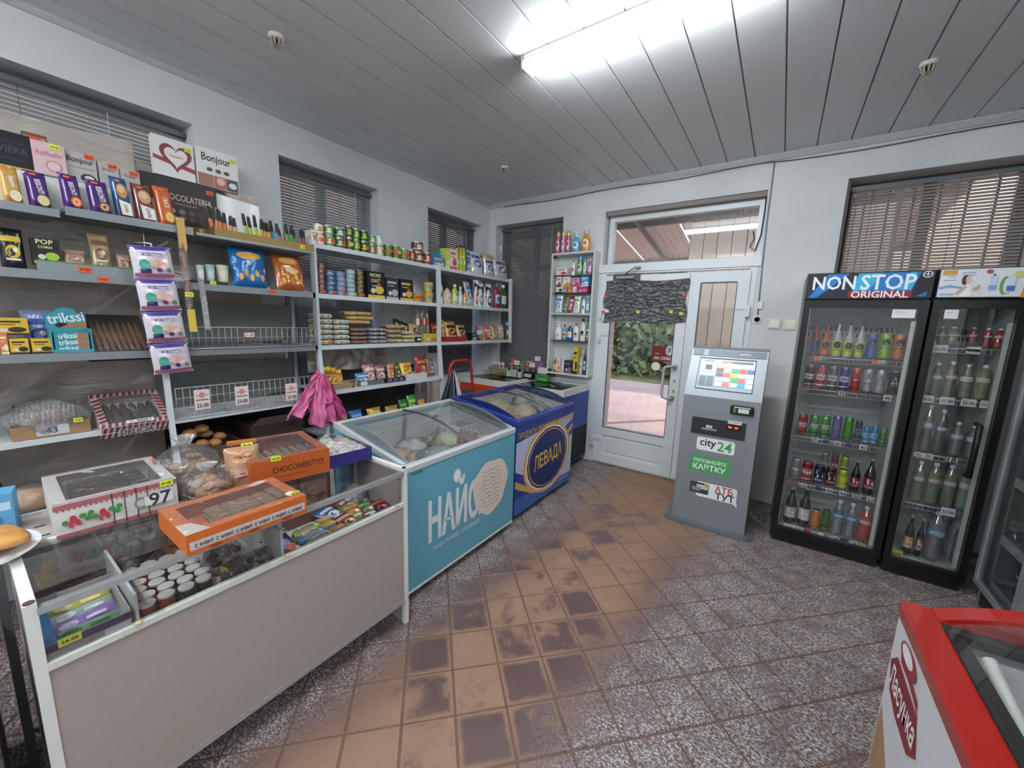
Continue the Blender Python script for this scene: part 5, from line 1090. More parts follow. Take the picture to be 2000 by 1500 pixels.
SNK = ( 'L', -2.76, 0.957, [
  (1.601, 0.073, 0.166, 'pouch', ('#d8a828', '#8a5a20'), 'yellow crisps bag, rearmost of the three at the shelf upright', 1),
  (1.646, 0.067, 0.155, 'pouch', ('#e0b030', '#a86828'), 'yellow crisps bag, middle of the three at the shelf upright', 1),
  (1.692, 0.077, 0.139, 'pouch', ('#e4b434', '#b87830'), 'yellow crisps bag, front one of the three at the shelf upright', 1),
  (1.886, 0.132, 0.094, 'pouch', ('#4c88b8', '#e0dce0'), 'blue and white snack bag leaning back on the snack shelf', 1),
  (1.963, 0.118, 0.159, 'pouch', ('#b07c80', '#e8d0cc'), 'pink brown snack bag, left of two tall ones', 1),
  (2.077, 0.099, 0.143, 'pouch', ('#a4706c', '#e0c8c4'), 'pink brown snack bag, right of two tall ones', 1),
  (2.175, 0.077, 0.144, 'pouch', ('#d8a070', '#d06838'), 'pale orange snack bag on the snack shelf', 1),
  (2.250, 0.062, 0.153, 'pouch', ('#3c4c24', '#98a848'), 'dark green nut bag behind the yellow one', 1),
  (2.359, 0.143, 0.150, 'pouch', ('#dcc03c', '#c86048'), 'bright yellow peanut bag standing in the white tray', 1),
  (2.522, 0.135, 0.193, 'pouch', ('#a02830', '#b89058'), 'red and gold crouton bag at the right end of the snack shelf', 1),
  (2.647, 0.102, 0.171, 'pouch', ('#96603c', '#4a9ad0'), 'brown snack bag with a blue patch at the shelf end', 1),
])
BOT = ( 'L', -2.7, 0.602, [
  (1.673, 0.091, 0.168, 'pouch', ('#9a7c50', '#c8a870'), 'tan bag on the lowest white shelf', 1),
  (1.792, 0.120, 0.164, 'pouch', ('#2c6cb4', '#88b4e0'), 'blue bag on the lowest white shelf', 1),
  (1.970, 0.141, 0.155, 'pouch', ('#c0a030', '#e0d070'), 'yellow bag on the lowest white shelf', 1),
  (2.133, 0.142, 0.146, 'pouch', ('#a08c38', '#d8c068'), 'mustard bag on the lowest white shelf', 1),
  (2.270, 0.099, 0.181, 'pouch', ('#2f7a40', '#70b060'), 'dark green bag on the lowest white shelf', 1),
  (2.381, 0.098, 0.207, 'pouch', ('#4a9838', '#a8d070'), 'bright green bag on the lowest white shelf', 1),
  (2.478, 0.083, 0.150, 'pouch', ('#c89c30', '#e8d870'), 'small orange yellow bag at the end of the lowest shelf', 1),
])
CAB0 = ( 'D', 3.87, 2.247, [
  (-2.093, 0.050, 0.232, 'aero', ('#b84c74', '#c8b878'), 'pink air freshener can, left of three on top of the wall cabinet', 1),
  (-2.031, 0.049, 0.231, 'aero', ('#c86c98', '#c8b878'), 'pale pink air freshener can, middle of three on the wall cabinet', 1),
  (-1.970, 0.048, 0.225, 'aero', ('#b04468', '#c8b878'), 'pink air freshener can, right of three on the wall cabinet', 1),
  (-1.892, 0.095, 0.217, 'pump', ('#5ca8cc', '#e0e8ec'), 'blue hand soap bottle on top of the wall cabinet', 1),
  (-1.779, 0.098, 0.246, 'pump', ('#dc9030', '#f0e4d0'), 'orange hand soap bottle with a clear pump on the wall cabinet', 1),
])
CAB1 = ( 'D', 3.87, 2.012, [
  (-2.023, 0.136, 0.080, 'carton', ('#e4e4e2', '#b04858'), 'low white carton on the top glass shelf of the wall cabinet', 1),
  (-1.904, 0.042, 0.164, 'bottle', ('#e8eaea', '#c84858'), 'slim white tube on the top glass shelf', 1),
  (-1.821, 0.065, 0.200, 'aero', ('#58943c', '#4aa0c8'), 'green and blue spray can on the top glass shelf', 1),
  (-1.762, 0.040, 0.171, 'aero', ('#a4b4c8', '#8090a8'), 'grey blue spray can on the top glass shelf', 1),
  (-1.714, 0.046, 0.163, 'bottle', ('#c85c84', '#e8c0d0'), 'pink bottle at the right of the top glass shelf', 1),
])
CAB2 = ( 'D', 3.87, 1.832, [
  (-2.040, 0.082, 0.088, 'carton', ('#e0e0e4', '#202028'), 'black and white soap box in the second cabinet row', 1),
  (-1.969, 0.049, 0.081, 'carton', ('#7890b8', '#d8a070'), 'blue soap box in the second cabinet row', 1),
  (-1.914, 0.049, 0.085, 'carton', ('#d06038', '#e89060'), 'orange soap box in the second cabinet row', 1),
  (-1.859, 0.048, 0.079, 'carton', ('#e8e4dc', '#c8b0a0'), 'cream soap box in the second cabinet row', 1),
  (-1.768, 0.123, 0.076, 'carton', ('#a82860', '#e070a0'), 'magenta carton in the second cabinet row', 1),
])
CAB2b = ( 'D', 3.87, 1.895, [
  (-2.053, 0.063, 0.107, 'carton', ('#ead8dc', '#c04050'), 'white and pink soap box stacked at the left of the second row', 1),
  (-1.960, 0.086, 0.104, 'carton', ('#e8e4de', '#e0a030'), 'white and orange soap box stacked in the second row', 1),
  (-1.852, 0.095, 0.089, 'carton', ('#d890b0', '#b04888'), 'pink pack stacked in the second row', 1),
  (-1.746, 0.093, 0.101, 'carton', ('#3c88b8', '#e4ecf0'), 'blue and white pack stacked at the right of the second row', 1),
])
CAB3 = ( 'D', 3.87, 1.617, [
  (-2.056, 0.089, 0.195, 'pouch', ('#d4dce4', '#3a8ccc'), 'white and blue pack at the left of the third cabinet row', 1),
  (-1.977, 0.056, 0.188, 'pouch', ('#4c8a50', '#d04030'), 'green pack with a red tag in the third cabinet row', 1),
  (-1.916, 0.055, 0.188, 'pouch', ('#a02858', '#f0d0e0'), 'dark magenta pack in the third cabinet row', 1),
  (-1.840, 0.084, 0.181, 'pouch', ('#dce4dc', '#78b070'), 'white and green pack in the third cabinet row', 1),
  (-1.762, 0.047, 0.170, 'bottle', ('#e0e4ea', '#4c7cb8'), 'white and blue bottle in the third cabinet row', 1),
  (-1.713, 0.041, 0.185, 'bottle', ('#5ca4b8', '#c8e0e8'), 'teal bottle at the right of the third cabinet row', 1),
])
CAB4 = ( 'D', 3.87, 1.322, [
  (-2.046, 0.090, 0.207, 'pump', ('#dfe6ea', '#c83c3c'), 'big white lotion bottle with a red label, left of the fourth row', 1),
  (-1.966, 0.044, 0.176, 'bottle', ('#6c9c84', '#8a2838'), 'green bottle with a dark red cap in the fourth row', 1),
  (-1.903, 0.068, 0.183, 'bottle', ('#2a4c98', '#d8d840'), 'dark blue bottle with a yellow tag in the fourth row', 1),
  (-1.830, 0.067, 0.191, 'bottle', ('#e8e8e0', '#c83848'), 'cream bottle with a red cap in the fourth row', 1),
  (-1.752, 0.065, 0.241, 'bottle', ('#e4dcdc', '#1c1c20'), 'white bottle with a black cap in the fourth row', 1),
  (-1.695, 0.035, 0.243, 'bottle', ('#6c8c6c', '#2c3430'), 'dark green bottle at the right of the fourth row', 1),
])
CAB5 = ( 'D', 3.87, 0.965, [
  (-2.064, 0.052, 0.154, 'bottle', ('#8c7c28', '#c8b448'), 'amber bottle, first in the lowest cabinet row', 1),
  (-2.009, 0.045, 0.152, 'carton', ('#e4d8cc', '#d87850'), 'white and orange box in the lowest cabinet row', 1),
  (-1.964, 0.032, 0.167, 'bottle', ('#d8dee4', '#f0f0f0'), 'tiny white bottle in the lowest cabinet row', 1),
  (-1.885, 0.100, 0.139, 'carton', ('#24262c', '#8a7890'), 'black patterned box in the lowest cabinet row', 1),
  (-1.801, 0.055, 0.291, 'carton', ('#d4bc40', '#3c3420'), 'tall yellow and black carton in the lowest cabinet row', 1),
  (-1.749, 0.036, 0.228, 'bottle', ('#a8bcc8', '#58a050'), 'grey and green bottle in the lowest cabinet row', 1),
  (-1.707, 0.036, 0.275, 'bottle', ('#3c3a3c', '#4878a8'), 'dark tall bottle at the right of the lowest cabinet row', 1),
])
F1A = ( 'D', 3.36, 1.345, [
  (0.197, 0.048, 0.227, 'glassb', ('#5a4a8c', '#8c3038'), 'bottle with a violet label and red drink, top left of the drinks fridge', 1),
  (0.253, 0.049, 0.222, 'glassb', ('#c87838', '#b05028'), 'bottle with an orange label, second on the top fridge shelf', 1),
  (0.311, 0.051, 0.226, 'glassb', ('#b4d030', '#b8bcb8'), 'clear bottle with lime label, left of three on the top fridge shelf', 1),
  (0.369, 0.049, 0.218, 'glassb', ('#b4d030', '#b8bcb8'), 'clear bottle with lime label, middle of three on the top fridge shelf', 1),
  (0.426, 0.048, 0.213, 'glassb', ('#b4d030', '#b8bcb8'), 'clear bottle with lime label, right of three on the top fridge shelf', 1),
  (0.484, 0.054, 0.160, 'can', ('#5a6cb4', '#15171c'), 'violet blue can with a round black badge on the top fridge shelf', 1, {'badge': 1}),
  (0.546, 0.060, 0.163, 'can', ('#98c030', '#15171c'), 'lime green can with a round black badge on the top fridge shelf', 1, {'badge': 1}),
  (0.611, 0.061, 0.163, 'can', ('#cc7c38', '#15171c'), 'orange can with a round black badge on the top fridge shelf', 1, {'badge': 1}),
])
F1B = ( 'D', 3.36, 1.125, [
  (0.194, 0.057, 0.151, 'can', ('#4c2c3c', '#d8d0d8'), 'dark maroon can at the left of the second fridge shelf', 1, {'txt': ('Kings', 'Bridge')}),
  (0.257, 0.058, 0.153, 'can', ('#b04850', '#e8e0e4'), 'red can, second on the second fridge shelf', 1, {'txt': ('Kings', 'Bridge')}),
  (0.319, 0.054, 0.152, 'can', ('#5c6c70', '#e8ecec'), 'grey blue can, third on the second fridge shelf', 1, {'txt': ('Kings', 'Bridge')}),
  (0.378, 0.053, 0.150, 'can', ('#4c3c88', '#e8ecec'), 'violet can, fourth on the second fridge shelf', 1, {'txt': ('Kings', 'Bridge')}),
  (0.435, 0.051, 0.149, 'can', ('#b83430', '#15171c'), 'red can with a black star on the second fridge shelf', 1, {'txt': ('REVO',), 'star': 1}),
  (0.494, 0.055, 0.151, 'can', ('#a8acb0', '#15171c'), 'silver can with a black star, left of the two silver ones', 1, {'txt': ('REVO',), 'star': 1}),
  (0.553, 0.054, 0.150, 'can', ('#a0a4a8', '#15171c'), 'silver can with a black star, right of the two silver ones', 1, {'star': 1}),
  (0.618, 0.057, 0.147, 'can', ('#101216', '#b8bcc0'), 'black can with a silver star at the right of the second shelf', 1, {'txt': ('REVO',), 'star': 1}),
])
F1C = ( 'D', 3.36, 0.79, [
  (0.195, 0.059, 0.143, 'can', ('#a83030', '#2c1416'), 'red energy can at the left of the third fridge shelf', 1, {'txt': ('NON', 'STOP')}),
  (0.261, 0.057, 0.146, 'can', ('#58a04c', '#101410'), 'green and black can, left of two alike on the third fridge shelf', 1, {'txt': ('NON', 'STOP')}),
  (0.320, 0.056, 0.149, 'can', ('#58a04c', '#101410'), 'green and black can, right of two alike on the third fridge shelf', 1, {'txt': ('NON', 'STOP')}),
  (0.381, 0.054, 0.162, 'can', ('#7c74ac', '#6c7078'), 'lilac and grey can on the third fridge shelf', 1),
  (0.440, 0.053, 0.158, 'can', ('#4c9c34', '#4c5054'), 'green topped grey can on the third fridge shelf', 1),
  (0.491, 0.039, 0.149, 'can', ('#4c5460', '#8a94a0'), 'dark grey can on the third fridge shelf', 1),
  (0.533, 0.036, 0.115, 'can', ('#4c94c8', '#c8dcec'), 'short blue can, left of two on the third fridge shelf', 1),
  (0.571, 0.035, 0.119, 'can', ('#4c94c8', '#c8dcec'), 'short blue can, right of two on the third fridge shelf', 1),
  (0.613, 0.039, 0.123, 'can', ('#5c9c60', '#1c3020'), 'short green can at the right of the third fridge shelf', 1),
])
F1D = ( 'D', 3.36, 0.455, [
  (0.195, 0.057, 0.159, 'can', ('#8c9498', '#c84040'), 'silver can with a red spot, first on the fourth fridge shelf', 1, {'txt': ('Next',)}),
  (0.262, 0.064, 0.148, 'can', ('#a82c34', '#e0e0dc'), 'red can with a white band on the fourth fridge shelf', 1, {'txt': ('Next',)}),
  (0.330, 0.060, 0.137, 'can', ('#1a2438', '#e0e4ea'), 'dark blue can with a white dog emblem on the fourth fridge shelf', 1, {'dog': 1, 'txt': ('PIT BULL',)}),
  (0.394, 0.058, 0.138, 'can', ('#541c24', '#e0e4ea'), 'dark red can with a white dog emblem on the fourth fridge shelf', 1, {'dog': 1, 'txt': ('PIT BULL',)}),
  (0.457, 0.057, 0.136, 'can', ('#b8cc30', '#e8e880'), 'lime yellow can on the fourth fridge shelf', 1),
  (0.519, 0.050, 0.216, 'darkb', ('#8c2038', '#141014'), 'dark bottle with a crimson label, left of two on the fourth fridge shelf', 1),
  (0.591, 0.059, 0.243, 'darkb', ('#8c2038', '#141014'), 'dark bottle with a crimson label, right of two on the fourth fridge shelf', 1),
])
F1D2 = ( 'D', 3.5, 0.455, [
  (0.363, 0.047, 0.201, 'can', ('#8c8c90', '#c8c8cc'), 'grey can in the rear row of the fourth fridge shelf', 1),
  (0.417, 0.043, 0.205, 'can', ('#7c4c58', '#e0c8cc'), 'dull red can in the rear row of the fourth fridge shelf', 1),
  (0.472, 0.051, 0.195, 'can', ('#a8bc38', '#d8d870'), 'dull lime can in the rear row of the fourth fridge shelf', 1),
])
F1E = ( 'D', 3.36, 0.125, [
  (0.202, 0.074, 0.266, 'darkb', ('#b0b4b8', '#2c2c30'), 'tall dark bottle with a grey label, far left of the fridge bottom', 1),
  (0.283, 0.069, 0.285, 'darkb', ('#c4c6cc', '#18181c'), 'tall black bottle with a silver label on the fridge bottom', 1),
  (0.350, 0.055, 0.143, 'can', ('#d88c38', '#c04830'), 'orange and yellow striped can on the fridge bottom', 1),
  (0.406, 0.051, 0.153, 'can', ('#2c6c30', '#c84830'), 'green striped can on the fridge bottom', 1),
  (0.468, 0.061, 0.244, 'waterb', ('#a8c4d4', '#3c8cc4'), 'small water bottle with a pale cap on the fridge bottom', 1),
  (0.535, 0.057, 0.242, 'waterb', ('#a8c4d4', '#3c8cc4'), 'small water bottle with a dark blue cap on the fridge bottom', 1),
  (0.608, 0.073, 0.238, 'waterb', ('#a8484c', '#c86c70'), 'pink red drink bottle at the right of the fridge bottom', 1),
])
F2A = ( 'D', 3.35, 1.445, [
  (0.778, 0.030, 0.112, 'waterb', ('#5c7060', '#88a084'), 'greenish bottle, first on the top shelf of the narrow fridge', 1),
  (0.825, 0.052, 0.113, 'waterb', ('#6c7c58', '#a08878'), 'wide green bottle, second on the top shelf of the narrow fridge', 1),
  (0.903, 0.040, 0.113, 'waterb', ('#80485c', '#a86878'), 'violet pink bottle on the top shelf of the narrow fridge', 1),
  (0.958, 0.037, 0.109, 'waterb', ('#8c302c', '#b04840'), 'red bottle, fourth on the top shelf of the narrow fridge', 1),
  (1.004, 0.044, 0.108, 'waterb', ('#983028', '#d8a8a0'), 'red bottle with a white swirl on the top shelf of the narrow fridge', 1),
  (1.052, 0.043, 0.104, 'waterb', ('#a84424', '#d87040'), 'orange red bottle at the right of the narrow fridge top shelf', 1),
])
F2B = ( 'D', 3.35, 1.145, [
  (0.795, 0.048, 0.201, 'waterb', ('#6c6c58', '#a09090'), 'dull green bottle, first on the second shelf of the narrow fridge', 1),
  (0.854, 0.057, 0.212, 'waterb', ('#707c58', '#a88880'), 'olive bottle, second on the second shelf of the narrow fridge', 1),
  (0.917, 0.053, 0.202, 'waterb', ('#80846c', '#d8d8d0'), 'pale olive bottle with white label in the narrow fridge', 1),
  (0.981, 0.058, 0.202, 'waterb', ('#788458', '#b8c490'), 'green bottle with pale band in the narrow fridge', 1),
  (1.043, 0.048, 0.205, 'waterb', ('#5c2c20', '#c87c40'), 'brown bottle with an orange label in the narrow fridge', 1),
])
F2C = ( 'D', 3.35, 0.8, [
  (0.800, 0.049, 0.290, 'waterb', ('#6c7c7c', '#98a8a8'), 'clear bottle with a white neck tag, first of four in the narrow fridge', 1),
  (0.859, 0.052, 0.268, 'waterb', ('#5c6c60', '#5c6880'), 'clear bottle with a dark oval label, second of four in the narrow fridge', 1),
  (0.928, 0.055, 0.204, 'waterb', ('#788c8c', '#a0b0b4'), 'clear bottle with a pale oval label, third of four in the narrow fridge', 1),
  (0.990, 0.049, 0.197, 'waterb', ('#80989c', '#c0ccd0'), 'clear bottle with a pale blue label, fourth of four in the narrow fridge', 1),
])
F2D = ( 'D', 3.35, 0.48, [
  (0.808, 0.060, 0.255, 'waterb', ('#748068', '#8c8878'), 'big grey green bottle, first on the fourth shelf of the narrow fridge', 1),
  (0.875, 0.060, 0.258, 'waterb', ('#78846c', '#988c80'), 'big grey green bottle, second on the fourth shelf of the narrow fridge', 1),
  (0.941, 0.059, 0.261, 'waterb', ('#6c7c64', '#8c9080'), 'big grey green bottle, third on the fourth shelf of the narrow fridge', 1),
  (1.006, 0.055, 0.264, 'waterb', ('#7c9080', '#a8b8a8'), 'big grey green bottle, fourth on the fourth shelf of the narrow fridge', 1),
])
F2E = ( 'D', 3.35, 0.125, [
  (0.818, 0.047, 0.256, 'darkb', ('#c0985c', '#1c1614'), 'dark beer bottle with a yellow label at the bottom of the narrow fridge', 1),
  (0.866, 0.035, 0.255, 'darkb', ('#84644c', '#1c1614'), 'dark beer bottle half hidden at the bottom of the narrow fridge', 1),
  (0.932, 0.083, 0.310, 'waterb', ('#6c98b0', '#5c9cc0'), 'large blue water bottle, left of two at the bottom of the narrow fridge', 1),
  (1.048, 0.077, 0.281, 'waterb', ('#4c88b8', '#3c80c0'), 'large blue water bottle, right of two at the bottom of the narrow fridge', 1),
])
GA = ( 'L', -2.75, 1.945, [
  (0.404, 0.064, 0.155, 'pack', ('#4c2470', '#e0742c'), 'purple wafer pack with a golden roll, middle of three on the top grey shelf', 1, {'v': 'BISKONTI'}),
  (0.494, 0.076, 0.155, 'pack', ('#4c2470', '#8a4a30'), 'purple wafer pack with a dark roll, right of three on the top grey shelf', 1, {'v': 'BISKONTI'}),
  (0.574, 0.063, 0.195, 'pack', ('#1f4f8a', '#c88c50'), 'blue biscuit pack with a white corner on the top grey shelf', 1, {'v': 'Lovita'}),
  (0.656, 0.079, 0.184, 'pack', ('#7a3c38', '#c89870'), 'brown red biscuit pack with a white corner on the top grey shelf', 1, {'v': 'Lovita'}),
  (0.739, 0.072, 0.198, 'pack', ('#c8602c', '#e8b040'), 'orange cracker pack at the right end of the top grey shelf', 1, {'v': 'CRACK'}),
])
GA0 = ( 'L', -2.75, 1.925, [
  (0.229, 0.059, 0.155, 'pack', ('#c89c50', '#e8dcc4'), 'yellow biscuit pack at far left of the top grey shelf', 1, {'v': 'Nyammi'}),
  (0.304, 0.067, 0.156, 'pack', ('#4c2470', '#d8c880'), 'purple wafer pack with pale biscuits, left of three on the top grey shelf', 1, {'v': 'BISKONTI'}),
])
GB = ( 'L', -2.75, 1.657, [
  (0.203, 0.074, 0.166, 'pouch', ('#15161a', '#d0b030'), 'black and yellow popcorn bag at far left of the second grey shelf', 1),
  (0.857, 0.038, 0.105, 'cup', ('#b8ccc8', '#dfe8e4'), 'pale glass candle cup, left of three on the dark tray', 1),
  (0.905, 0.047, 0.114, 'cup', ('#a8c0bc', '#c8d8d4'), 'pale blue candle cup, middle of three on the dark tray', 1),
  (0.968, 0.065, 0.120, 'cup', ('#cfcdb4', '#e0dfcc'), 'cream candle cup, right of three on the dark tray', 1),
  (1.117, 0.217, 0.240, 'pouch', ('#1e6ab0', '#d8a848'), 'big blue bag of sweet corn sticks', 1, {'corn': 1}),
  (1.363, 0.201, 0.249, 'pouch', ('#b0602c', '#d8a458'), 'big orange bag of sweet corn sticks at the shelf end', 1, {'corn': 1}),
])
GB2 = ( 'L', -2.75, 1.687, [
  (0.299, 0.084, 0.112, 'carton', ('#191b18', '#a4c040'), 'black and lime popcorn box with round tops behind the rim tray', 1, {'txt': ('POP', 'CORN')}),
  (0.384, 0.081, 0.078, 'pouch', ('#b89c80', '#a86868'), 'clear pack of nut brittle in the green edged tray', 1),
  (0.477, 0.077, 0.178, 'pouch', ('#b49a74', '#7a5c44'), 'tall clear bag of puffed grain in the green edged tray', 1),
  (0.554, 0.056, 0.081, 'pouch', ('#a8806c', '#c8a898'), 'small clear pack of sweets at the right of the green edged tray', 1),
])
GC = ( 'L', -2.76, 1.292, [
  (0.139, 0.022, 0.091, 'carton', ('#d8784c', '#e8e0a0'), 'orange and white sweets box cut by the left picture edge', 1),
  (0.179, 0.054, 0.066, 'carton', ('#d8b434', '#3c3020'), 'plain yellow sweets carton with a lime price tag', 1),
  (0.243, 0.063, 0.065, 'carton', ('#d8b434', '#3c3020'), 'plain yellow sweets carton right of the price tag one', 1),
])
stock(TOP1, 'tins on the top white shelf', tagp=1); stock(TOP2, 'goods on the right half of the top white shelf', tagp=1)
stock(MID1, 'tins and boxes on the second white shelf', tagp=1); stock(MID2, 'cleaning bottles on the white shelf', tagp=1)
stock(LOW1, 'flour and grain bags', tagp=1); stock(LOW2, 'coffee and sweets packets'); stock(SNK, 'snack bags on the fourth white shelf'); stock(BOT, 'bags on the lowest white shelf')
stock(CAB0, 'bottles on top of the wall cabinet'); stock(CAB1, 'toiletries in the wall cabinet'); stock(CAB2, 'toiletries in the wall cabinet'); stock(CAB2b, 'toiletries in the wall cabinet'); stock(CAB3, 'toiletries in the wall cabinet'); stock(CAB4, 'toiletries in the wall cabinet'); stock(CAB5, 'toiletries in the wall cabinet')
for T_ in (F1A, F1B, F1C, F1D, F1D2, F1E): stock(T_, 'drinks in the blue headed fridge')
for T_ in (F2A, F2B, F2C, F2D, F2E): stock(T_, 'drinks in the narrow fridge')
stock(GA, 'biscuit packs on the top grey shelf'); stock(GA0, 'biscuit packs on the top grey shelf')
stock(GB, 'goods on the second grey shelf'); stock(GB2, 'goods on the second grey shelf', dx=-.02); stock(GC, 'cartons on the third grey shelf')

# ------------------------------------------------------------------ single goods
def solo(name, label, cat, loc, rz, parts, group=None, rot=None):
    t = thing(name, label, cat, loc, rz, group, rot)
    for nm, mb in parts: mb.build(nm, t)
    return t
# row of chocolate boxes on a white carton above the top grey shelf
solo('white_carton', 'long white carton under the row of chocolate boxes at upper left', 'carton', (-2.93, .40, 1.948), R(90), [('box', MB().box(-.33, .33, -.05, .05, 0, .15, '#e4e4de'))])
CH = 'chocolate boxes at upper left'
def choc(y, z, w, h, c, art, label, x=-2.885, d=.035, tagc=None, lean=-4):
    t = solo('chocolate_box', label, 'chocolates', (x, y, z), R(90), [('box', MB().box(-w/2, w/2, 0, d, 0, h, c)), ('printed_front', MB().art(art, w, h, flatS(0)))], CH, (R(lean), 0, R(90)))
    for (tx, tz, tc) in (tagc or ()): price(t, tx*w, tz*h, -.001, tc, .034, .022)
    return t
choc(.245, 2.10, .14, .155, '#12141f', [('r', 0, .03, 1, .06, '#c8a848'), ('t', .02, .52, .8, 'RIVIERA', '#3c4258', 0, 1.3), ('r', 0, .72, .7, .03, '#2a3048'), ('r', 0, .26, .6, .025, '#2a3048')], 'navy chocolate box with a gold base line, cut by the left picture edge')
choc(.335, 2.10, .075, .185, '#6e4c3c', [('r', 0, .8, .9, .25, '#b09070')], 'brown chocolate box half hidden behind the pink one', -2.925, .03, [(.0, .86, 'o')])
choc(.365, 2.10, .10, .145, '#d8b8ba', [('t', 0, .66, .8, 'Raffaello', '#c07880', 0, 1.2), ('e', .1, .30, .26, .18, '#c88a8c'), ('e', .1, .30, .2, .14, '#e0c4c4')], 'pale pink chocolate box with a ribbon drawing', -2.87, .04, [(.2, .9, 'y')])
choc(.465, 2.10, .105, .14, '#b9b4b2', [('t', 0, .72, .85, 'Bonjour', '#2a2628', 0, 1.3), ('e', .2, .18, .26, .16, '#3a2c28'), ('e', .22, .2, .16, .08, '#e0d8d0'), ('r', 0, .5, .8, .02, '#8c8888')], 'light grey chocolate box with cursive name, largest of three grey ones', tagc=[(.3, .92, 'o')])
choc(.562, 2.10, .074, .126, '#b4b0ae', [('t', 0, .72, .6, 'Bonjour', '#5a5658', 0, 1.3), ('r', 0, .5, .8, .02, '#8c8888'), ('r', 0, .4, .8, .02, '#8c8888')], 'light grey chocolate box, middle of three grey ones', tagc=[(.2, .88, 'o')])
choc(.640, 2.10, .074, .114, '#b4b0ae', [('t', 0, .72, .6, 'Bonjour', '#5a5658', 0, 1.3), ('r', 0, .5, .8, .02, '#8c8888'), ('r', 0, .4, .8, .02, '#8c8888')], 'light grey chocolate box, right one of three grey ones', tagc=[(.2, .88, 'o')])
shelf(gsh, GSH, -2.70, .84, 1.495, 1.928, .012)
choc(.863, 1.948, .345, .295, '#2a2220', [('r', 0, .07, 1, .16, '#c8b830'), ('t', .06, .66, .72, 'CHOCOLATERIA', '#b8a890', 0, 1.5), ('r', .05, .54, .3, .02, '#8a7a68')] + [('e', -.14 + .13*(k % 4), .40 - .12*(k//4), .045, .05, ['#a89880', '#8a7458', '#5c4030', '#3c2c24'][k % 4]) for k in range(8)] + [('e', .02 + .14*k, .10, .045, .06, '#a05050') for k in range(3)], 'large dark brown chocolate box with cream capitals and a yellow strip', -2.94, .05, [(.40, .88, 'o')], 0)
hp = [(16*math.sin(a)**3/17, (13*math.cos(a) - 5*math.cos(2*a) - 2*math.cos(3*a) - math.cos(4*a))/17) for a in [2*PI*i/28 for i in range(28)]]
H = lambda k, cx=.05, cz=.55, c='#fff': ('p', [(cx + p[0]*k, cz + p[1]*k) for p in hp], c)
choc(.846, 2.247, .185, .205, '#e2dedc', [('p', [(-.5, .5), (.5, .34), (.5, .22), (-.5, .40)], '#9c3038'), H(.42, c='#7c3a34'), H(.30, c='#e8e2e0'), ('t', .05, .56, .34, 'Любимка', '#8a4a48')] + [('e', -.4 + .11*k, .9 - .07*((k*3) % 5), .01, .01, '#8a5048') for k in range(9)], 'white chocolate box with a heart of chocolates', -2.94, .04, [(.36, .82, 'y')], 0)
choc(1.055, 2.247, .215, .215, '#e4e1de', [('t', -.02, .74, .7, 'Bonjour', '#241e20', 0, 1.3), ('r', -.3, .17, .36, .32, '#9a6a50'), ('r', .05, .17, .32, .32, '#b05848'), ('r', .34, .17, .28, .32, '#3a3a48'), ('e', .05, .2, .1, .1, '#e0b0a0'), ('e', .34, .16, .1, .08, '#dcdcd8')] + [('e', -.2 + .2*k, .46, .07, .05, '#4a2c28') for k in range(3)], 'white chocolate box with cursive name and cake pictures', -2.94, .045, [(.38, .84, 'y')], 0)
solo('white_sheet', 'plain white sheet standing beside the dark chocolate box', 'board', (-2.96, 1.15, 1.93), R(90), [('sheet', MB().grid(lambda a, b: ((a - .5)*.26, .008*math.sin(a*5) + .006*b, .30*b - .03*a*b), 14, 10, M('#dedfe0', .35, .1)))])
# tray of meat stick packets
t = solo('cardboard_tray', 'long brown cardboard tray at the end of the top grey shelf, full of stick packets', 'tray', (-2.755, 1.215, 1.93), R(90), [('tray', MB().box(-.285, .285, -.055, -.052, 0, .042, '#96793f').box(-.285, .285, .052, .055, 0, .06, '#6c5838').box(-.285, -.282, -.052, .052, 0, .05, '#6c5838').box(.282, .285, -.052, .052, 0, .05, '#6c5838').box(-.282, .282, -.052, .052, 0, .03, '#5a4830'))])
price(t, .205, .02, -.056, 'y', .03, .024)
SK = [(0.948, .145, 0), (0.968, .136, 0), (0.988, .127, 0), (1.009, .118, 0), (1.040, .111, 1), (1.064, .102, 1), (1.121, .138, 2), (1.147, .126, 2), (1.175, .142, 2), (1.202, .127, 3), (1.225, .114, 3), (1.250, .113, 3), (1.280, .135, 4), (1.302, .124, 4), (1.321, .096, 5), (1.363, .137, 6), (1.386, .135, 6), (1.410, .108, 6), (1.454, .117, 7), (1.479, .128, 7)]
SKC = [('#c8702c', 'orange'), ('#d8a88c', 'peach'), ('#a8b840', 'lime'), ('#d89c38', 'amber'), ('#3c8cb8', 'blue'), ('#c04858', 'pink red'), ('#48a048', 'green'), ('#9c3c44', 'dark red')]
ORD = ['first', 'second', 'third', 'fourth']; seen = {}
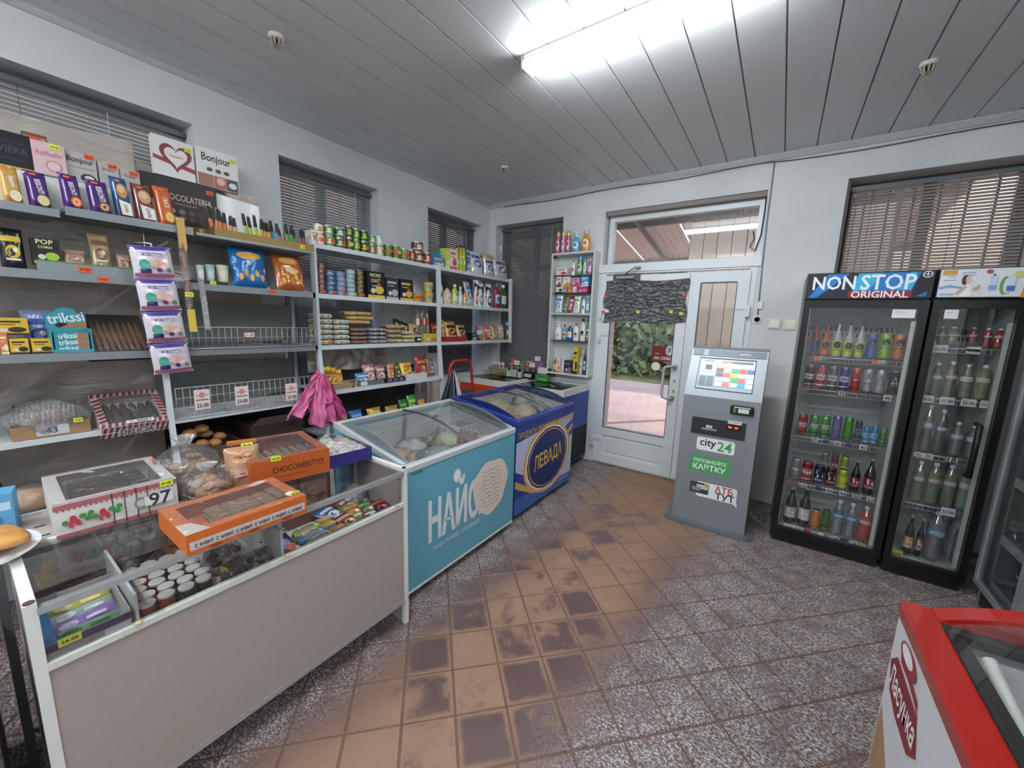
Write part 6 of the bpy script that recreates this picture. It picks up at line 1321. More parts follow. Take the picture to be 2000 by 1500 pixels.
for y, h, c in SK:
    q = seen.get(c, 0); seen[c] = q + 1; h *= .95
    def f(h=h, c=c):
        b = MB(); b.grid(lambda a, v: ((a - .5)*.024*(1 - .2*v), -.006*(1 - abs(2*a - 1)**2)**.5, v*h), 6, 10, M(SKC[c][0], .3, var=.08)); b.grid(lambda a, v: ((a - .5)*.024*(1 - .2*v), .006*(1 - abs(2*a - 1)**2)**.5, v*h), 6, 10, M(SKC[c][0], .3, var=.08))
        k = MB(); k.grid(lambda a, v: ((a - .5)*.0245*(.92 - .16*v), -.0068*(1 - abs(2*a - 1)**2)**.5, h*(.5 + .5*v)), 6, 6, '#141416'); k.grid(lambda a, v: ((a - .5)*.018, .001, h*(.97 + .08*v)), 2, 1, '#9a9a9c')
        return [('sleeve', b), ('dark_top', k)]
    place(('stick', round(h, 3), c), f, 'snack_stick', '%s black topped meat stick, %s of its colour in the cardboard tray' % (SKC[c][1], ORD[q]), 'snack', (-2.765 - rnd.uniform(0, .02), y, 1.962), 0, 'stick packets in the cardboard tray', (R(rnd.uniform(-3, 2)), R(rnd.uniform(-9, 3)), R(90)))
# hanging marshmallow bags
for k, (y, z, n) in enumerate(((.641, 1.660, 'topmost'), (.650, 1.500, 'second from top'), (.660, 1.338, 'second from bottom'), (.672, 1.175, 'lowest'))):
    h, w = .150, .165
    art = [('r', 0, .93, 1.0, .12, '#4a3498'), ('r', .0, .74, .5, .09, '#4a4478'), ('t', .0, .74, .46, 'Гіп Няшка', '#f0ecf4'), ('e', -.22, .42, .13, .16, '#4a9a88'), ('r', -.22, .22, .26, .14, '#23285a'), ('e', .12, .42, .2, .14, '#d8a898'), ('e', .0, .46, .1, .1, '#e8c8b4'), ('e', .26, .36, .1, .1, '#e0b0a8'), ('e', .12, .26, .07, .07, '#3a2a6c'), ('e', .36, .26, .06, .07, '#4a9a88'), ('r', 0, .10, .96, .10, '#a85878')]
    t = place(('mallow',), lambda: mk_pouch(.165, .155, .045, '#d8cfd8', '#4a3498', art, 3, True, .1)(), 'marshmallow_bag', 'violet edged marshmallow bag, %s of four hanging in a chain' % n, 'sweets', (-2.655 + .004*k, y, z), 0, 'marshmallow bags hanging in a chain', (R(-2), R(-4), R(86)))
    if k in (1, 2): price(t, .045, .125, -.012, 'o', .03, .018)
tag(MB().tube([(-2.98, .60, 1.86), (-2.70, .63, 1.835), (-2.665, .64, 1.83), (-2.665, .64, 1.815)], .004, '#d4d6d4', 6).build('hanging_rod'), 'white rod holding the chain of marshmallow bags', 'rod')
# clear sleeves of smoked sausage sticks
t = thing('sausage_sleeve', 'long clear sleeve of sausage sticks hanging at the top grey shelf end', 'snack', (-2.665, .775, 1.39), 0, None, (R(-4), 0, R(90)))
MB().grid(lambda a, b: ((a - .5)*.036, -.012*math.sin(a*PI), .6*b), 8, 20, FILM).grid(lambda a, b: ((a - .5)*.036, .012*math.sin(a*PI), .6*b), 8, 20, FILM).build('clear_sleeve', t)
for k, z in enumerate((.03, .17, .33, .47)): MB().lathe([(0, 0), (.008, .004), (.009, .05), (.008, .105), (0, .11)], M('#a8582c', .35, var=.2), 10, (0, 0, z)).build('sausage', t)
MB().box(-.017, .017, -.014, -.0125, .0, .12, '#d8c048').build('paper_backing', t); MB().box(-.017, .017, -.014, -.0125, .44, .6, '#c8a058').build('paper_backing', t)
MB().art([('t', 0, .5, .8, 'Darnle', '#1c1a1a', -84)], .06, .10, lambda u, v, o: (u, -.0145 - o, .39 + v)).build('printed_text', t); price(t, 0, .20, -.0155, 'y', .036, .024)
t = thing('clear_sleeve', 'empty grey clear plastic strip beside the sausage sleeve', 'packaging', (-2.665, .845, 1.40), 0, None, (R(-8), 0, R(90)))
MB().box(-.014, .014, -.004, .004, 0, .28, FILM2).build('strip', t); MB().box(-.012, .012, -.001, .001, .01, .27, '#8e9096').build('backing', t)
# green edged tray, dark tray, popcorn tops
t = solo('display_tray', 'grey tray with a green edge on the second grey shelf', 'tray', (-2.77, .435, 1.657), R(90), [('tray', MB().box(-.17, .17, -.055, -.052, 0, .042, '#8c9296').box(-.17, .17, .05, .053, 0, .042, '#8c9296').box(-.17, -.167, -.052, .05, 0, .042, '#8c9296').box(.167, .17, -.052, .05, 0, .042, '#8c9296').box(-.167, .167, -.052, .05, 0, .028, '#70767a')), ('green_edge', MB().box(-.17, .17, -.056, -.051, .042, .048, '#4a8a44'))])
price(t, -.03, .02, -.056, 'o', .044, .026)
t = solo('dark_tray', 'low dark wooden tray holding the three candle cups', 'tray', (-2.77, .895, 1.6565), R(90), [('tray', MB().box(-.085, .085, -.055, -.050, 0, .02, '#3a2c24').box(-.085, .085, .05, .055, 0, .02, '#3a2c24').box(-.085, -.08, -.05, .05, 0, .02, '#3a2c24').box(.08, .085, -.05, .05, 0, .02, '#3a2c24'))])
price(t, .01, .01, -.056, 'y', .03, .018)
for y, z, c in ((1.21, 1.64, 'o'), (.46, 1.637, 'o')): price(gsh, 0, 0, 0, c, .036, .026).matrix_local = Matrix.Translation((-2.698, y, z)) @ Matrix.Rotation(R(90), 4, 'Z')
# third grey shelf, left
place(('yc',), mk_carton(.10, .06, .075, '#d8b434', '#3c3020'), 'carton', 'plain yellow sweets carton standing on top of the lower ones', 'carton', (-2.80, .165, 1.372), R(90), 'cartons on the third grey shelf')
place(('bwp',), mk_pouch(.10, .19, .05, '#8c9cc8', '#2c4ca8', seed=5), 'foil_pouch', 'blue and silver sweets pouch behind the yellow cartons', 'packet', (-2.86, .25, 1.292), 0, None, (R(-6), 0, R(90)))
t = thing('wafer_display', 'turquoise display box of wafer bars with a rounded header', 'display box', (-2.77, .335, 1.292), R(90))
TQ = '#3c9cac'
MB().box(-.065, -.061, -.05, .05, 0, .11, TQ).box(.061, .065, -.05, .05, 0, .11, TQ).box(-.061, .061, .046, .05, 0, .11, TQ).box(-.061, .061, -.05, -.047, 0, .015, TQ).box(-.061, .061, -.047, .046, 0, .004, TQ).build('box', t)
hdp = [(-.065, .10), (.065, .10), (.065, .175)] + [(.035*math.cos(R(a)) + .0, .185 + .022*math.sin(R(a))) for a in range(0, 181, 20)] + [(-.065, .175)]
MB().prism(hdp, 'y', .05, .053, TQ).build('header', t)
MB().art([('t', 0, .80, .92, 'trikssi', '#eef2f2', 8, 1.3), ('e', -.12, .62, .16, .06, '#20282c'), ('p', [(-.3, .52), (.5, .50), (.5, .70), (.1, .66)], '#a87850')], .13, .2, flatS(.0495)).build('printed_header', t)
for k in range(3): place(('bar',), lambda: [('wrapper', MB().box(-.055, .055, -.04, .03, 0, .028, TQ)), ('printed_front', MB().art([('r', .28, .5, .4, .9, '#a87850'), ('t', -.12, .5, .55, 'trikssi', '#eef2f2', 6, 1.3)], .11, .028, flatS(-.04)))], 'wafer_bar', 'turquoise wafer bar, %s of three in the turquoise display box' % ('bottom', 'middle', 'top')[k], 'snack', (-2.77, .335, 1.297 + .029*k), R(90), 'wafer bars in the display box')
def window_box(name, label, cat, loc, rot, w, d, h, c, frame, art, inside, front_art, wallart=None, group=None):
    # flat pastry box: open top frame with film window; local front -y
    t = thing(name, label, cat, loc, 0, group, rot); m = M(c, .45) if isinstance(c, str) else c
    MB().box(-w/2, w/2, -d/2, -d/2 + .004, 0, h, m).box(-w/2, w/2, d/2 - .004, d/2, 0, h, m).box(-w/2, -w/2 + .004, -d/2 + .004, d/2 - .004, 0, h, m).box(w/2 - .004, w/2, -d/2 + .004, d/2 - .004, 0, h, m).box(-w/2 + .004, w/2 - .004, -d/2 + .004, d/2 - .004, 0, .004, m).build('box', t)
    f = MB(); F_ = frame
    for p in ((-w/2, w/2, -d/2, -d/2 + F_), (-w/2, w/2, d/2 - F_, d/2), (-w/2, -w/2 + F_, -d/2 + F_, d/2 - F_), (w/2 - F_, w/2, -d/2 + F_, d/2 - F_)): f.box(*p, h, h + .002, m)
    f.build('lid_frame', t)
    if art: MB().art(art, w, d, lambda u, v, o: (u, -d/2 + v, h + .002 + o)).build('printed_lid', t)
    MB().grid(lambda a, b: (-w/2 + w*a, -d/2 + d*b, h + .004 + .004*noise.noise(Vector((a*6, b*6, 2)))), 12, 12, FILM).build('cellophane', t)
    if front_art: MB().art(front_art, w, h, flatS(-d/2)).build('printed_front', t)
    if inside: inside(t)
    return t
def sticks(n, w, d, z, c, jit=.004, nm='pastry', L=.9, r=.012):
    def f(t):
        for k in range(n):
            x = -w/2*.86 + w*.86*k/(n - 1); m = MB(); m.blob((0, 0, 0), 1, M(c, .7, var=.35, bscale=90), r, d/2*L, r*.8, k, .18, 8, 8); m.build(nm, t, loc=(x, rnd.uniform(-jit, jit), z))
    return f
window_box('pastry_box', 'black windowed box of pastry twists tilted on the third grey shelf', 'pastry box', (-2.86, .50, 1.335), (R(38), 0, R(90)), .24, .30, .05, '#0d0d0e', .02, None, sticks(9, .22, .28, .032, '#8a5c34'), [('t', .0, .5, .42, 'Waffelini', '#a08c50', 0, 1.2)])
price(bpy.data.objects['pastry_box'], -.10, .03, -.151, 'y', .04, .026)
# fourth grey shelf: sliced roll in a bag, striped box
def slices(t):
    for k in range(13): MB().lathe([(.038, -.0035), (.04, -.003), (.04, .003), (.038, .0035)], M('#9c683c' if k % 2 else '#7c4e2c', .8, var=.3, bscale=80), 14).build('slice', t, loc=(-.095 + .0158*k, .0, .075)).rotation_euler = (R(8), R(90), 0)
t = thing('sliced_roll_cake', 'sliced brown roll cake in a clear bag on a cardboard base, lower left grey shelf', 'cake', (-2.80, .235, .907), R(90))
MB().box(-.12, .12, -.07, -.067, 0, .06, '#a07c5c').box(-.12, .12, .067, .07, 0, .06, '#a07c5c').box(-.12, -.117, -.067, .067, 0, .06, '#a07c5c').box(.117, .12, -.067, .067, 0, .06, '#a07c5c').box(-.117, .117, -.067, .067, 0, .02, '#a07c5c').build('cardboard_base', t)
slices(t)
for k in range(13): MB().lathe([(.038, -.0035), (.04, -.003), (.04, .003), (.038, .0035)], M('#4c3020', .8, var=.3), 14).build('slice', t, loc=(-.095 + .0158*k, .055, .10)).rotation_euler = (R(8), R(90), 0)
MB().blob((0, 0, .075), 1, FILM2, .145, .088, .09, 4, .22, 18, 10, 4).build('film_bag', t)
MB().art([('r', 0, .5, 1, 1, '#c8c8cc'), ('t', -.1, .5, .5, '-43', '#3c4c7c')], .10, .045, flatS(-.071, .008)).build('paper_label', t); price(t, .08, .065, -.088, 'y', .03, .02)
stripe = [('p', [(-.5 + k*.083, 0), (-.46 + k*.083, 0), (-.42 + k*.083, 1), (-.46 + k*.083, 1)], '#8c3438') for k in range(12)]
window_box('striped_pastry_box', 'red and white striped windowed cake box tilted on the lower grey shelf', 'pastry box', (-2.83, .515, .925), (R(32), 0, R(90)), .265, .26, .07, '#d8c8c8', .03,
    [('p', [(-.5 + k*.09, 0), (-.455 + k*.09, 0), (-.43 + k*.09, .115), (-.475 + k*.09, .115)], '#8c3438') for k in range(11)] + [('p', [(-.5 + k*.09, .885), (-.455 + k*.09, .885), (-.43 + k*.09, 1), (-.475 + k*.09, 1)], '#8c3438') for k in range(11)] + [('p', [(s*.5, .13 + k*.1), (s*.5, .17 + k*.1), (s*.39, .22 + k*.1), (s*.39, .18 + k*.1)], '#8c3438') for k in range(7) for s in (-1, 1)] + [('r', .05, .06, .4, .09, '#e4dcdc'), ('t', .05, .06, .34, 'YUMMY', '#6a5c5c')],
    sticks(6, .2, .2, .035, '#4a403c', r=.018), stripe + [('r', 0, .45, .56, .6, '#e8e0e0'), ('t', 0, .45, .48, 'DELICIA', '#5a4a4c', 0, 1.3)])
# lower grey shelves: buns in a crate, loaves in bags, carton
t = thing('bread_crate', 'brown crate of round buns behind the bakery bags', 'crate', (-2.80, .84, .586), R(90))
MB().box(-.16, .16, -.09, -.08, 0, .12, '#5c4434').box(-.16, .16, .12, .13, 0, .12, '#5c4434').box(-.16, -.15, -.08, .12, 0, .12, '#5c4434').box(.15, .16, -.08, .12, 0, .12, '#5c4434').box(-.15, .15, -.08, .12, 0, .02, '#5c4434').build('crate', t)
for k, (x, y, z) in enumerate(((-.11, -.04, .13), (-.045, -.045, .14), (.02, -.04, .13), (-.12, .03, .16), (-.06, .03, .19), (.0, .03, .18), (.065, .02, .15), (-.09, -.01, .21), (-.03, -.01, .225))):
    place(('bun',), lambda: [('crust', MB().blob((0, 0, 0), .036, M('#b07c4c', .6, var=.2, bscale=30), 1, 1, .72, 1, .08))], 'round_bun', 'round brown bun in the crate, %s' % ['front left', 'front, second', 'front, third', 'left middle', 'middle', 'middle right', 'right', 'upper left', 'topmost'][k], 'bun', (-2.80 - y, .84 + x, .586 + z), 0, 'buns in the crate')
solo('brown_carton', 'dark brown carton on the lowest grey shelf right of the buns', 'carton', (-2.84, 1.20, .586), R(88), [('box', MB().box(-.16, .16, -.14, .12, 0, .20, '#3a2a24')), ('flap', MB().add([(-.16, -.14, .2), (.16, -.14, .2), (.2, -.19, .26), (-.12, -.19, .26)], [(0, 1, 2, 3)], '#6c5448'))])
for k, (y, x) in enumerate(((.14, -2.72), (.30, -2.70), (.46, -2.72))):
    place(('loaf',), lambda: [('crust', MB().blob((0, 0, .045), 1, M('#b0834c', .6, var=.25, bscale=20), .075, .11, .05, 2, .06, 14, 8)), ('film_bag', MB().blob((0, 0, .055), 1, FILM, .09, .135, .07, 6, .2, 16, 9, 4))], 'bagged_loaf', 'loaf of bread in a clear bag behind the big embroidered box, %s' % ('left', 'middle', 'right')[k], 'bread', (x, y, .587), 0, 'bagged loaves on the lowest grey shelf', (0, 0, R(8*k)))
solo('black_bag', 'glossy black plastic bag at the back left of the lowest grey shelf', 'bag', (-2.70, -.08, .587), 0, [('bag', MB().blob((0, 0, .10), .13, M('#101014', .18, coat=.5), 1, 1.1, .8, 9, .35, 18, 12, 3))])
solo('blue_carton', 'light blue carton left of the embroidered box', 'carton', (-1.99, .02, .786), R(80), [('box', MB().box(-.05, .05, -.04, .04, 0, .13, '#5c9cc4')), ('printed_front', MB().art([('r', 0, .7, .9, .2, '#b8d4e4'), ('r', 0, .3, .5, .3, '#3c7ca8')], .1, .13, flatS(-.04)))])
# pastry boxes on the worktop and the counter
def cakein(n, w, d, z, c, s):
    def f(t):
        for k in range(n):
            for j in range(2): MB().rbox(-w*.42/n, w*.42/n, -d*.2, d*.2, 0, s, M(c, .8, var=.3, bscale=60), .006).build('cake', t, loc=(-w*.42 + w*.84*(k + .5)/n, (-.24 + .48*j)*d*.9, z))
    return f
flower = lambda cx: [('e', cx - .05, .52, .028, .12, '#b83c4c'), ('e', cx - .02, .40, .02, .1, '#b83c4c'), ('e', cx - .07, .38, .02, .1, '#c84858'), ('e', cx + .02, .56, .03, .08, '#4c8c50'), ('e', cx + .06, .46, .03, .08, '#4c8c50'), ('e', cx - .11, .46, .024, .08, '#4c8c50'), ('e', cx + .08, .6, .026, .08, '#4c8c50')]
t = window_box('embroidered_cake_box', 'large white cake box with red embroidered edges and leaf pattern, on the worktop at left', 'pastry box', (-1.875, .27, .811), (0, 0, R(88)), .285, .34, .105, '#ddd8d4', .03,
    [('r', 0, .02, 1, .03, '#b89090'), ('r', 0, .98, 1, .03, '#b89090')], cakein(4, .22, .3, .01, '#3c2a20', .075),
    [('r', 0, .92, 1, .16, '#a86468'), ('r', 0, .06, 1, .12, '#a86468')] + [('r', -.47 + .04*k, .82, .02, .05, '#a86468') for k in range(24)] + flower(-.32) + flower(-.10) + [('e', .16, .5, .06, .2, '#8a8a90'), ('e', .16, .5, .035, .12, '#c4c4c8'), ('r', .32, .5, .26, .3, '#e8e6e4'), ('t', .33, .52, .2, '97', '#3a3a3e', 0, 1.1)])
for k in range(4): MB().box(-.02 + .02*k*1.4, -.018 + .02*k*1.4, -.1725, -.171, .0, .106, '#1c1816').build('string', t)
price(t, .115, .098, -.1715, 'y', .035, .02)
t = window_box('chocolate_wafer_box', 'orange windowed box wrapped in film on the worktop, lettered in capitals', 'pastry box', (-1.805, .80, .811), (0, 0, R(80)), .30, .36, .105, '#b85a24', .035, [('r', -.2, .1, .14, .03, '#e8e048')], sticks(7, .24, .28, .06, '#8a7c64', r=.014),
    [('t', .08, .55, .66, 'CHOCONERITTO', '#5c2c14', 0, 1.4), ('r', 0, .25, .5, .03, '#8a4420')])
price(t, -.06, .108, -.181, 'y', .036, .02)
mam = [('r', 0, .42, .96, .42, '#cfc8c8')] + [('t', -.38 + .152*k, .42, .13, 'с мамі', '#1c1a22', 0, 1.4) for k in range(6)] + [('e', -.3 + .3*k, .1, .05, .1, '#a8401c') for k in range(3)]
def wafers(t):
    for k in range(5): MB().rbox(-.022, .022, -.055, .055, 0, .034, M('#7c6248', .8, var=.4, bscale=160), .004).box(-.0225, .0225, -.0555, .0555, .014, .017, '#c4a478').build('wafer_cake', t, loc=(-.055 + .047*k, .0, .018 + .006*(k == 4)))
t = window_box('wafer_cake_box', 'orange and white windowed box of wafer cakes on the counter top', 'pastry box', (-1.462, .498, .801), (0, 0, R(90)), .345, .255, .062, '#cf6a2a', .035,
    [('p', [(-.5, 0), (-.32, 0), (-.40, .3), (-.5, .34)], '#d8ccc4'), ('p', [(.34, 1), (.2, .9), (.26, .84), (.44, .92)], '#d8ccc4'), ('e', .42, .2, .05, .08, '#e0d4cc')], wafers, mam)
price(t, .15, .066, -.095, 'y', .03, .02)
# turquoise/blue box of meringues
t = thing('meringue_box', 'violet blue open box of pale meringues under film at the counter end', 'pastry box', (-1.76, 1.04, .811), R(84))
MB().box(-.11, .11, -.15, -.146, 0, .06, '#2c2c78').box(-.11, .11, .146, .15, 0, .06, '#2c2c78').box(-.11, -.106, -.146, .146, 0, .06, '#2c2c78').box(.106, .11, -.146, .146, 0, .06, '#2c2c78').box(-.106, .106, -.146, .146, 0, .004, '#2c2c78').build('box', t)
for i in range(3):
    for j in range(4): MB().lathe([(.0, 0), (.032, .002), (.036, .016), (.03, .03), (.022, .034), (.018, .042), (.0, .052)], M(['#e0dcd0', '#d8e0cc', '#dccad4'][(i + j) % 3], .6), 14).build('meringue', t, loc=(-.07 + .07*i, -.105 + .07*j, .022 + .012*((i*j) % 2)))
MB().grid(lambda a, b: (-.11 + .22*a, -.15 + .30*b, .062 + .035*math.sin(a*PI)*math.sin(b*PI) + .008*noise.noise(Vector((a*6, b*7, 2)))), 16, 18, FILM).build('film_wrap', t)
# bags of biscuits
def biscuit_bag(label, loc, r, c, sz, n, seed, sy=1, tie=True, group='bagged biscuits on the worktop'):
    t = thing('biscuit_bag', label, 'bag of biscuits', loc, 0, group); rr = random.Random(seed)
    mm = M(c, .7, var=.3, bscale=50)
    for k in range(n):
        a = rr.uniform(0, 6.28); q = r*.72*rr.random()**.5; z = rr.uniform(.12, 1.2)*r*(1 - .35*(q/r))
        m = MB().blob((0, 0, 0), 1, mm, sz, sz*.8, sz*.55, k, .1, 8, 6); o = m.build('biscuit', t, loc=(q*math.cos(a), q*math.sin(a)*sy, z)); o.rotation_euler = (rr.uniform(-.6, .6), rr.uniform(-.6, .6), rr.uniform(0, 3))
    MB().blob((0, 0, r*.72), 1, FILM, r*1.02, r*1.02*sy, r*.8, seed, .2, 18, 12, 3.5).build('film_bag', t)
    if tie: MB().lathe([(.012, r*1.35), (.008, r*1.45), (.02, r*1.6), (.04, r*1.85)], FILM2, 14, cap=False).build('tied_neck', t)
    return t
t = biscuit_bag('large tied clear bag of small brown biscuits, behind the others', (-1.93, .50, .79), .115, '#8a6444', .02, 60, 5); price(t, -.0, .14, -.10, 'o', .02, .022)
biscuit_bag('clear bag of pale round biscuits lying in front of the tied bag', (-1.74, .505, .80), .07, '#a87c58', .028, 22, 8, 1.25)
biscuit_bag('clear bag of long brown rolls between the cake box and the wafer box', (-1.83, .475, .79), .06, '#9c6c48', .026, 16, 15, 1.2, False)
t = place(('kraft',), mk_pouch(.125, .17, .07, '#b48a6c', '#8a5c40', [('e', 0, .74, .36, .13, '#c89468'), ('t', 0, .74, .5, 'Cafe Moda', '#4a2c20'), ('r', 0, .4, .8, .2, '#c8a08c'), ('r', 0, .36, .6, .03, '#7a5040'), ('r', 0, .28, .6, .03, '#7a5040')], 7, False, .0), 'cookie_bag', 'brown paper look bag of cookies with an oval label, left of the orange box', 'bag of biscuits', (-1.72, .625, .80), 0, None, (R(-14), 0, R(78)))
price(t, .02, .17, -.004, 'y', .04, .02)
solo('orange_bar', 'flat orange wafer carton lying across the corner of the capitals box', 'carton', (-1.93, .70, .925), R(70), [('box', MB().box(-.055, .055, -.02, .02, 0, .012, '#b8743c'))])
# plate of pastries
t = thing('pastry_plate', 'white oval plate of baked pastries at the left picture edge', 'plate', (-1.73, -.03, .81), 0)
MB().lathe([(.0, .0), (.09, .0), (.145, .022), (.148, .025), (.14, .022), (.09, .006), (0, .006)], M('#dfe2e6', .25, coat=.5), 36, sx=.95, sy=.85).build('plate', t)
MB().box(-2.0, -1.5, -.5, -.3, 0, .01, '#dfe2e6') if False else None
for k, (x, y, r_) in enumerate(((-.06, .06, .3), (.01, .03, 1.1), (-.02, -.03, 2.0))): MB().blob((0, 0, 0), 1, M('#c08a48', .55, var=.35, bscale=18), .085, .04, .022, k + 3, .15, 14, 8).build('pastry', t, loc=(x, y, .03 + .014*k)).rotation_euler = (0, 0, r_)
# pink carrier bags hanging on the upright
t = thing('carrier_bags', 'bunch of pink plastic carrier bags hanging at the shelf upright', 'bags', (-2.66, 1.46, 1.10), R(90))
PK = M('#d0568c', .4, var=.1, coat=.2); PK2 = M('#e070a4', .4, var=.1, coat=.2)
def lobe(x0, x1, z0, z1, sk, ph, y):
    def s(a, b):
        w = (.16 + .84*b**.45); x = (x0 + x1)/2*b + sk*(b) + (a - .5)*(x1 - x0)*w
        return (x, y - .03*b - .016*math.sin(a*9 + ph)*(.4 + b) - .03*noise.noise(Vector((a*8, b*7, ph))), -(z0 + (z1 - z0)*b) - .012*math.sin(a*9 + ph)*b)
    return s
for k, (x0, x1, z1, sk, ph, m) in enumerate(((-.10, .14, .35, .01, 0, PK), (-.13, .01, .27, -.13, 1.7, PK2), (.02, .14, .33, .05, 3.1, PK), (-.08, .08, .36, -.01, 4.4, PK2))):
    MB().grid(lobe(x0, x1, 0, z1, sk, ph, -.02*k), 30, 18, m).build('bag', t)
MB().tube([(-.03, -.07, -.21), (.0, -.085, -.2), (.02, -.08, -.21), (.05, -.085, -.2)], .009, PK2, 7).build('knot', t)
MB().tube([(0, 0, .02), (0, -.01, .0), (0, -.02, -.03)], .014, PK, 8).build('gathered_handles', t)
# striped bag
t = thing('striped_bag', 'black and white striped bag hanging behind the turquoise freezer', 'bag', (-2.42, 2.53, .76), R(90))
cols = ['#1a1c22', '#d8d8dc', '#1a1c22', '#2c3038', '#d0d0d4', '#1a1c22', '#d8c8c8']
for k, c in enumerate(cols):
    a0, a1 = k/7, (k + 1)/7
    MB().grid(lambda a, b: (((a0 + (a1 - a0)*a) - .5)*(.30 - .24*b) + .02*b, -.03 - .02*math.sin((a0 + (a1 - a0)*a)*14)*(1 - b) , .29*b), 4, 10, M(c, .6)).build('stripe', t)
# sweets inside the counter
t = thing('sweets_carton', 'open carton printed with animals, full of bright sachets, inside the counter at left', 'carton', (-1.47, .128, .576), R(90))
MB().box(-.078, .078, -.085, -.082, 0, .105, '#8a8488').box(-.078, .078, .142, .145, 0, .12, '#b4b0b0').box(-.078, -.075, -.082, .142, 0, .11, '#b4b0b0').box(.075, .078, -.082, .142, 0, .11, '#b4b0b0').box(-.075, .075, -.082, .142, 0, .05, '#b4b0b0').build('carton', t)
MB().art([('r', 0, .9, 1, .18, '#3c2458'), ('e', -.3, .3, .14, .2, '#6c4434'), ('e', -.1, .42, .1, .18, '#b09434'), ('e', .06, .3, .1, .16, '#9c3a54'), ('e', .0, .6, .08, .14, '#8a6a58'), ('r', .32, .52, .32, .56, '#bcb8bc'), ('r', .36, .3, .16, .12, '#3a3638')], .156, .105, flatS(-.085)).build('printed_front', t)
for k, (y, z, c1, c2, r_) in enumerate(((-.06, .055, '#4cb048', '#a8e090', 4), (-.025, .06, '#6c9c7c', '#3c6c48', -3), (.01, .065, '#8c6cb8', '#c8b8d8', 5), (.05, .07, '#a8b8b4', '#d8e0dc', 2), (.09, .075, '#c0bc4c', '#e0dc98', -4), (.12, .075, '#a8c0b8', '#5a8878', 3))):
    place(('sach', k), mk_pouch(.14, .03, .02, c1, c2, [('e', -.2, .5, .14, .3, c2), ('r', .2, .5, .3, .3, c2)], k, False), 'sachet', '%s sweets sachet lying in the animal carton' % ['bright green', 'sea green', 'violet', 'silver grey', 'yellow', 'pale teal'][k], 'sweets', (-1.47 - y, .128, .576 + z), 0, 'sachets in the animal carton', (R(-40), 0, R(90 + r_)))
price(t, -.035, .10, -.0865, 'y', .04, .022)
solo('blue_carton', 'bright blue carton at the left end inside the counter', 'carton', (-1.50, .062, .576), R(90), [('box', MB().box(-.012, .012, -.10, .12, 0, .10, '#2c84c4'))])
kk = 0
for j in range(6):
    for i in range(4):
        x = -1.425 - j*.045 - (i % 2)*.006; y = .245 + i*.046 + (j % 2)*.01; red = (i < 2 and (i + j) % 4 != 3); kk += 1
        place(('crisp', red), (lambda red=red: lambda: [('tube', MB().lathe([(.0195, 0), (.0195, .082)], M('#8a3c28' if red else '#1c3018', .4), 16)), ('lid', MB().lathe([(.0205, .08), (.0205, .086), (.018, .0875), (0, .0875)], M('#c4c0bc', .35), 16)), ('printed_label', MB().art([('e', 0, .5, .4, .2, '#c87840' if red else '#6c9c48'), ('r', 0, .2, .8, .06, '#d8d0b8')], .039, .082, cylS(.0197, 0), curved=True))])(), 'snack_tube',
              '%s snack tube with a white lid, %s row, %s column inside the counter' % ('red' if red else 'dark green', ['front', 'second', 'third', 'fourth', 'fifth', 'rear'][j], ['left', 'second', 'third', 'right'][i]), 'snack tube', (x, y, .576), R(rnd.uniform(70, 110)), 'snack tubes inside the counter')
tag(MB().box(-.001, .001, -.02, .02, 0, .025, TAGC['y']).build('price_card', loc=(-1.398, .335, .60)), 'lime price card in front of the snack tubes', 'price card')
def film_pouch(label, loc, w, h, d, c, seed, rz=0, fm=None, tagc=None):
    t = thing('clear_sweets_bag', label, 'bag of sweets', loc, rz, 'clear bags of dark sweets'); rr = random.Random(seed)
    for k in range(16): MB().blob((0, 0, 0), 1, M(c, .4, var=.4, bscale=60), .02, .014, .012, k, .2, 8, 6).build('sweet', t, loc=(rr.uniform(-.4, .4)*w, rr.uniform(-.4, .4)*d, .015 + rr.random()*h*.6)).rotation_euler = (0, 0, rr.uniform(0, 3))
    MB().blob((0, 0, h*.5), 1, fm or FILM, w*.55, d*.55, h*.55, seed, .25, 16, 10, 4).build('film_bag', t)
    if tagc: price(t, 0, h*.9, -d*.2, tagc, .03, .02)
film_pouch('clear bag of dark sweets next to the snack tubes', (-1.47, .475, .577), .08, .07, .14, '#2a1c1c', 31, R(20), tagc='y')
film_pouch('clear bag of nearly black sweets against the divider', (-1.48, .555, .577), .07, .07, .15, '#1c1416', 37, R(-10), tagc='y')
film_pouch('clear bag of dark jellies deeper in the counter', (-1.63, .50, .577), .14, .08, .10, '#3a2024', 41, 0)
film_pouch('clear bag of glossy black sweets at the back left of the counter', (-1.65, .10, .577), .12, .09, .10, '#141416', 43, 0)
film_pouch('clear bag of dark brown sweets behind the snack tubes', (-1.71, .26, .577), .14, .10, .07, '#2c2426', 47, 0)
place(('navy',), mk_pouch(.10, .15, .035, '#231c4c', '#8a9ac8', [('e', -.05, .55, .28, .2, '#7a8ac0'), ('e', .12, .36, .2, .12, '#e05838'), ('e', -.1, .6, .12, .1, '#c8d0e8'), ('r', 0, .9, .8, .12, '#b8b8bc'), ('e', .3, .2, .12, .1, '#d8d8dc')], 4), 'foil_pouch', 'navy blue pouch with a grey animal drawing, just right of the divider', 'packet', (-1.42, .665, .578), 0, None, (R(-66), 0, R(100)))
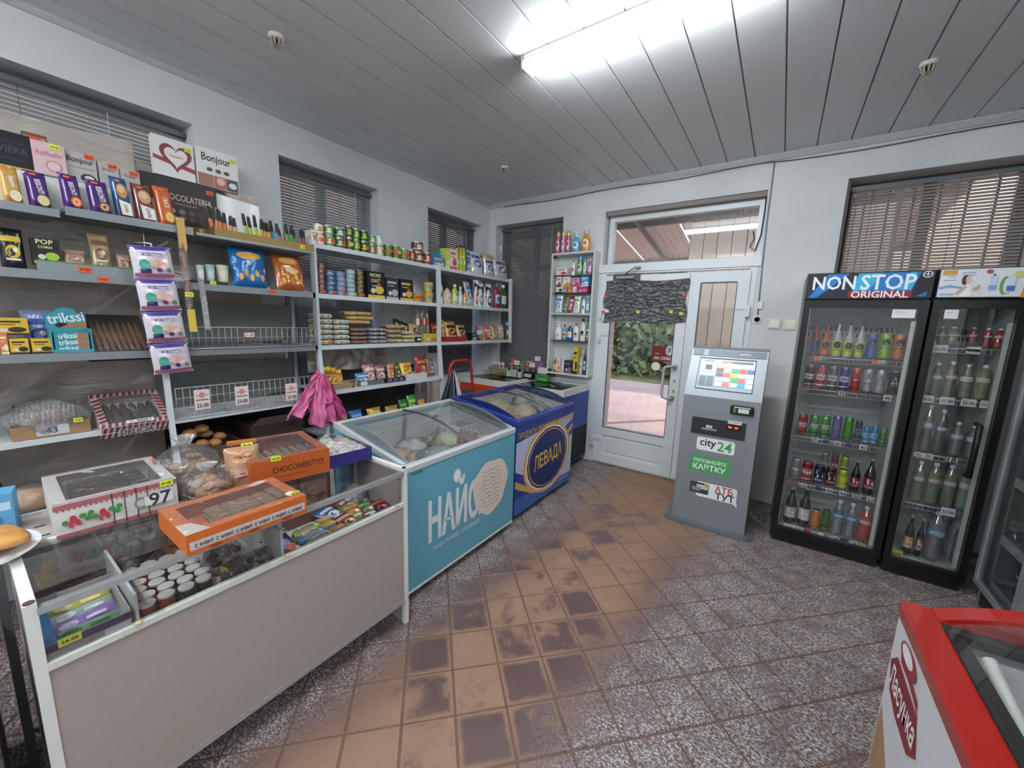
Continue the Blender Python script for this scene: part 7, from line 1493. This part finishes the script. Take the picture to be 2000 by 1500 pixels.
for k, (x, y, z, c, n) in enumerate(((-1.445, .80, .578, '#a8b838', 'lime green'), (-1.50, .79, .578, '#3c8cac', 'turquoise and lime'), (-1.555, .80, .578, '#9cae34', 'olive green'))):
    t = thing('cookie_pack', '%s pack of butter cookies lying in the counter, %s of three' % (n, ('front', 'middle', 'rear')[k]), 'biscuits', (x, y, z), R(96), 'cookie packs in the counter')
    b = MB(); b.grid(lambda a, q: ((a - .5)*.17, .024*math.cos(q*2*PI)*(1 if .04 < a < .96 else .5), .024 + .022*math.sin(q*2*PI)*(1 if .04 < a < .96 else .4)), 14, 16, M(c, .3, var=.1, coat=.4)); b.build('wrapper', t)
    for q in range(3): MB().blob((.03 + .02*q, -.004, .043), 1, M('#c89858', .5, var=.2), .014, .02, .006, q, .05, 8, 5).build('cookie_picture', t)
    MB().box(-.07, .005, -.018, .012, .0465, .0475, '#e4dcd8').art([('t', -.2, .5, .4, 'Lovita', '#3c2030', 0, 1.3)], .17, .03, lambda u, v, o: (u, -.018 + v, .0478 + o)).build('printed_label', t)
for k, (x, y, c1, c2, n, rz) in enumerate(((-1.43, .93, '#5c2430', '#b89060', 'maroon sweets packet', 100), (-1.49, .98, '#4c9048', '#d86048', 'green and red sweets packet', 80), (-1.55, .93, '#2858a0', '#c8d0e0', 'blue sweets packet', 110), (-1.46, 1.03, '#6c4438', '#4ca050', 'brown and green sweets packet', 75), (-1.43, 1.09, '#221c38', '#d84c30', 'dark navy sweets packet with a red spot', 85), (-1.56, 1.02, '#7a5c50', '#c8b8a8', 'tan sweets packet', 95))):
    place(('sw', k), mk_pouch(.10, .12, .035, c1, c2, seed=k + 20), 'foil_pouch', n + ' lying at the right end of the counter', 'packet', (x, y, .578), 0, 'sweets packets at the right end of the counter', (R(-72), 0, R(rz)))
t = solo('brown_box', 'long brown box of chocolates at the back of the counter', 'box', (-1.685, .87, .576), R(90), [('box', MB().box(-.12, .12, -.03, .03, 0, .055, '#7c4c3c'))])
film_pouch('clear bag of wrapped chocolates on the long brown box', (-1.685, .83, .632), .14, .06, .06, '#54403c', 53, R(90))
film_pouch('empty looking crumpled clear bag at the right back of the counter', (-1.66, 1.06, .577), .10, .10, .12, '#c8ccd0', 59, 0, FILM2)
# crates and white lid beside the counter, bottom left
t = thing('crate_stack', 'grey ribbed crates under a white lid at the lower left edge', 'crates', (-1.72, -.27, 0))
for k in range(6): MB().box(-.30, .30, -.22, .235, .02 + k*.105, .108 + k*.105, M('#5c5c5a', .6, bump=.6, bscale=30)).build('crate', t)
MB().rbox(-.31, .31, -.23, .24, .66, .685, M('#dcdcda', .4), .008).build('lid', t)
# frozen goods
def frozen(label, loc, r, c, sx=1, sy=1, sz=.6, seed=0, film=True, nm='frozen_bag', amp=.25):
    t = thing(nm, label, 'frozen food', (loc[0], loc[1], loc[2] + .20), 0, 'frozen goods')
    MB().blob((0, 0, r*sz*.9), r, M(c, .6, var=.25, bscale=70, bump=.6), sx, sy, sz, seed, amp, 18, 12, 4).build('contents', t)
    if film: MB().blob((0, 0, r*sz*.95), r*1.06, FILM2, sx, sy, sz, seed + 1, amp, 18, 12, 5).build('film_bag', t)
frozen('pale green knotted bag in the turquoise freezer', (-1.74, 1.80, .43), .09, '#c8ccA0'.lower(), 1, 1, .8, 3)
frozen('grey plastic bag at the front of the turquoise freezer', (-1.60, 1.60, .41), .12, '#8c9c98', 1, 1.1, .6, 5)
frozen('pink and white bag at the near end of the turquoise freezer', (-1.62, 1.40, .41), .09, '#d8a898', 1, 1, .6, 7)
frozen('orange pink bag along the back of the turquoise freezer', (-1.86, 1.48, .41), .10, '#d88c78', .9, 1.3, .5, 9)
frozen('dark red berry bag under the green knotted bag', (-1.72, 1.90, .41), .13, '#8c3440', 1, 1.3, .5, 11)
frozen('clear bag of yellow and pink sweets at the far end of the turquoise freezer', (-1.62, 2.05, .41), .08, '#d0b478', 1, 1, .7, 13)
frozen('white bag in the basket of the turquoise freezer', (-1.93, 2.02, .41), .09, '#c8ccc8', 1, 1, .8, 15)
for k, (x, y, r_, c, n) in enumerate(((-1.60, 1.72, .085, '#c8787c', 'pink bag in the middle front'), (-1.90, 1.66, .10, '#b8c0bc', 'grey white bag along the back'), (-1.72, 1.56, .08, '#c8a878', 'tan bag beside the grey plastic bag'), (-1.60, 1.88, .09, '#9c4450', 'dark pink bag right of the knotted bag'), (-1.90, 1.86, .08, '#d0c8a8', 'cream bag behind the knotted bag'))):
    frozen(n + ' of the turquoise freezer', (x, y, .41), r_, c, 1, 1.2, .6, 60 + k)
for k, (x, y, r_, c, n) in enumerate(((-1.64, 2.80, .09, '#b8a08c', 'tan bag in the front'), (-1.95, 2.68, .10, '#a89c84', 'pale bag along the back'), (-1.64, 3.05, .09, '#a4b0ac', 'grey bag at the far front'), (-1.98, 2.42, .08, '#8c7c70', 'brown bag at the near back'))):
    frozen(n + ' of the dark blue freezer', (x, y, .43), r_, c, 1, 1.2, .6, 70 + k)
bk = MB()
for k in range(9): bk.tube([(-1.98, 1.90 + k*.03, .76), (-1.98, 1.90 + k*.03, .64), (-1.76, 1.90 + k*.03, .64), (-1.76, 1.90 + k*.03, .76)], .002, '#e4e6e6', 5)
for z in (.76, .70): bk.tube([(-1.98, 1.90, z), (-1.98, 2.14, z), (-1.76, 2.14, z), (-1.76, 1.90, z)], .003, '#e4e6e6', 5, True)
tag(bk.build('wire_basket'), 'white wire basket hung inside the turquoise freezer', 'basket')
frozen('heap of pale dumplings at the near end of the blue freezer', (-1.90, 2.55, .45), .15, '#b8ae90', 1, 1.1, .7, 21, False, 'dumplings', .4)
frozen('second heap of pale dumplings in the blue freezer', (-1.72, 2.72, .44), .13, '#b4a890', 1, 1.2, .7, 23, False, 'dumplings', .4)
frozen('pink meat bag at the front of the blue freezer', (-1.66, 2.50, .44), .10, '#c87868', 1, 1.3, .6, 25)
frozen('dark red bag in the middle of the blue freezer', (-1.88, 2.80, .44), .09, '#7c3434', 1, 1.1, .8, 27)
frozen('grey green bag in the blue freezer', (-1.74, 2.95, .44), .12, '#8c9894', 1, 1.1, .7, 29)
frozen('white paper bag at the far end of the blue freezer', (-1.93, 3.03, .44), .11, '#c4c8c8', 1, 1, .9, 31)
for k, (x, y, r_, c) in enumerate(((.52, .95, 78, '#d8c8a0'), (.44, 1.08, 120, '#c8c4b0'), (.60, .80, 95, '#d0bc90'))):
    place(('stick', k), lambda: [('wrapper', MB().lathe([(0, -.11), (.012, -.10), (.016, -.08), (.016, .08), (.012, .10), (0, .11)], M(c, .4, var=.1), 10))], 'ice_cream_stick', 'long pale wrapped ice cream in the red rimmed freezer, %s' % ('middle', 'far', 'near')[k], 'ice cream', (x, y, .73 + .012*k), 0, 'ice creams in the red rimmed freezer', (R(90), 0, R(r_)))
frozen('green and grey ice cream packets heaped in the red rimmed freezer', (.48, .88, .42), .12, '#4c5a3c', .8, 1.3, .7, 41, False, 'ice_cream_heap', .5)
frozen('brown ice cream packets heaped at the far end of the red rimmed freezer', (.66, 1.05, .42), .10, '#6c4c3c', .9, .9, .8, 43, False, 'ice_cream_heap', .5)
tag(MB().tube([(.42, 1.12, .86), (.44, 1.0, .80), (.46, .93, .74), (.47, .88, .70)], .011, '#d4dad4', 8).build('scoop_handle'), 'white plastic handle lying in the red rimmed freezer', 'handle')
# goods on the corner freezers
solo('woven_basket', 'pale woven basket box on the orange freezer in the corner', 'basket', (-2.80, 3.80, .866), R(-8), [('basket', MB().box(-.12, .12, -.05, -.046, 0, .09, '#a89c80').box(-.12, .12, .046, .05, 0, .09, '#a89c80').box(-.12, -.116, -.046, .046, 0, .09, '#a89c80').box(.116, .12, -.046, .046, 0, .09, '#a89c80').box(-.116, .116, -.046, .046, 0, .07, '#988c74')), ('band', MB().box(-.121, .121, -.051, -.0505, .06, .066, '#7c7058'))])
for k in range(3): place(('wj',), mk_jar(.022, .075, '#c8ccc4', '#a04038'), 'jar', 'small jar with a red top in the woven basket, %s' % ('left', 'middle', 'right')[k], 'jar', (-2.85 + .055*k, 3.80, .938), 0, 'jars in the woven basket')
solo('tan_box', 'small tan box at the left back of the orange freezer', 'box', (-2.90, 3.70, .866), 0, [('box', MB().box(-.03, .03, -.02, .02, 0, .05, '#b8a488')), ('spot', MB().art([('e', 0, .7, .2, .12, '#a04038')], .06, .05, flatS(-.02)))])
fc = ['#c05c9c', '#d88c3c', '#58a868', '#b83c78', '#c8c048', '#a878b8']
for k in range(6):
    x = -2.64 + .075*k; rr = random.Random(k); m = MB()
    for q in range(16): m.blob((rr.uniform(-.04, .04), rr.uniform(-.03, .03), .10 + rr.uniform(0, .09)), .016, fc[(k + (q % 2)) % 6], 1, 1, .7, q, .3, 6, 4)
    st = MB()
    for q in range(5): st.tube([(0, 0, 0), (rr.uniform(-.01, .01), rr.uniform(-.01, .01), .06), (rr.uniform(-.03, .03), rr.uniform(-.02, .02), .12)], .002, '#4c8048', 4)
    solo('flower_bunch', '%s artificial flower bunch on the corner freezers, %s from left' % (['mauve', 'orange', 'green', 'magenta', 'yellow', 'lilac'][k], ['first', 'second', 'third', 'fourth', 'fifth', 'last'][k]), 'flowers', (x, 3.86, .862), 0, [('petals', m), ('stems', st), ('wrapping', MB().lathe([(.012, 0), (.02, .06), (.042, .15)], FILM2, 10, cap=False))], 'flower bunches on the corner freezers')
for x, z, r_, n in ((-2.53, 1.03, 0, 'left'), (-2.25, 1.10, 6, 'upper right'), (-2.32, 1.02, -4, 'lower right')):
    tag(MB().rbox(-.035, .035, -.002, 0, -.025, .025, '#dcdce0', .006).art([('r', 0, 0, .7, .12, '#8088a0')], .07, .05, flatS(-.0022)).build('price_card', loc=(x, 3.80, z)), 'white price card among the artificial flowers, ' + n, 'price card', 'price cards among the flowers')
def signbox(name, label, cat, x, y, w, h, d, c, art, z=.857, rz=0): return solo(name, label, cat, (x, y, z), rz, [('box', MB().box(-w/2, w/2, -d/2, d/2, 0, h, c)), ('printed_front', MB().art(art, w, h, flatS(-d/2)))])
signbox('display_box', 'black chocolate bar display box with a white sloping name panel', 'display box', -2.33, 3.76, .125, .085, .06, '#141014', [('p', [(-.42, .36), (.36, .36), (.44, .76), (-.34, .76)], '#e4e4e8'), ('t', 0, .56, .62, 'SNICKERS', '#16264c', 0, 1.25)], rz=R(-6))
signbox('display_box', 'green patterned gum display box right of the black one', 'display box', -2.15, 3.76, .15, .07, .05, '#4c9448', [('r', 0, .7, .7, .12, '#203820'), ('r', .1, .4, .6, .2, '#88b878')], rz=R(-4))
signbox('notice_card', 'white printed notice card standing on the orange freezer', 'card', -2.54, 3.74, .09, .085, .006, '#c8cccc', [('r', 0, .8, .8, .1, '#6c7478')] + [('r', 0, .6 - .12*k, .8, .05, '#9aa0a4') for k in range(4)], .866)
for x, n in ((-2.62, 'left'), (-2.455, 'right')): solo('paper_roll', 'pale paper roll standing %s of the white notice card' % n, 'roll', (x, 3.75, .866 if x < -2.5 else .866), 0, [('roll', MB().lathe([(.028, 0), (.028, .06), (.012, .06), (.012, .01)], '#b8bcb8', 16))])
for k in range(3): tag(MB().rbox(-.06, .06, -.04, .04, 0, .02, '#dcdcd8', .004).build('white_packet', loc=(-2.20, 3.86, .93 + .022*k)), 'flat white packet in the pile beside the wall cabinet, %s' % ('bottom', 'middle', 'top')[k], 'packet', 'flat white packets')
signbox('black_box', 'black carton under the pile of flat white packets', 'carton', -2.20, 3.86, .13, .072, .08, '#1c1614', [('r', 0, .5, .8, .3, '#6c3c28')])
signbox('brown_box', 'small brown carton of seed packets between basket and flowers', 'carton', -2.71, 3.72, .06, .04, .05, '#7c5c48', [('e', 0, .6, .3, .3, '#5c9c50')], .866)
# fourth white shelf trays, red tray, spaghetti and other pasta
SN = 'display trays on the snack shelf'
def tray(label, y0, y1, h, c, x=-2.70, d=.10, z=.957, lab=None):
    w = y1 - y0; m = MB().box(-w/2, w/2, -.002, 0, 0, h, c).box(-w/2, w/2, d, d + .002, 0, h, c).box(-w/2, -w/2 + .002, 0, d, 0, h, c).box(w/2 - .002, w/2, 0, d, 0, h, c)
    ps = [('tray', m)]
    if lab: ps.append(('printed_front', MB().art(lab, w, h, flatS(-.002))))
    return solo('display_tray', label, 'tray', (x, (y0 + y1)/2, z), R(90), ps)
tray('tan cardboard tray in front of the yellow crisps bags', 1.60, 1.80, .045, '#a88c70', lab=[('t', .3, .5, .2, '2', '#4a3a2c')]); tray('grey tray with a white label under the blue snack bag', 1.81, 2.05, .035, '#6c7474', lab=[('r', -.3, .5, .25, .8, '#e4e4e0')])
tray('dark violet tray of snack bars below the pink brown bags', 2.07, 2.27, .04, '#2c2438', lab=[('r', -.3, .5, .2, .6, '#8c6c98'), ('r', 0, .5, .2, .6, '#8c6c98'), ('r', .3, .5, .2, .6, '#8c6c98')]); tray('white tray holding the bright yellow peanut bag', 2.29, 2.53, .055, '#d8d8d0')
tray('red tray holding the gold coffee pouches', 2.80, 3.12, .05, '#a02428', -2.735, .12, 1.287)
for k, y in enumerate((2.33, 2.39, 2.44)):
    place(('pasta', k), mk_pouch(.065, .22 - .02*k, .04, '#2a2620', '#b89a60', seed=60 + k), 'pasta_bag', 'dark topped pasta bag, %s of three leaning on the flour shelf' % ('left', 'middle', 'right')[k], 'pasta', (-2.86, y, 1.288), 0, 'pasta bags', (R(-18), R(8), R(90)))
place(('gold',), mk_pouch(.10, .17, .06, '#b8905c', '#1c1a2c', [('e', .1, .6, .26, .16, '#1c1a2c'), ('e', .16, .62, .1, .1, '#d8d8e0'), ('r', 0, .85, .6, .1, '#c8a880')], 70), 'pasta_bag', 'gold pasta bag with a dark eye shaped mark, left of the spaghetti', 'pasta', (-2.83, 2.485, 1.288), 0, None, (R(-10), R(6), R(90)))
for k in range(4):
    def f():
        m = MB(); r_ = random.Random(k)
        for q in range(14): a, d = r_.uniform(0, 6.28), .013*r_.random()**.5; m.tube([(d*math.cos(a), d*math.sin(a), .01), (d*math.cos(a)*1.1, d*math.sin(a), .26)], .0018, '#c8a468', 4)
        return [('spaghetti', m), ('clear_wrapper', MB().lathe([(.017, 0), (.018, .02), (.018, .27), (.006, .30)], FILM, 10, cap=False)), ('band', MB().lathe([(.0185, .16), (.0185, .22)], M('#a83c30' if k % 2 else '#e4dcd0', .4), 12, cap=False))]
    place(('spag', k), f, 'spaghetti_pack', 'tall clear spaghetti pack standing by the middle upright, %s' % ('first', 'second', 'third', 'last')[k], 'pasta', (-2.84 + .015*(k % 2), 2.545 + .042*k, 1.288), 0, 'spaghetti packs', (R(2), R(3 - 2*k), 0))
for k, (dz, y) in enumerate(((0, 1.90), (.034, 1.93), (.068, 1.91))):
    t = place(('ysack',), mk_sack(.24, .2, .034, '#c8b878', '#d8803c', 3), 'grain_bag', 'yellow patterned rice bag laid across the stacks, %s' % ('bottom', 'middle', 'top')[k], 'bag', (-2.90, y + .02, 1.29 + .152 + dz), 0, 'flour and grain bags', (0, 0, R(84 + 6*k)))
for k, (y, c, n) in enumerate(((2.86, '#a83030', 'red and gold'), (3.05, '#c89838', 'yellow'))):
    place(('bk', k), mk_pouch(.16, .17, .05, c, '#d8b060', seed=80 + k), 'foil_pouch', '%s pouch behind the gold coffee pouches' % n, 'packet', (-2.90, y, 1.30), 0, None, (R(-4), 0, R(90)))
place(('pkstrip',), mk_pouch(.13, .05, .02, '#a83c68', '#e8dce0', seed=90), 'hanging_strip', 'magenta header strip of hanging sweets on the coffee shelf', 'sweets', (-2.80, 3.42, 1.40), 0, None, (0, 0, R(90)))
for k in range(3): tag(MB().rbox(-.016, .016, -.004, .004, 0, .05, '#e0dce0', .004).build('hanging_sachet', loc=(-2.795, 3.385 + .036*k, 1.352), rz=R(90)), 'small white sachet hanging from the magenta strip, %s' % ('left', 'middle', 'right')[k], 'sachet', 'white sachets on the strip')
for k in range(2): place(('tissue', k), mk_carton(.14 - .02*k, .10, .075, ['#4a86a8', '#3c98a0'][k], '#e4ecec'), 'tissue_pack', ['blue tissue pack at the back of the top shelf, lower', 'teal and white tissue pack on the blue ones'][k], 'tissues', (-2.86, 2.86, 2.002 + .077*k), R(90), 'tissue packs')
place(('yb',), mk_sack(.20, .07, .045, '#d0a84c', '#e8d090', 2), 'pasta_bag', 'clear yellow bag lying on the white bags with purple emblems', 'bag', (-2.86, 3.60, 2.20), 0, None, (0, R(0), R(90)))
# fridge shelf price labels
def flabels(fr, zs, xs, y=.064):
    n = 0
    for z, row_ in zip(zs, xs):
        for (x, w, h, c, s) in row_:
            m = MB().box(x - w/2, x + w/2, y - .002, y, z - .012 - h/2, z - .012 + h/2, c)
            if s: m.art([('t', 0, .45, .8, s, '#24242a', 0, 1.1)], w, h, lambda u, v, o: (x + u, y - .0024 - o, z - .012 - h/2 + v))
            m.build('price_label', fr)
Z1 = (1.34, 1.12, .785, .45, .125)
flabels(fr1, Z1, [[(-.18, .03, .03, '#c8703c', ''), (-.15, .03, .026, '#d8d8d4', '18'), (.11, .03, .03, '#c8703c', ''), (.145, .03, .026, '#d8d8d4', '25')], [(-.02, .034, .03, '#e0e0dc', '35'), (.20, .036, .034, '#e4e4e0', '48')],
    [(-.12, .034, .03, '#e0e0dc', '35'), (.0, .034, .03, '#e0e0dc', '36'), (.13, .036, .032, '#e4e4e0', '40'), (-.06, .03, .018, '#2c4a78', ''), (.06, .03, .018, '#2c4a78', '')],
    [(-.20, .04, .02, '#a84048', ''), (-.14, .034, .024, '#e0e0dc', '42'), (-.06, .03, .02, '#30303a', ''), (.0, .036, .03, '#e0e0dc', '44'), (.07, .034, .03, '#e0e0dc', '44'), (.14, .04, .028, '#e0e0dc', '50'), (.21, .036, .03, '#e0e0dc', '55')],
    [(-.16, .11, .028, '#dcdcd4', '22.00  44.00'), (-.08, .04, .022, '#a84048', ''), (.0, .04, .03, '#dcdcd4', ''), (.02, .02, .02, '#c87038', ''), (.07, .036, .028, '#e0e0dc', '24'), (.12, .04, .03, '#1c3460', ''), (.17, .034, .028, '#e0e0dc', '28'), (.21, .04, .024, '#c8a060', '')]])
flabels(fr2, (1.44, 1.14, .795, .475, .135), [[(-.10, .06, .045, '#d0d8d4', '22.00'), (.03, .055, .04, '#e0dcd8', '40.00'), (.03, .06, .012, '#e88c28', '')], [(-.115, .06, .044, '#dce4d0', '28.00'), (-.03, .06, .044, '#dcdce0', '25.00'), (.055, .06, .044, '#dcdcd8', '22.00'), (.125, .05, .044, '#e0d8cc', '31.00')], [(-.08, .08, .03, '#dce0d8', '35  30'), (.04, .045, .03, '#dce0d8', '18')], [(.07, .06, .05, '#dcdce0', '33.00')], [(-.11, .06, .05, '#c8c840', '50.00')]])
for k, (y, z, c) in enumerate(((3.05, .143, '#3c6c98'), (2.95, .143, '#4c80a8'), (2.85, .143, '#a8b8bc'), (3.05, .423, '#58985c'), (2.95, .423, '#98a8b0'), (3.06, .753, '#8898a0'), (2.96, .753, '#4c7898'), (3.05, 1.103, '#8ca4ac'), (2.95, 1.103, '#a89c8c'), (3.05, 1.453, '#9cb0b8'))):
    place(('c3', c), mk_bottle(.034, .22, c, '#4c88b8', 'waterb'), 'drink_bottle', 'bottle in the grey cooler at the right edge, %s shelf, %s' % (['lowest', 'lowest', 'lowest', 'second', 'second', 'third', 'third', 'fourth', 'fourth', 'top'][k], ['first', 'second', 'third', 'first', 'second', 'first', 'second', 'first', 'second', 'only'][k]), 'bottle', (1.20, y, z - .001), R(-90), 'bottles in the grey cooler')
# screws and marks on the door wall: clear hooks on the ceiling trim
